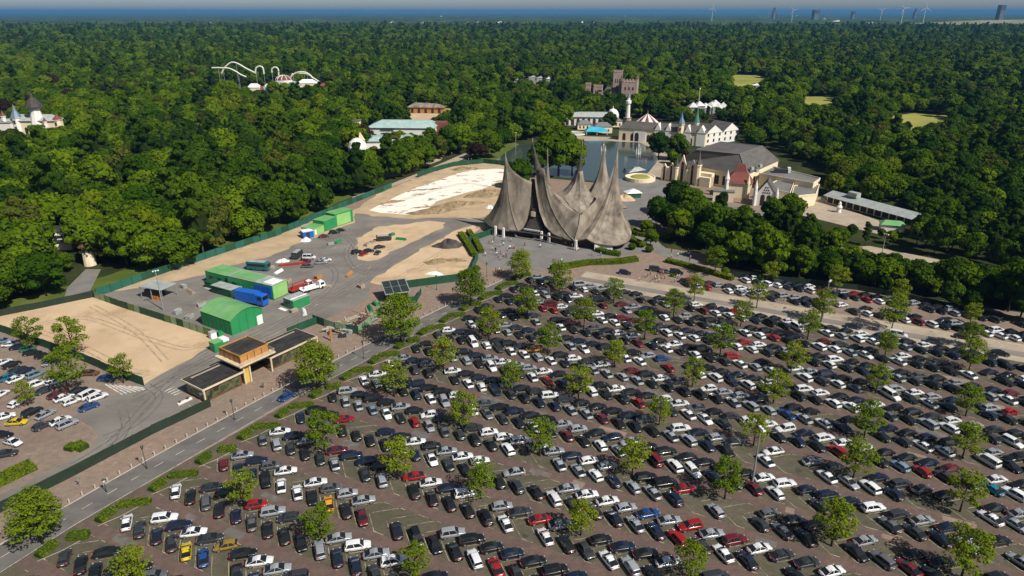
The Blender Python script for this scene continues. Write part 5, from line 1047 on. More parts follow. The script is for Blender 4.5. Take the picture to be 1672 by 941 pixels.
sail([(9.3, 277.6, 24.5), (10.2, 275.6, 18), (11.3, 273, 11.8), (13.6, 270, 6.6), (16.6, 267, 4.2), (20, 264.4, 3.4), (25, 260.4, 3.0), (26.6, 262.5, 8), (27.5, 265.5, 12.5), (24.5, 270, 14), (21.5, 276, 16.5), (17.5, 284, 16), (14, 290, 13), (9.5, 290, 14), (8.2, 283, 18)], (10.3, 279.4, 28.6), .83, (8.4, 279.6, 39.0), tipr=1.75, off=-.75)
sail([(21.5, 276, 16.5), (24.5, 270, 14), (27.5, 265.5, 12.5), (31, 270, 13.0), (36.8, 277, 14.5), (39.5, 288, 9), (30, 299, 5), (19, 297, 7), (14, 290, 13), (17.5, 284, 16)], (28.6, 285.5, 26.0), .88, (29.3, 286.5, 36.5), tipr=1.25)
sail([(25, 260.4, 3.0), (27.5, 259.3, 4.0), (29.6, 258.4, 4.8), (32.2, 257.4, 3.4), (36, 256.4, 2.9), (41, 256.2, 2.6), (45.6, 258.8, 3.0), (48.0, 264, 3.0), (49.8, 272, 3.2), (50.3, 280, 4), (48, 291, 5), (40.5, 290, 9), (36.8, 277, 14.5), (31, 270, 13.0), (27.5, 265.5, 12.5), (26.6, 262.5, 8)], (43.2, 279.5, 35.0))
sail([(31, 303, 9), (33, 297, 10), (40, 293, 9), (48, 296, 7), (53, 304, 5), (51, 315, 4), (42, 319, 4), (33, 315, 5)], (40.8, 304, 33.0))
sail([(11, 308, 5), (15, 305, 5), (20, 306.5, 5), (22, 311, 5), (19, 317, 5), (13, 317, 5)], (16.2, 311.0, 29.0))
def seam(base, apex, end=.985, n=26, t1=1.0):
    a, b = np.array(base, float), np.array(apex, float); pts_ = []
    for k in range(int(n * t1)):
        t = k / n; xy = a[:2] + (b[:2] - a[:2]) * t * end; pts_.append((xy[0], xy[1], a[2] + (b[2] - a[2]) * float(np.interp(t, PR_T, PR_F)) + .04))
    MB().tube(pts_, [.26 - .18 * k / n for k in range(len(pts_))], 'shingle_pale', 5).build('ridge_seam', e)
for bs, apx, en in (((27.5, 265.5, 12.5), (43.2, 279.5, 35), .985), ((21.5, 276, 16.5), (28.6, 285.5, 26), .88), ((36.8, 277, 14.5), (28.6, 285.5, 26), .88), ((31, 270, 13), (28.6, 285.5, 26), .88), ((32.2, 257.4, 3.4), (43.2, 279.5, 35), .985), ((25, 260.4, 3), (10.3, 279.4, 28.6), .83), ((24.5, 270, 14), (10.3, 279.4, 28.6), .83), ((2.6, 273.2, 3.2), (-2.6, 280, 33), .985), ((8.0, 282, 17), (-2.6, 280, 33), .985), ((33, 297, 10), (40.8, 304, 33), .985)): seam(bs, apx, en)
MB().tube([(21.5, 276, 16.6), (24.5, 270, 14.1), (27.5, 265.5, 12.6), (26.6, 262.5, 8.1), (25, 260.4, 3.1)], .22, 'shingle_pale', 5).build('ridge_seam', e)
MB().tube([(27.5, 265.5, 12.7), (31, 270, 13.3), (36.8, 277, 14.8)], .42, 'shingle_dark', 6).build('ridge_seam', e)
core = [(-6, 283), (2, 278.5), (8, 277.5), (14, 272), (24, 264.5), (36, 261.5), (44, 263), (46, 279), (44, 292), (20, 294), (0, 293)]
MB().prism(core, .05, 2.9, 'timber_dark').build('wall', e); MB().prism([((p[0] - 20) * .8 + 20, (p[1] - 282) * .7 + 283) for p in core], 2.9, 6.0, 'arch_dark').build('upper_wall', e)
for (px, py) in ((809, 385), (822, 388), (884, 394), (896, 397), (940, 409)):
    x, y = P(px, py); MB().box((x, y, 0.05), (.9, .9, 4.2), 'stucco_white', R(-30), .85).build('column', e)
x, y = P(985, 409); MB().box((x, y + .2, .05), (7.2, 2.2, 2.5), 'stucco_white', R(-3)).build('white_wall', e)
# the dark gap between the two front sails with its framed front
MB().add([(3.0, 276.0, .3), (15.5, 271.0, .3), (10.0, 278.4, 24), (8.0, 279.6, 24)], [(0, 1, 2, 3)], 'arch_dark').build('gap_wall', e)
MB().loft([[(5.6, 274.6, 4.4), (12.8, 271.2, 4.4)], [(7.2, 275.2, 7.4), (11.6, 273.0, 7.4)], [(8.6, 276.0, 12.5), (9.9, 275.2, 12.5)]], 'shingle_dark', False, False, False).build('portal_roof', e)
MB().box((8.2, 272.6, 3.6), (7.0, 1.6, .5), 'steel_grey', R(-28)).build('portal_canopy', e); MB().box((8.8, 274.4, 9.2), (1.8, .5, 2.0), 'cream_trim', R(-28)).build('portal_window', e)
MB().tube([(-1.0, 274.6, 3.0), (6, 271.6, 3.1), (14, 267.2, 3.1), (20, 263.2, 3.0)], .35, 'shingle_dark', 6).build('eave_beam', e)
x, y = P(1033, 322); e2 = empty('market_tent', (x, y, .06), R(10)); tag(e2, 'white tent roof over a dark stall right of the spired hall', 'tent')
MB().box((0, 0, 0), (7, 5, 2.4), 'hoarding_green').build('stall', e2); MB().loft([[(-4.2, -3, 2.5), (4.2, -3, 2.5), (4.2, 3, 2.5), (-4.2, 3, 2.5)], [(-.3, -.3, 4.3), (.3, -.3, 4.3), (.3, .3, 4.3), (-.3, .3, 4.3)]], 'stucco_white').build('roof', e2)
heap(1020, 326, 5, 2.2, 'sand', 'sandy thatched mound behind the right spire', 21, 'thatch_mound')
x, y = P(1045, 294); e2 = empty('round_terrace', (x, y, .07)); tag(e2, 'round terrace with yellow flower bed at the pond corner', 'terrace')
MB().lathe(0, 0, [(8.5, 0), (8.5, 2.0), (7.8, 2.0), (7.8, 1.6)], 'stucco_cream', 24).build('wall', e2); MB().lathe(0, 0, [(5.6, 1.6), (4.5, 2.2), (.2, 2.4)], 'field_gold', 18).build('flower_bed', e2)
MB().loft([[(-6, 4, 3), (2, 10, 3), (6, 14, 2.6), (-4, 14, 2.6)], [(-2, 9, 5), (0, 10, 5), (1, 11.5, 5), (-2, 11.5, 5)]], 'steel_grey').build('roof', e2)

# ================================================================== THEATRE WITH THE BIG GREY ROOF
A_, B_, C_ = (np.array(P(*q, 9.0)) for q in ((1103, 266), (1219, 285), (1271, 262)))
D_ = A_ + C_ - B_; pl = [np.array(P(*q, 17.5)) for q in ((1137, 245), (1208, 252), (1245, 239), (1176, 232))]
e = empty('theatre', (0, 0, 0)); tag(e, 'large theatre with broad grey hipped roof behind a row of cream gables', 'theatre')
MB().prism([tuple(A_ + (B_ - A_) * .01), tuple(B_), tuple(C_), tuple(D_)], 0.02, 9.0, 'stucco_cream').build('wall', e)
mb = MB(); ev = []
cen = (A_ + B_ + C_ + D_) / 4
for q in (A_, B_, C_, D_): ev.append(tuple(q + (q - cen) * .02) + (8.9,))
mb.loft([ev, [tuple(q) + (17.5,) for q in pl]], 'slate', False, True); mb.build('roof', e)
mb = MB()
for i in range(4): mb.tube([ev[i], tuple(pl[i]) + (17.6,)], .22, 'flat_roof_grey', 5); mb.tube([tuple(pl[i]) + (17.6,), tuple(pl[(i + 1) % 4]) + (17.6,)], .22, 'flat_roof_grey', 5)
mb.build('ridge', e)
for (px, py) in ((1228, 272), (1242, 268), (1250, 251), (1253, 249), (1236, 276)):
    x, y = P(px, py, 12.5); MB().box((x, y, 10.8), (1.6, 1.6, 1.5), 'steel_grey' if py > 255 else 'dark_panel', R(20)).build('roof_vent', e)
for (q0, q1, n_) in ((A_, B_, 9), (B_, C_, 6)):
    dq = (q1 - q0) / np.linalg.norm(q1 - q0); nq = np.array((dq[1], -dq[0]))
    for i in range(n_):
        c_ = q0 + (q1 - q0) * (i + .5) / n_ + nq * .02; MB().box((c_[0], c_[1], 1.2), (2.6, .12, 4.8), 'arch_dark', math.atan2(dq[1], dq[0])).build('window', e)
mb = MB(); dv = (C_ - B_) / np.linalg.norm(C_ - B_)
fa, fb = np.array(P(1079, 294)), np.array(P(1160, 306)); fd = fb - fa; FL = np.linalg.norm(fd); fang = math.atan2(fd[1], fd[0])
e = empty('gabled_facade', (*fa, .05), fang); tag(e, 'cream facade with pointed gables, turrets and a row of dark arches facing the pond', 'facade')
def arch(mb, x, w, h, y, mat='arch_dark', n=7):
    pts = [(x - w / 2, y, 0.2), (x + w / 2, y, 0.2), (x + w / 2, y, h - w * .6)] + [(x + w / 2 * math.cos(math.pi * i / n), y, h - w * .6 + w * .75 * math.sin(math.pi * i / n) ** .8) for i in range(1, n)] + [(x - w / 2, y, h - w * .6)]
    mb.add(pts, [list(range(len(pts)))[::1]], mat)
MB().box((FL / 2, 2.5, 0), (FL, 5, 7.0), 'stucco_cream').build('wall', e)
mb = MB()
for i in range(10): arch(mb, 1.7 + (FL - 3) * i / 9.3, 1.7, 4.2, -.03); 
for i in range(10): arch(mb, 1.7 + (FL - 3) * i / 9.3, .8, 1.6, -.03) if False else None
mb.build('arch', e)
def gable(x, w, h0, h1, y=-.25, dpt=1.0, mat='stucco_cream'):
    mb = MB(); mb.add([(x - w / 2, y, 0.1), (x + w / 2, y, 0.1), (x + w / 2, y, h0), (x, y, h1), (x - w / 2, y, h0), (x - w / 2, y + dpt, 0.1), (x + w / 2, y + dpt, 0.1), (x + w / 2, y + dpt, h0), (x, y + dpt, h1), (x - w / 2, y + dpt, h0)],
        [(0, 1, 2, 3, 4), (9, 8, 7, 6, 5), (1, 6, 7, 2), (2, 7, 8, 3), (3, 8, 9, 4), (4, 9, 5, 0)], mat); o = mb.build('gable', e)
    m2 = MB(); arch(m2, x, w * .3, h0 + (h1 - h0) * .45, y - .03, 'arch_dark'); m2.box((x, y - .05, h0 * .9), (w * .18, .08, (h1 - h0) * .35), 'stained_red'); m2.build('window', o)
gable(FL * .42, 5.0, 8.5, 15.5); gable(FL * .62, 4.2, 8.0, 13.5); gable(FL * .2, 4, 7, 10.5); gable(FL * .06, 3.5, 6.6, 9.5)
for x, h, r in ((FL * .31, 11, 1.1), (FL * .74, 14.5, 1.5), (FL * .52, 10, .8)):
    o = MB().lathe(x, -.4, [(r, 0), (r, h * .72), (r * 1.25, h * .74), (r * 1.25, h * .80)], 'stucco_cream', 8).build('turret', e); MB().lathe(x, -.4, [(r * 1.2, h * .8), (r * .5, h * .98), (.05, h * 1.35)], 'slate', 8).build('spire', o)
mb = MB(); mb.box((FL * .9, 1, 0), (FL * .2, 6, 5.2), 'stucco_cream'); mb.build('side_wing', e)
# red pyramid roof house and white gothic gable
x, y = P(1203, 322); e = empty('red_roof_house', (x, y, .06), R(-20)); tag(e, 'cream house with steep dark red pyramid roof in front of the theatre', 'house')
MB().box((0, 3, 0), (12, 10, 7.5), 'stucco_cream').build('wall', e); MB().loft([[(-7, -2.6, 7.3), (7, -2.6, 7.3), (7, 8.8, 7.3), (-7, 8.8, 7.3)], [(-2.8, 1.6, 12.5), (3.4, 1.6, 12.5), (3.4, 4.8, 12.5), (-2.8, 4.8, 12.5)], [(-1.4, 2.6, 16.5), (2.0, 2.6, 16.5), (2.0, 3.6, 16.5), (-1.4, 3.6, 16.5)]], 'roof_red').build('roof', e); MB().lathe(-5.6, -2.2, [(1.1, 0), (1.0, 9), (1.3, 9.4), (.05, 14)], 'stucco_white', 8).build('turret', e)
mb = MB(); [arch(mb, q, 1.8, 4.5, -1.55) for q in (-3, 0, 3)]; mb.build('window', e); MB().lathe(4.8, -2, [(1, 0), (1, 8), (.9, 8.4), (.05, 12)], 'stucco_cream', 8).build('turret', e)
x, y = P(1218, 335); e = empty('lattice_gable_hall', (x + 4, y - 1, .06), R(-24)); tag(e, 'white gothic gable with lattice tracery over purple arched windows', 'hall')
mb = MB(); mb.add([(0, 0, 0), (9, 0, 0), (9, 0, 6), (4.5, 0, 12.5), (0, 0, 6), (0, 9, 0), (9, 9, 0), (9, 9, 6), (4.5, 9, 12.5), (0, 9, 6)], [(0, 1, 2, 3, 4), (9, 8, 7, 6, 5), (1, 6, 7, 2), (4, 9, 5, 0)], 'stucco_white'); mb.build('wall', e)
MB().add([(9.2, -.2, 6.0), (4.5, -.2, 12.8), (4.5, 9.2, 12.8), (9.2, 9.2, 6.0), (-.2, -.2, 6.0), (-.2, 9.2, 6.0)], [(0, 1, 2, 3), (1, 4, 5, 2)], 'slate').build('roof', e)
mb = MB(); arch(mb, 3.1, 2.0, 5.5, -.05, 'arch_dark'); arch(mb, 5.9, 2.0, 5.5, -.05, 'arch_dark')
for i in range(3):
    for j in range(4 - i): mb.box((3.0 + j * 1.0 + i * .5, -.06, 6.4 + i * 1.3), (.5, .08, .7), 'arch_dark')
mb.build('window', e); MB().lathe(-.5, -.3, [(.9, 0), (.9, 9), (.05, 13)], 'stucco_white', 8).build('turret', e); MB().lathe(9.4, -.3, [(.8, 0), (.8, 7), (.05, 10)], 'stucco_white', 8).build('turret', e)
x, y = P(1180, 330); e = empty('gate_house', (x, y, .06), R(-18)); tag(e, 'low cream gatehouse with a rounded arch left of the red-roofed house', 'gatehouse'); MB().box((0, 2, 0), (10, 4, 5), 'stucco_cream').build('wall', e); mb = MB(); arch(mb, 1, 3, 4.4, -.03); arch(mb, -3, 1.5, 3, -.03); mb.build('arch', e); MB().box((0, 2, 5), (10.4, 4.4, .4), 'flat_roof_grey').build('roof', e)
# flat-roofed annexes
def annex(pts, h, label, name='annex', roof='flat_roof_grey', wallm='stucco_cream'):
    q = [P(*p, h) for p in pts]; e = empty(name, (0, 0, 0)); tag(e, label, 'building'); MB().prism(q, .03, h, wallm, roof).build('wall', e); c = np.mean(q, 0)
    mb = MB()
    for a, b in zip(q, q[1:] + q[:1]):
        a, b = np.array(a), np.array(b); d = b - a; L = np.linalg.norm(d); m_ = (a + b) / 2; mb.box((m_[0], m_[1], h - .3), (L + .2, .3, .8), wallm, math.atan2(d[1], d[0]))
    mb.build('parapet', e); return e, c
e, c = annex([(1240, 284), (1262, 273), (1339, 292), (1328, 300)], 8, 'flat grey-roofed annex behind the theatre with a rooftop machine')
x, y = P(1275, 279, 9); MB().box((x, y, 8.05), (7, 4, 2.0), 'dark_panel', R(-15)).build('rooftop_unit', e); MB().box((x + 4.5, y + .5, 8.05), (1.5, 3, 2.6), 'white_panel', R(-15)).build('rooftop_unit', e)
annex([(1245, 307), (1268, 296), (1296, 300), (1290, 316)], 6, 'low annex with dark flat roof right of the lattice gable'); annex([(1292, 322), (1297, 304), (1338, 302), (1332, 318)], 5.5, 'cream walled annex with grey flat roof at the courtyard corner', roof='flat_roof_grey')
a, b = np.array(P(1348, 331)), np.array(P(1487, 370)); d = b - a; L = np.linalg.norm(d); e = empty('long_low_hall', (*a, .06), math.atan2(d[1], d[0])); tag(e, 'very long low building with shallow grey roof beyond the tree belt', 'hall')
MB().box((L / 2, 5, 0), (L, 9, 3.6), 'stucco_cream').build('wall', e); MB().add([(-1, -1.5, 3.5), (L + 1, -1.5, 3.5), (L + 1, 5, 5.4), (-1, 5, 5.4), (L + 1, 11, 3.5), (-1, 11, 3.5)], [(0, 1, 2, 3), (3, 2, 4, 5)], 'steel_grey').build('roof', e)
mb = MB(); [mb.box((2 + i * (L - 4) / 11, -.03 + .48, .3), ((L - 4) / 12 - .4, .1, 2.7), 'arch_dark') for i in range(12)]; mb.build('opening', e); MB().box((12, 4, 5.2), (5, 3, 2.2), 'steel_grey').build('roof_vent', e)
x, y = P(1440, 378); e = empty('green_roof_shed', (x, y, .06), R(-18)); tag(e, 'small shed with pale green roof at the end of the long low building', 'shed'); MB().box((4, 3, 0), (9, 6, 3), 'stucco_white').build('wall', e); MB().loft([[(-1, -.5, 3), (9, -.5, 3), (9, 6.5, 3), (-1, 6.5, 3)], [(1, 2.8, 4.4), (7, 2.8, 4.4), (7, 3.2, 4.4), (1, 3.2, 4.4)]], 'cabin_roof').build('roof', e)
for px, py, c1, lab in ((1369, 347, 'stucco_white', 'white statue-like chimney figure in the courtyard'),):
    x, y = P(px, py); tag(MB().lathe(0, 0, [(1.2, 0), (1.0, 1.5), (1.4, 2.6), (.7, 3.6), (.75, 4.4), (.3, 5.2)], c1, 9).build('sculpture', None, (x, y, .06)), 'pale rounded sculpture standing in the courtyard before the long low building', 'sculpture')

# ================================================================== BEHIND THE POND
def tower(e, x, y, z, r, h, mat, roofmat, rh, n=8, name='tower', batt=False):
    o = MB().lathe(x, y, [(r, z), (r * .96, z + h), (r * 1.15, z + h + .2), (r * 1.15, z + h + 1.0)], mat, n, math.pi / n).build(name, e)
    MB().lathe(x, y, [(r * 1.25, z + h + 1.0), (r * .45, z + h + 1 + rh * .5), (.05, z + h + 1 + rh)], roofmat, n, math.pi / n).build('spire', o)
    w = MB()
    for k in range(2): w.box((x, y - r * 1.0, z + h * (.45 + .3 * k)), (r * .4, .25, r * .8), 'arch_dark')
    w.build('window', o); return o
a, b = np.array(P(1010, 229)), np.array(P(1150, 240)); d = b - a; L = np.linalg.norm(d); e = empty('waterfront_terrace_house', (*a, .08), math.atan2(d[1], d[0])); tag(e, 'long cream waterfront building with grey roofs and two pointed towers', 'building')
MB().box((L / 2, 6, 0), (L, 12, 9), 'stucco_cream').build('wall', e); MB().loft([[(-.6, -.6, 9), (L + .6, -.6, 9), (L + .6, 12.6, 9), (-.6, 12.6, 9)], [(4, 5.5, 13.5), (L - 4, 5.5, 13.5), (L - 4, 6.5, 13.5), (4, 6.5, 13.5)]], 'slate').build('roof', e)
mb = MB(); [arch(mb, 4 + i * (L - 8) / 9, 2.4, 5, -.04) for i in range(10)]; mb.build('window', e)
mb = MB(); mb.box((L * .25, -.2, 0.05), (9, .6, 7), 'stucco_white'); arch(mb, L * .25 - 2, 3, 6, -.55, 'arch_dark'); mb.build('white_bay', e)
tower(e, L * .72, 0, 0, 2.2, 14, 'stucco_cream', 'spire_blue', 8); tower(e, L * .86, 9, 0, 1.8, 14, 'stucco_white', 'spire_green', 12)
for x, w in ((L * .46, 5), (L * .58, 4.5), (L * .80, 5), (L * .95, 6)):
    o = MB().add([(x - w / 2, -.4, 0), (x + w / 2, -.4, 0), (x + w / 2, -.4, 9), (x, -.4, 14), (x - w / 2, -.4, 9), (x - w / 2, 6, 0), (x + w / 2, 6, 0), (x + w / 2, 6, 9), (x, 6, 14), (x - w / 2, 6, 9)], [(0, 1, 2, 3, 4), (1, 6, 7, 2), (5, 0, 4, 9), (2, 7, 8, 3), (3, 8, 9, 4)], 'stucco_white').build('gable', e)
x, y = P(1055, 226); e = empty('carousel_house', (x, y - 5, .08)); tag(e, 'round pavilion with red and white striped dome roof by the pond', 'pavilion')
MB().lathe(0, 6, [(8.5, 0), (8.5, 9.2)], 'stucco_white', 16).build('wall', e); rr = [(10.2, 9), (8.6, 12), (5, 14.8), (.3, 18)]
for k in range(5): a = -2.5 + .47 * k; MB().box((8.5 * math.cos(a), 6 + 8.5 * math.sin(a), .1), (.3, 2.2, 5.0), 'arch_dark', a).build('arch', e)
for k in range(16):
    a0, a1 = 2 * math.pi * k / 16, 2 * math.pi * (k + 1) / 16; MB().loft([[(r * math.cos(a0), 6 + r * math.sin(a0), z), (r * math.cos(a1), 6 + r * math.sin(a1), z)] for r, z in rr], 'roof_red' if k % 2 else 'stucco_white', False, False, False).build('roof_segment', e)
MB().lathe(0, 6, [(.6, 18), (.3, 20.5)], 'roof_red', 8).build('finial', e)
a, b = np.array(P(1150, 238)), np.array(P(1205, 230)); d = b - a; L = np.linalg.norm(d); e = empty('gabled_row_house', (*a, .06), math.atan2(d[1], d[0])); tag(e, 'white gabled houses with dark roofs at the right end of the waterfront', 'house')
MB().box((L / 2, 8, 0), (L, 16, 8), 'stucco_white').build('wall', e)
for i in range(2):
    x0_, x1_ = L * i / 2, L * (i + 1) / 2; MB().add([(x0_, -.3, 8), (x1_, -.3, 8), ((x0_ + x1_) / 2, -.3, 13.5), (x0_, 16, 8), (x1_, 16, 8), ((x0_ + x1_) / 2, 16, 13.5)], [(0, 1, 2), (5, 4, 3)], 'stucco_white').build('gable', e)
    MB().add([(x0_ - .3, -.5, 7.9), ((x0_ + x1_) / 2, -.5, 13.8), ((x0_ + x1_) / 2, 16.5, 13.8), (x0_ - .3, 16.5, 7.9), (x1_ + .3, -.5, 7.9), (x1_ + .3, 16.5, 7.9)], [(0, 1, 2, 3), (1, 4, 5, 2)], 'slate').build('roof', e)
mb = MB(); [mb.box((L * (i + .5) / 6, -.35, 2 + 4 * j), (1.2, .1, 2), 'arch_dark') for i in range(6) for j in range(2)]; mb.build('window', e)
X, Y, Z = at_Y(1027, 156, 560); e = empty('lookout_tower', (X, 560, .05)); tag(e, 'slender white lookout tower with a red brick foot behind the waterfront', 'tower')
MB().lathe(0, 0, [(3.2, 0), (3.0, 9), (3.4, 9.5)], 'brick_pink', 10).build('foot', e); MB().lathe(0, 0, [(1.9, 9), (1.5, 20), (2.3, 20.5), (2.3, 22.5), (1.2, 23), (1.2, Z - 1.5)], 'stucco_white', 10).build('shaft', e); MB().lathe(0, 0, [(1.5, Z - 1.5), (.4, Z + 1), (.05, Z + 3)], 'spire_blue', 10).build('cap', e)
a = np.array(P(922, 205)); e = empty('station_hall', (*a, .06), R(-3)); tag(e, 'long grey barrel roof with a white dome at its right end, left of the waterfront', 'hall')
MB().box((18, 5, 0), (38, 10, 7), 'stucco_white').build('wall', e); MB().loft([[(x, -1 + 12 * i / 8, 7 + 3.6 * math.sin(math.pi * i / 8)) for i in range(9)] for x in (-2, 18, 37)], 'steel_grey', False, False, False).build('roof', e)
MB().lathe(40, 4, [(5, 0), (5, 8), (4.6, 10), (3, 12.4), (.3, 13.6), (.2, 15.5)], 'stucco_white', 14).build('dome', e); mb = MB(); [arch(mb, 2 + 4.5 * i, 2.6, 5.5, -.05) for i in range(8)]; mb.build('window', e)
for px, py, w, h, lab in ((985, 218, 14, 5, 'low cream house with flowered front by the swimming pool'), (1000, 208, 16, 5, 'cream house with grey roof between pool and striped pavilion'), (955, 212, 12, 4, 'small white house left of the turquoise tent')):
    x, y = P(px, py); e = empty('low_house', (x, y, .06), R(5)); tag(e, lab, 'house'); MB().box((0, 4, 0), (w, 8, h), 'stucco_cream').build('wall', e); MB().loft([[(-w / 2 - .5, -.5, h), (w / 2 + .5, -.5, h), (w / 2 + .5, 8.5, h), (-w / 2 - .5, 8.5, h)], [(-w / 4, 3.6, h + 3), (w / 4, 3.6, h + 3), (w / 4, 4.4, h + 3), (-w / 4, 4.4, h + 3)]], 'flat_roof_grey').build('roof', e); mb = MB(); [mb.box((-w / 2 + 2 + 3 * i, -.05, 1), (1.2, .1, 2), 'arch_dark') for i in range(int(w / 3))]; mb.build('window', e)
x, y = P(974, 220); e = empty('turquoise_tent', (x, y, .08)); tag(e, 'bright turquoise awning at the pond edge', 'awning'); MB().loft([[(-9, -3, 2.6), (9, -3, 2.2), (9, 4, 2.8), (-9, 4, 3.2)], [(-5, .5, 6), (5, .5, 5.2), (5, 1, 5.2), (-5, 1, 6)]], 'turquoise').build('canopy', e); [MB().lathe(q, -2.6, [(.15, 0), (.15, 2.6)], 'white_panel', 6).build('pole', e) for q in (-8, 0, 8)]
x, y = P(938, 219); e = empty('swimming_pool', (x, y, .08)); tag(e, 'small blue-green pool with cream rim left of the turquoise awning', 'pool'); MB().lathe(0, 0, [(9, 0), (9, .9), (7.8, .9), (7.8, .5)], 'stucco_cream', 20).build('rim', e); MB().lathe(0, 0, [(7.7, .45), (7.6, .55)], 'glass_roof', 20).build('water', e)
for px, py, h, lab in ((1042, 252, 7, 'white water jet rising from the pond, right one'), (985, 247, 5, 'small white water jet on the pond, left one')):
    x, y = P(px, py); mb = MB(); mb.lathe(0, 0, [(.9, 0), (.35, h * .5), (.5, h * .8), (.08, h)], 'far_white', 8); mb.lathe(1.4, 0, [(.5, 0), (.2, h * .6), (.05, h * .8)], 'far_white', 8); mb.lathe(-1.3, .2, [(.5, 0), (.2, h * .5), (.05, h * .7)], 'far_white', 8); tag(mb.build('fountain_jet', None, (x, y, .07)), lab, 'fountain')
for px, py, lab in ((1020, 280, 'small dark boat on the pond near the round terrace'), (952, 232, 'dark boat moored at the far shore of the pond, left of the jets'), (1003, 292, 'little boat below the small jet at the pond edge')):
    x, y = P(px, py); tag(MB().loft([[(-2 + 4 * t, -.9 * math.sin(math.pi * (.12 + .8 * t)), .6), (-2 + 4 * t, 0, 0), (-2 + 4 * t, .9 * math.sin(math.pi * (.12 + .8 * t)), .6)] for t in (0, .3, .7, 1)], 'timber_dark', True, True, True).box((0, 0, .5), (1.2, .9, 1.2), 'dark_panel').build('boat', None, (x, y, .07), R(50)), lab, 'boat')
# castle in the wood
X, Y, Z = at_Y(1022, 131, 720); e = empty('castle', (X, 720, .05), R(-12)); tag(e, 'pink brick castle with square keep and ruined arches rising from the far wood', 'castle')
def keep(x, y, w, d, h, mat='brick_pink'):
    o = MB().box((x, y, 0), (w, d, h), mat).build('keep', e); mb = MB()
    for i in range(5):
        for s in (-1, 1): mb.box((x - w / 2 + w * (i + .5) / 5, y + s * d / 2, h), (w / 9, .6, 1.6), mat); mb.box((x + s * w / 2, y - d / 2 + d * (i + .5) / 5, h), (.6, d / 9, 1.6), mat)
    mb.build('battlement', o); mb = MB(); [mb.box((x - w * .25 + w * .25 * i, y - d / 2 - .03, h * (.35 + .3 * j)), (w * .1, .1, h * .13), 'arch_dark') for i in range(3) for j in range(2)]; mb.build('window', o); return o
keep(4, 0, 15, 14, 23); keep(-9, 14, 9, 9, 31); keep(-28, 4, 9, 7, 17); keep(-38, 2, 5, 5, 19)
MB().box((-14, 4, 0), (26, 10, 12), 'brick_pink').build('wall', e); MB().loft([[(-22, -1.2, 12), (-1, -1.2, 12), (-1, 9.2, 12), (-22, 9.2, 12)], [(-19, 3.8, 17), (-4, 3.8, 17), (-4, 4.2, 17), (-19, 4.2, 17)]], 'slate').build('roof', e)
tower(e, -4, -3, 0, 2.6, 22, 'brick_pink', 'slate', 7); tower(e, 11, 7, 0, 1.8, 24, 'brick_pink', 'slate', 5)
mb = MB(); arch(mb, -26, 8, 13, -.2); arch(mb, -15, 4, 9, -1.2); mb.build('arch', e)
# conservatories and orange house at upper left of the pond
a = np.array(P(590, 252)); e = empty('conservatory', (a[0], 455, .05), R(4)); tag(e, 'flat pale green glass-roofed hall among trees, nearer of two', 'conservatory'); MB().box((16, 8, 0), (36, 20, 9), 'stucco_white').build('wall', e); MB().loft([[(-3, -3, 9), (35, -3, 9), (35, 19, 9), (-3, 19, 9)], [(1, 3, 11), (31, 3, 11), (31, 13, 11), (1, 13, 11)]], 'glass_roof').build('roof', e)
X, Y, Z = at_Y(655, 202, 500); e = empty('conservatory', (X, 500, .05), R(-3)); tag(e, 'long pale green glass-roofed hall among trees, farther of two', 'conservatory'); MB().box((0, 8, 0), (48, 22, 11), 'stucco_white').build('wall', e); MB().loft([[(-25, -4, 11), (25, -4, 11), (25, 20, 11), (-25, 20, 11)], [(-16, 6, 15), (20, 6, 15), (20, 10, 15), (-16, 10, 15)]], 'glass_roof').build('roof', e); MB().loft([[(-14, -4.4, 10.5), (-4, -4.4, 10.5)], [(-12, 1, 13), (-5, 1, 13)]], 'car_glass', False, False, False).build('glazing', e); MB().box((24, 14, 0), (14, 10, 13), 'roof_red').build('red_wing', e)
X, Y, Z = at_Y(583, 230, 440); e = empty('shell_house', (X, 440, .05)); tag(e, 'rounded pale stone house with spiky crest among the left trees', 'house'); MB().lathe(0, 0, [(6, 0), (6.2, 8), (5, 11), (2.5, 13), (.2, 13.6)], 'stucco_white', 14).build('wall', e); MB().loft([[(1, -1, 12), (5, -1, 12), (5, 1, 12), (1, 1, 12)], [(2, 0, 17), (2.4, 0, 17), (2.4, .2, 17), (2, .2, 17)]], 'stucco_cream').build('crest', e); MB().box((0, -6.1, 2), (3, .5, 4), 'arch_dark').build('door', e)
X, Y, Z = at_Y(577, 188, 520); e = empty('white_kiosk', (X, 520, .05)); tag(e, 'pale square kiosk left of the glass-roofed halls', 'kiosk'); MB().box((0, 0, 0), (9, 6, 13), 'stucco_cream').build('wall', e); MB().box((0, 0, 13), (10, 7, .6), 'flat_roof_grey').build('roof', e)
X, Y, Z = at_Y(697, 165, 660); e = empty('orange_house', (X, 660, .06), R(-8)); tag(e, 'low orange-walled house with grey thatch in a sandy glade', 'house'); MB().box((0, 0, 0), (34, 12, 5.5), 'timber').build('wall', e); MB().loft([[(-18, -7, 5.4), (18, -7, 5.4), (18, 7, 5.4), (-18, 7, 5.4)], [(-12, -.5, 9), (8, -.5, 8.5), (8, .5, 8.5), (-12, .5, 9)]], 'shingle').build('roof', e); 
for i in range(5): mb = MB(); arch(mb, -13 + 6.5 * i, 2.6, 4.2, -6.05); mb.build('arch', e)
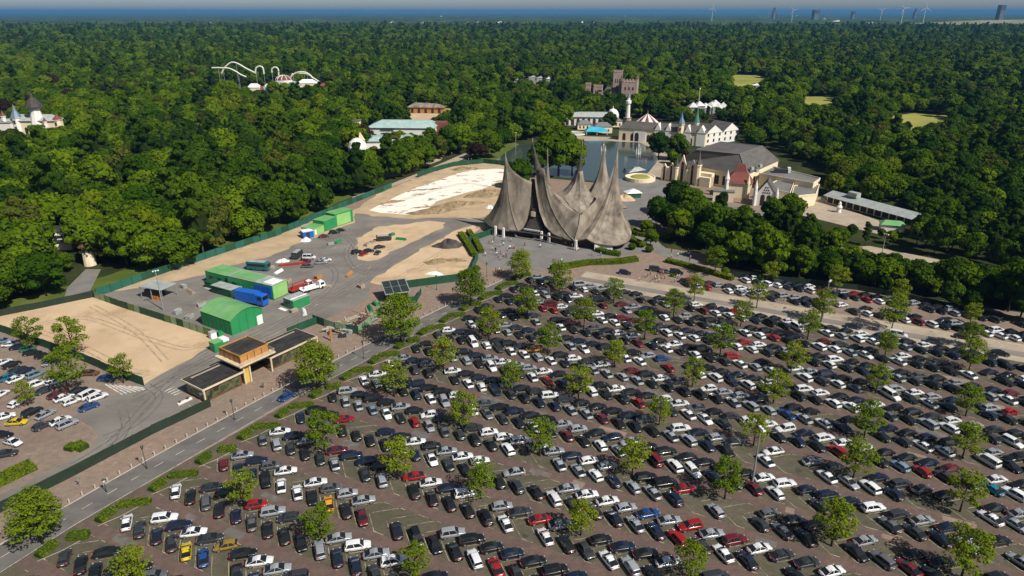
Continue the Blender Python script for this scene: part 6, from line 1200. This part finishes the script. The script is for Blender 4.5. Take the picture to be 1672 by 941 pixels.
X, Y, Z = at_Y(806, 197, 470); e = empty('cottage', (X, 470, .05), R(10)); tag(e, 'small white cottage with pale roof left of the pond avenue', 'cottage'); MB().box((0, 0, 0), (8, 6, 5), 'stucco_white').build('wall', e); MB().loft([[(-4.6, -3.6, 5), (4.6, -3.6, 5), (4.6, 3.6, 5), (-4.6, 3.6, 5)], [(-2.5, 0, 8), (2.5, 0, 8), (2.5, .1, 8), (-2.5, .1, 8)]], 'steel_grey').build('roof', e)
# roller coaster
e = empty('roller_coaster', (0, 0, 0)); tag(e, 'white roller coaster track with loops above the far trees', 'roller coaster')
def trk(pts, Y, r=.9):
    q = smooth_poly([at_Y(px, py, Y) for px, py in pts], 8); MB().tube(q, r, 'track_white', 6).build('track', e)
    for k in range(6, len(q), 22):
        p = q[k]
        if p[2] > 4: MB().lathe(p[0], p[1], [(.3, 0), (.22, p[2] - .3)], 'metal_grey', 6).build('support', e)
Yc = 830
trk([(346, 111), (360, 111), (374, 112), (385, 117), (393, 122), (402, 126)], Yc); trk([(362, 120), (366, 112), (374, 104), (381, 102), (390, 105), (402, 112), (416, 119)], Yc + 6)
trk([(417, 120), (418, 112), (423, 108.5), (429, 111), (431, 121)], Yc + 12); trk([(444, 119), (444, 113), (449, 110), (454, 113), (455, 123)], Yc + 4); trk([(475, 126), (480, 121), (488, 118), (497, 118), (505, 122), (511, 128)], Yc); trk([(488, 120), (500, 121), (512, 128), (520, 133), (527, 138)], Yc + 8); trk([(475, 127), (478, 120)], Yc + 3)
def dome(px, py, Y, rx, rz, mat, label, name='dome_hall'):
    X, Yy, Z = at_Y(px, py, Y); e = empty(name, (X, Y, 0)); tag(e, label, 'hall'); h = max(4, Z - rz); MB().lathe(0, 0, [(rx, 0), (rx, h)], 'stucco_white', 14).build('wall', e); MB().lathe(0, 0, [(rx * math.cos(t), h + rz * math.sin(t)) for t in np.linspace(0, 1.5, 6)], mat, 14).build('dome', e)
    for k in range(5): a = math.pi * (.1 + .2 * k) + math.pi; MB().tube([(rx * 1.01 * math.cos(a) * math.cos(t), rx * 1.01 * math.sin(a) * math.cos(t), h + rz * 1.02 * math.sin(t)) for t in np.linspace(0, 1.5, 6)], .4, 'track_white', 5).build('rib', e)
dome(463, 123, 800, 9, 5, 'roof_red', 'dome hall with red panels under the coaster loops'); dome(452, 133, 780, 9, 5, 'spire_blue', 'pale glass dome hall left of the red dome'); dome(478, 133, 785, 9, 5, 'spire_green', 'green dome hall right of the red dome'); dome(440, 137, 770, 7, 6, 'spire_green', 'dark green ribbed dome at the left of the coaster domes')
for px, py, w, lab in ((415, 138, 14, 'cream ride building left of the coaster domes'), (428, 142, 12, 'ride building with pale gable in front of the coaster domes'), (502, 131, 22, 'long white station building right of the coaster domes'), (527, 137, 12, 'pink ride building at the right end of the coaster'), (540, 143, 16, 'pale curved hut at the right end of the coaster park')):
    X, Yy, Z = at_Y(px, py, 790); e = empty('ride_house', (X, 790, 0)); tag(e, lab, 'building'); h = max(5, Z - 3); MB().box((0, 0, 0), (w, 9, h), 'stucco_cream').build('wall', e); MB().loft([[(-w / 2, -5, h), (w / 2, -5, h), (w / 2, 5, h), (-w / 2, 5, h)], [(-w / 4, -.2, h + 4), (w / 4, -.2, h + 4), (w / 4, .2, h + 4), (-w / 4, .2, h + 4)]], 'roof_red' if w < 14 else 'stucco_white').build('roof', e)
# palace at the far left
X0, Yp, _ = at_Y(62, 200, 520); e = empty('palace', (X0, Yp, 0)); tag(e, 'pale palace with a dark-capped tower and pinnacles at the left frame edge', 'palace')
zt = at_Y(62, 170, 520)[2]
o = MB().lathe(0, 0, [(6, 0), (5, 10), (3.6, zt - 7), (3.4, zt - 1)], 'stucco_white', 10).build('tower', e); MB().lathe(0, 0, [(6.2, zt - 2), (5.4, zt), (3.6, zt + 2.4), (1.2, zt + 5), (.7, zt + 8), (.1, zt + 11)], 'shingle_dark', 10).build('cap', o)
MB().box((-4, 3, 0), (34, 12, 13), 'stucco_cream').build('wall', e); MB().loft([[(-22, -4, 13), (14, -4, 13), (14, 10, 13), (-22, 10, 13)], [(-16, 2, 17), (9, 2, 17), (9, 4, 17), (-16, 4, 17)]], 'steel_grey').build('roof', e)
tower(e, -14, -2, 0, 3.0, 15, 'stucco_white', 'spire_blue', 9); tower(e, -22, -4, 0, 1.6, 16, 'stucco_white', 'roof_red', 4); tower(e, 15, 0, 0, 2.8, 13, 'stucco_cream', 'roof_red', 4); tower(e, 8, -4, 0, 1.3, 12, 'stucco_white', 'roof_red', 3)
MB().box((-30, 2, 0), (26, 16, 12), 'stucco_white').build('side_wing', e); MB().box((-30, 2, 12), (27, 17, .8), 'steel_grey').build('side_roof', e)
mb = MB(); [arch(mb, -18 + 5 * i, 2.4, 8, -3.05) for i in range(7)]; mb.build('window', e)
# little round tower and house in the near wood on the left
x, y = P(148, 433); e = empty('garden_tower', (x, y, .04)); tag(e, 'small white round tower with brown tiered roof in the near left wood', 'tower')
MB().lathe(0, 0, [(2.2, 0), (1.9, 7.6)], 'stucco_cream', 12).build('wall', e); MB().lathe(0, 0, [(2.9, 7.4), (1.8, 8.8), (1.7, 9.8), (2.4, 9.9), (.8, 11.6), (.5, 12.6), (.05, 14.6)], 'timber_dark', 12).build('roof', e); mb = MB(); [mb.box((1.95 * math.cos(a), 1.95 * math.sin(a), 5.4), (.35, .8, 1.3), 'arch_dark', a) for a in (-2.3, -1.57, -.8)]; mb.build('window', e)
x, y = P(96, 408); e = empty('garden_house', (x, y, .04), R(8)); tag(e, 'white house with dark roof and dormer window in the near left wood', 'house')
MB().box((0, 3, 0), (11, 8, 4), 'stucco_white').build('wall', e); MB().loft([[(-6.2, -2, 3.9), (6.2, -2, 3.9), (6.2, 8, 3.9), (-6.2, 8, 3.9)], [(-5.8, 3, 9), (5.8, 3, 9), (5.8, 3.4, 9), (-5.8, 3.4, 9)]], 'flat_roof_black').build('roof', e); o = MB().box((1.5, -.2, 4.6), (5, 3, 2.2), 'stucco_white').build('dormer', e); MB().box((1.5, -1.72, 5.1), (4, .1, 1.2), 'window_glass').build('window', o)
# fair of white tents among trees right of the castle, and small far roofs
for i, (px, py) in enumerate(((1132, 170), (1142, 168), (1152, 171), (1162, 169), (1172, 172), (1181, 170), (1145, 173), (1168, 166))):
    X, Y_, Z = at_Y(px, py, 640 + 6 * i); e = empty('fair_tent', (X, Y_, 0), R(15 * i)); tag(e, 'white pointed fair tent in a glade right of the castle', 'tent', 'white fair tents in the glade'); h = max(3, Z - 2.5); MB().box((0, 0, 0), (8, 8, h), 'far_grey').build('wall', e); MB().loft([[(-4.6, -4.6, h), (4.6, -4.6, h), (4.6, 4.6, h), (-4.6, 4.6, h)], [(-.3, -.3, h + 4), (.3, -.3, h + 4), (.3, .3, h + 4), (-.3, .3, h + 4)]], 'far_white').build('roof', e)
X, Y_, Z = at_Y(1143, 146, 650); tag(MB().lathe(0, 0, [(.3, 0), (.2, Z)], 'stucco_cream', 6).lathe(0, 0, [(.7, Z), (.4, Z + 1.2)], 'stucco_cream', 6).build('mast', None, (X, Y_, 0)), 'thin pale mast with a small head above the fair tents', 'mast')
far_spots = [(215, 118), (250, 117), (188, 129), (200, 152), (868, 127, ), (880, 128), (895, 129), (845, 131), (1190, 131), (1232, 140), (1420, 40), (1440, 47), (1465, 48), (1395, 62), (1330, 65), (1110, 45), (1140, 46), (1180, 44), (720, 28), (765, 39), (780, 39), (815, 39), (6, 42), (344, 40), (1650, 65), (1660, 67), (1300, 27), (1255, 24), (1270, 24), (1345, 33), (1365, 37), (1120, 25), (1240, 27), (950, 39), (970, 40), (1020, 28), (640, 39), (690, 40)]
for i, q in enumerate(far_spots):
    px, py = q; x, y = P(px, py - .5, 9); s = max(1.0, min(y / 1100, 6.0)); e = MB(); w = random.uniform(8, 22) * s * .42; d_ = 8 * s * .5; h = (9 if y < 1500 else 12.5 + .25 * s)
    e.box((0, 0, 0), (w, d_, h), 'far_grey'); e.loft([[(-w / 2 - .6, -d_ / 2 - .6, h), (w / 2 + .6, -d_ / 2 - .6, h), (w / 2 + .6, d_ / 2 + .6, h), (-w / 2 - .6, d_ / 2 + .6, h)], [(-w / 2 + 1, -.3, h + .8 * s), (w / 2 - 1, -.3, h + 2.5 * s), (w / 2 - 1, .3, h + .8 * s), (-w / 2 + 1, .3, h + .8 * s)]], 'far_grey' if i % 3 else 'far_white')
    tag(e.build('distant_shed', None, (x, y, 0), random.uniform(-.3, .3)), 'tiny pale shed roof far off among the trees', 'shed', 'pale roofs far off in the woodland')
# skyline
def turbine(px, ytop, Y, lab, rot):
    X, _, Z = at_Y(px, ytop, Y); e = empty('wind_turbine', (X, Y, 0)); tag(e, lab, 'wind turbine', 'wind turbines on the horizon'); MB().lathe(0, 0, [(3.2, 0), (1.8, Z)], 'far_white', 8).build('pole', e); MB().box((0, -1, Z - 1), (4, 9, 4), 'far_white').build('nacelle', e)
    for k in range(3):
        a = rot + k * 2.094; MB().loft([[(r * math.cos(a) + w * math.sin(a), -6, Z + 1 + r * math.sin(a) - w * math.cos(a)), (r * math.cos(a), -6.6, Z + 1 + r * math.sin(a)), (r * math.cos(a) - w * math.sin(a), -6, Z + 1 + r * math.sin(a) + w * math.cos(a))] for r, w in ((1, 1.2), (12, 1.8), (46, .4))], 'far_white').build('blade', e)
turbine(1164, 14, 6400, 'white wind turbine on the horizon, leftmost', 1.4); turbine(1295, 17, 6400, 'white wind turbine on the horizon, second from the left', .2); turbine(1476, 14, 5200, 'white wind turbine left of the tall leaning pair', 2.2); turbine(1512, 13, 5200, 'white wind turbine just left of the pale hill', 1.6); turbine(1440, 17, 6800, 'thin wind turbine between the city blocks', .6)
def skytower(px, ytop, Y, w, lab, steps=1, mat='far_dark'):
    X, _, Z = at_Y(px, ytop, Y); mb = MB(); mb.box((0, 0, 0), (w, w, Z * (1 if steps == 1 else .72)), mat)
    if steps > 1: mb.box((0, 0, Z * .72), (w * .55, w * .55, Z * .28), mat); mb.box((0, 0, Z), (w * .1, w * .1, 12), mat); mb.box((w * .8, 0, 0), (w * .8, w, Z * .55), mat)
    for k in range(int(Z / 9)): mb.box((0, -w / 2 - .2, 5 + 9 * k), (w * .86, .3, 3.5), 'far_grey') if 5 + 9 * k < Z * .7 else None
    tag(mb.build('tower_block', None, (X, Y, 0), .1), lab, 'tower block', 'towers on the skyline')
skytower(1637, 8.5, 6000, 42, 'tall dark office tower at the right end of the skyline'); skytower(1265, 13, 8000, 30, 'dark stepped tower, tallest of the middle skyline', 2); skytower(1333, 16.6, 8000, 60, 'broad dark block right of the stepped tower'); skytower(1496, 14.5, 9000, 32, 'small dark stepped tower between the tall turbines', 2); skytower(1394, 18.9, 8500, 34, 'low block on the skyline above the city roofs')
# people: one continuous figure each
def person_mesh(seed):
    g = random.Random(seed); mb = MB(); s = g.uniform(.1, .2)
    for sg in (-1, 1): mb.tube([(sg * s, .03 * sg * 2, 0), (sg * .1, 0, .48), (sg * .08, 0, .9)], [.06, .075, .1], 'trousers', 6)
    mb.loft([[(w * math.cos(2 * math.pi * i / 8), d * math.sin(2 * math.pi * i / 8), z) for i in range(8)] for w, d, z in ((.16, .11, .82), (.17, .12, 1.0), (.21, .13, 1.35), (.19, .11, 1.45), (.06, .06, 1.5))], 'cloth')
    for sg in (-1, 1): mb.tube([(sg * .2, 0, 1.42), (sg * .27, .02, 1.12), (sg * .24, .12, .9)], [.055, .05, .04], 'cloth', 5)
    mb.lathe(0, 0, [(.05, 1.48), (.1, 1.56), (.1, 1.68), (.05, 1.76)], 'skin', 8); mb.lathe(0, -.01, [(.105, 1.66), (.1, 1.74), (.03, 1.79)], 'bark', 8); return mb.mesh('person')
PM = [person_mesh(s) for s in (1, 2, 3, 4)]; gp = random.Random(3)
spots = [(gp.uniform(792, 840), gp.uniform(392, 424)) for _ in range(24)] + [(gp.uniform(800, 1000), gp.uniform(400, 432)) for _ in range(16)] + [(gp.uniform(1040, 1110), gp.uniform(448, 462)) for _ in range(18)] + [(gp.uniform(1095, 1140), gp.uniform(412, 428)) for _ in range(10)] + [(gp.uniform(800, 850), gp.uniform(440, 452)) for _ in range(8)] + [(gp.uniform(690, 780), gp.uniform(246, 284)) for _ in range(14)] + [(gp.uniform(1120, 1500), gp.uniform(466, 530)) for _ in range(12)]
for i, (px, py) in enumerate(spots):
    x, y = P(px, py); z_ = 'the grey plaza before the spired hall' if i < 40 else 'the pale strip above the car park' if i < 58 else 'the path at the tree belt' if i < 68 else 'the promenade end' if i < 76 else 'the avenue by the pond' if i < 90 else 'the upper car park lane'
    tone, colr = gp.choice((('white', (.7, .7, .68)), ('dark', (.03, .03, .04)), ('red', (.4, .04, .04)), ('light blue', (.2, .35, .5)), ('pink', (.6, .3, .3)), ('beige', (.5, .42, .3))))
    o = link('person', PM[i % 4], None, (x, y, .08), gp.uniform(0, 6.28)); o.color = (*colr, 1); tag(o, f'person in a {tone} top walking on {z_}', 'person', f'people on {z_}, {tone} tops')
x, y = P(504 - 0, 0 + 640); 
o = link('person', PM[0], None, (*P(430, 634), .05), 1.0); o.color = (.05, .12, .06, 1); tag(o, 'person in dark green standing alone before the timber pavilion', 'person')

# ================================================================== WOODS
KEEP = [([(1079, 305), (1085, 268), (1100, 262), (1140, 240), (1205, 229), (1275, 258), (1340, 288), (1340, 320), (1300, 328), (1255, 322), (1235, 338), (1200, 330), (1160, 312)], 335),
        ([(1345, 312), (1395, 325), (1490, 355), (1485, 372), (1440, 368), (1345, 335)], 320), ([(1310, 338), (1350, 332), (1400, 352), (1390, 364), (1320, 352)], 300), ([(1374, 411), (1420, 418), (1500, 432), (1590, 446), (1590, 458), (1500, 444), (1400, 426)], 240),
        ([(1318, 157), (1358, 157), (1358, 169), (1322, 169)], 720), ([(1464, 187), (1535, 187), (1530, 195), (1470, 198)], 610), ([(1197, 123), (1246, 123), (1244, 136), (1200, 136)], 1000), ([(1008, 125), (1042, 125), (1042, 154), (1008, 154)], 715), ([(963, 136), (985, 136), (985, 149), (963, 149)], 715), ([(995, 116), (1014, 116), (1014, 140), (995, 140)], 715),
        ([(925, 178), (980, 178), (1015, 190), (1025, 155), (1032, 155), (1040, 190), (1205, 200), (1205, 236), (1068, 240), (1010, 228), (930, 222)], 500), ([(838, 238), (925, 232), (1068, 232), (1078, 262), (1060, 290), (1010, 296), (985, 298), (960, 280), (810, 270)], 385),
        ([(590, 212), (640, 212), (640, 232), (590, 236)], 450), ([(610, 190), (705, 190), (708, 207), (610, 210)], 495), ([(660, 152), (738, 158), (738, 172), (700, 190), (672, 186)], 640), ([(345, 98), (380, 100), (500, 116), (545, 140), (500, 136), (480, 136), (420, 148), (405, 130), (345, 114)], 765),
        ([(0, 176), (95, 166), (100, 203), (0, 210)], 514), ([(138, 382), (158, 382), (158, 436), (138, 436)], 240), ([(76, 386), (120, 388), (122, 404), (84, 406)], 258), ([(682, 280), (760, 247), (850, 216), (850, 222), (700, 285)], 380), ([(190, 140), (212, 140), (212, 147), (190, 147)], 800), ([(1128, 162), (1185, 162), (1185, 175), (1128, 175)], 690), ([(562, 236), (594, 222), (594, 236), (566, 246)], 435), ([(800, 192), (812, 192), (812, 200), (800, 200)], 462), ([(832, 124), (905, 124), (905, 131), (832, 131)], 1000), ([(110, 470), (162, 442), (150, 470), (132, 488)], 215)]
FOOT = [PL(SITE)] + [[(min(p[0] for p in q) - 3, 0)] for q in []]
def rect(cx, cy, w, d): return [(cx - w, cy - d), (cx + w, cy - d), (cx + w, cy + d), (cx - w, cy + d)]
FOOT += [PL([(1372, 404), (1440, 406), (1672, 450), (1672, 474), (1430, 440), (1372, 426)]), PL([(1300, 345), (1345, 318), (1490, 352), (1490, 378), (1440, 390)]), PL([(1080, 300), (1110, 268), (1250, 240), (1350, 290), (1350, 345), (1270, 352), (1200, 345)]),
         PL([(790, 275), (840, 232), (1000, 224), (1070, 230), (1095, 262), (1060, 300), (880, 300)]), PL([(905, 232), (925, 205), (1010, 195), (1210, 205), (1215, 240), (1070, 245)]), rect(-192, 468, 28, 20), rect(-70, 505, 40, 25), rect(-85, 660, 34, 26), rect(112, 728, 34, 20), rect(-375, 525, 50, 22), rect(-290, 830, 85, 60),
         PL([(1312, 158), (1368, 158), (1375, 180), (1300, 180)]), PL([(1430, 215), (1570, 215), (1545, 189), (1500, 184), (1455, 190)]), PL([(1180, 142), (1260, 142), (1246, 124), (1196, 122)]), PL([(575, 318), (640, 298), (690, 278), (760, 248), (800, 232), (850, 216), (852, 224), (800, 246), (745, 270), (690, 288), (640, 308)]),
         PL([(138, 445), (158, 445), (160, 430), (136, 430)]), PL([(95, 520), (105, 470), (140, 440), (170, 440), (150, 470), (132, 505)]), PL([(70, 415), (125, 415), (130, 395), (66, 395)]), rect(184, 672, 30, 34), rect(-113, 440, 8, 8), rect(-130, 520, 8, 8), rect(-14, 470, 8, 8)]
PLAZA = [(900, 300), (1090, 300), (1110, 360), (1085, 405), (1150, 415), (1190, 442), (1215, 458)]
def blocked(x, y, h, r):
    for pl_ in FOOT:
        if len(pl_) > 2 and inpoly(x, y, pl_): return True
    for dx in (-r * .85, -r * .45, 0, r * .45, r * .85):
        for z in (h * .42, h * .58, h * .72, h * .86, h):
            px, py, d = proj(x + dx, y, z)
            for poly, Yf in KEEP:
                if y < Yf and inpoly(px, py, poly): return True
    return False
def grove(x, y):      # which kind of wood stands here
    n_ = math.sin(x * .011 + 1.3) * math.cos(y * .013 + .4) + .6 * math.sin(x * .031 + y * .023) + .5 * math.sin(x * .005 - y * .008 + 2); return n_
pts = []; y = 150.0
while y < 4000:
    sp = 10.4 if y < 700 else 10.8 if y < 1300 else 13.0 if y < 2000 else 19.0; half = y * .95 + 40; x = -half + random.uniform(0, sp)
    while x < half:
        xx, yy2 = x + random.uniform(-.38, .38) * sp, y + random.uniform(-.38, .38) * sp; pts.append((xx, yy2)); x += sp
    y += sp * .92
trees = []
for x, y in pts:
    px, py, d = proj(x, y, 8)
    if px < -320 or px > 2000 or py > 700: continue
    sz = random.triangular(.68, 1.5, 1.0) if y < 1300 else random.uniform(.95, 1.55) if y < 2000 else random.uniform(1.1, 2.1); g_n = grove(x, y); q = random.random()
    if x < -20 and y < 430: sz *= 1.15
    if x > 60 and y < 330: sz *= .74
    if x > 90 and y > 330 and y < 700: sz *= .9
    if g_n > .75: var = 3 if q < .55 else 0 if q < .8 else 1
    elif g_n > 0: var = 0 if q < .30 else 1 if q < .55 else 4 if q < .75 else 3 if q < .87 else 2 if q < .97 else 5
    elif g_n > -.75: var = 1 if q < .2 else 2 if q < .45 else 7 if q < .65 else 4 if q < .82 else 0 if q < .95 else 5 if q < .97 else 6
    else: var = 2 if q < .35 else 7 if q < .65 else 4 if q < .8 else 6 if q < .88 else 0
    q2 = random.random(); var = 9 if q2 < .12 else 10 if q2 < .19 else 11 if q2 < .27 else var
    if var == 5 and y < 430: var = 0
    if x > 60 and y < 330: var = (7, 2, 2, 10, 4, 0)[int(q * 6)]
    if blocked(x, y, 15 * sz, 5.6 * sz):
        sz *= .62
        if y > 700 or blocked(x, y, 15 * sz, 5.6 * sz):
            sz *= .62
            if y > 420 or blocked(x, y, 15 * sz, 5.6 * sz): continue
    trees.append((x, y, sz, var, d, px, py))
# trees the photograph shows singly around the hall and the pond
HAND = [(850, 308, 38, 0, 'round green tree beside the left spires at the sand edge'), (884, 289, 46, 2, 'broad green tree on the pond islet, left one of three'), (912, 287, 62, 0, 'broadest green tree on the pond islet, middle of three'), (934, 286, 46, 0, 'broad green tree on the pond islet, right one of three'), (1082, 372, 26, 3, 'slim light green tree beside the curved hedge'), (1072, 372, 40, 7, 'dark tree at the corner right of the market tent'), (1100, 352, 46, 2, 'dark tree before the gabled facade'), (1125, 362, 44, 0, 'green tree before the gatehouse'), (1108, 395, 44, 3, 'light green tree left in the belt above the path'),
        (1140, 388, 48, 1, 'big green tree in the belt above the path'), (1165, 400, 52, 1, 'tallest green tree in the belt above the path'), (1195, 405, 50, 0, 'broad green tree in the belt, right of the tallest'), (1225, 412, 46, 2, 'dark tree in the belt near the upper car park corner'), (1256, 378, 40, 4, 'green tree before the lattice gable'), (1285, 372, 44, 0, 'green tree before the courtyard'), (1215, 362, 22, 0, 'small green tree before the red-roofed house'), (1510, 405, 40, 8, 'pale silvery willow beyond the tree belt'),
        (1075, 262, 36, 2, 'dark tree at the right shore of the pond, nearer the water'), (1105, 262, 34, 2, 'dark tree at the right shore of the pond, farther from the water'), (880, 222, 30, 3, 'bright tree at the far left shore of the pond'), (995, 214, 24, 2, 'dark tree beside the turquoise awning'), (860, 228, 26, 0, 'green tree at the left end of the pond'), (1062, 402, 22, 0, 'small round tree by the curved path'), (1055, 385, 22, 3, 'small bright tree by the curved hedge')]
nhand = 0
for px, py, cw, var, lab in HAND:
    x, y = P(px, py); d = proj(x, y, 6)[2]; sc = cw * d / 1115 / 11.0; place_tree(x, y, var, sc, lab, 'trees standing around the hall and pond'); nhand += 1
trees.sort(key=lambda t: t[4])
# the belt behind the upper car park and the wood edge behind the hoarding stand first; keep the 225 that show largest as single trees
NS = 300 - nhand - len(LOT)
# the belt itself, one line of dark trees above the mesh fence
belt = []
for i in range(52):
    u = -36 + (i // 2) * 4.2; x, y = XY(u + random.uniform(-1.2, 1.2), (252.5 if i % 2 else 258.5) + random.uniform(-2, 2)); px, py, d = proj(x, y, 6)
    if px < 1760: belt.append((x, y, random.uniform(.52, .84), random.choice((7, 2, 7, 2, 0, 1)), d, px, py))
trees = sorted(belt + trees, key=lambda t: t[4])
single = [t for t in trees if -20 < t[5] < 1692][:NS]; ids = set(id(t) for t in single); mass = [t for t in trees if id(t) not in ids]
zone_n = {}
lst = sorted(single, key=lambda t: t[5])
for t in lst:
    x, y, sz, var, d, px, py = t; w = TREEWORD[CROWNS[var][0]]
    zone = 'the wood behind the teal hoarding' if px < 700 else 'the dark belt beyond the upper car park' if y < 330 else 'the wood beyond the long low building'
    kk = (zone, w); zone_n[kk] = zone_n.get(kk, 0) + 1
    place_tree(x, y, var, (sz, sz, sz * random.uniform(.9, 1.12)), f'{ordn(zone_n[kk])} {w} tree from the left in {zone}', f'woodland trees of {zone}', 'conifer_tree' if var == 6 else 'broadleaf_tree')
# everything farther: one woodland object that sets the same crowns on points
def wood_mass(name, T, label):
    me = bpy.data.meshes.new(name); me.from_pydata([(t[0], t[1], -0.4) for t in T], [], [])
    for an, ty, val in (('variant', 'INT', [t[3] for t in T]), ('turn', 'FLOAT', [random.uniform(0, 6.28) for _ in T])):
        at = me.attributes.new(an, ty, 'POINT'); at.data.foreach_set('value', val)
    at = me.attributes.new('size', 'FLOAT_VECTOR', 'POINT'); at.data.foreach_set('vector', np.array([(t[2], t[2], t[2] * random.uniform(.88, 1.14)) for t in T], dtype=np.float32).ravel())
    o = link(name, me); tag(o, label, 'woodland', None, 'stuff')
    ng = bpy.data.node_groups.new('wood', 'GeometryNodeTree'); ng.interface.new_socket('Geometry', in_out='INPUT', socket_type='NodeSocketGeometry'); ng.interface.new_socket('Geometry', in_out='OUTPUT', socket_type='NodeSocketGeometry')
    N = ng.nodes; Lk = ng.links; gi = N.new('NodeGroupInput'); go = N.new('NodeGroupOutput'); jn = N.new('GeometryNodeJoinGeometry')
    def attr(nm_, ty): a = N.new('GeometryNodeInputNamedAttribute'); a.data_type = ty; a.inputs['Name'].default_value = nm_; return a
    av = attr('variant', 'INT'); at_ = attr('turn', 'FLOAT'); az = attr('size', 'FLOAT_VECTOR'); cx = N.new('ShaderNodeCombineXYZ'); Lk.new(at_.outputs['Attribute'], cx.inputs['Z'])
    for k in sorted(set(t[3] for t in T)):
        src = next(ob for ob in bpy.data.objects if ob.data == CROWNS[k][1]) if any(ob.data == CROWNS[k][1] for ob in bpy.data.objects) else None
        if src is None: continue
        oi_ = N.new('GeometryNodeObjectInfo'); oi_.inputs['Object'].default_value = src; oi_.inputs['As Instance'].default_value = True
        cmp = N.new('FunctionNodeCompare'); cmp.data_type = 'INT'; cmp.operation = 'EQUAL'; Lk.new(av.outputs['Attribute'], cmp.inputs[2]); cmp.inputs[3].default_value = k
        ip = N.new('GeometryNodeInstanceOnPoints'); Lk.new(gi.outputs[0], ip.inputs['Points']); Lk.new(cmp.outputs[0], ip.inputs['Selection']); Lk.new(oi_.outputs['Geometry'], ip.inputs['Instance']); Lk.new(cx.outputs[0], ip.inputs['Rotation']); Lk.new(az.outputs['Attribute'], ip.inputs['Scale']); Lk.new(ip.outputs[0], jn.inputs[0])
    Lk.new(jn.outputs[0], go.inputs[0]); md = o.modifiers.new('wood', 'NODES'); md.node_group = ng; return o
for k in (0, 1, 2, 3, 4, 5, 6, 7, 9, 10, 11):                                     # every kind of crown stands at least once as a single tree
    if not any(ob.data == CROWNS[k][1] for ob in bpy.data.objects):
        t = next(t for t in mass if t[3] == k); mass.remove(t); place_tree(t[0], t[1], k, t[2], f'lone {TREEWORD[CROWNS[k][0]]} tree standing out in the far wood', 'odd trees of the far wood')
wood_mass('woodland', mass, 'dense green woodland stretching from the park to the horizon')
# far canopy to the horizon: a rolling sheet of treetops
rs = []; r_ = 3800.0
while r_ < 15000: rs.append(r_); r_ += 24 * (r_ / 3800) ** 1.5
angs = np.linspace(R(-43), R(43), 900); RR_, AA = np.meshgrid(np.array(rs), angs, indexing='ij'); Xc, Yc_ = RR_ * np.sin(AA), RR_ * np.cos(AA)
g2 = np.random.default_rng(5); lf = np.sin(Xc * .004 + 1) * np.sin(Yc_ * .0031) + .7 * np.sin(Xc * .011 - Yc_ * .009) + .5 * np.sin(Xc * .0017 + Yc_ * .0021)
Zc = 11 + 2.0 * lf + g2.normal(0, 2.6, Xc.shape); gap = (np.sin(Xc * .0033 + Yc_ * .0012 + 2) * np.sin(Yc_ * .0022 + Xc * .0004) > .86); Zc[gap] = .5; Zc = np.clip(Zc, .4, 24)
nr, na = Xc.shape; idx = np.arange(nr * na).reshape(nr, na); fs_ = np.stack([idx[:-1, :-1], idx[1:, :-1], idx[1:, 1:], idx[:-1, 1:]], -1).reshape(-1, 4)[:, ::-1]
me = bpy.data.meshes.new('far_woodland'); V3 = np.stack([Xc, Yc_, Zc], -1).reshape(-1, 3); me.vertices.add(len(V3)); me.vertices.foreach_set('co', V3.ravel().astype(np.float32)); me.loops.add(fs_.size); me.loops.foreach_set('vertex_index', fs_.ravel().astype(np.int32)); me.polygons.add(len(fs_)); me.polygons.foreach_set('loop_start', np.arange(0, fs_.size, 4, dtype=np.int32)); me.polygons.foreach_set('loop_total', np.full(len(fs_), 4, dtype=np.int32)); me.update(calc_edges=True); me.materials.append(MATS['canopy_far'])
tag(link('far_woodland', me), 'dark treetops of the far woodland fading towards the horizon', 'woodland', None, 'stuff')
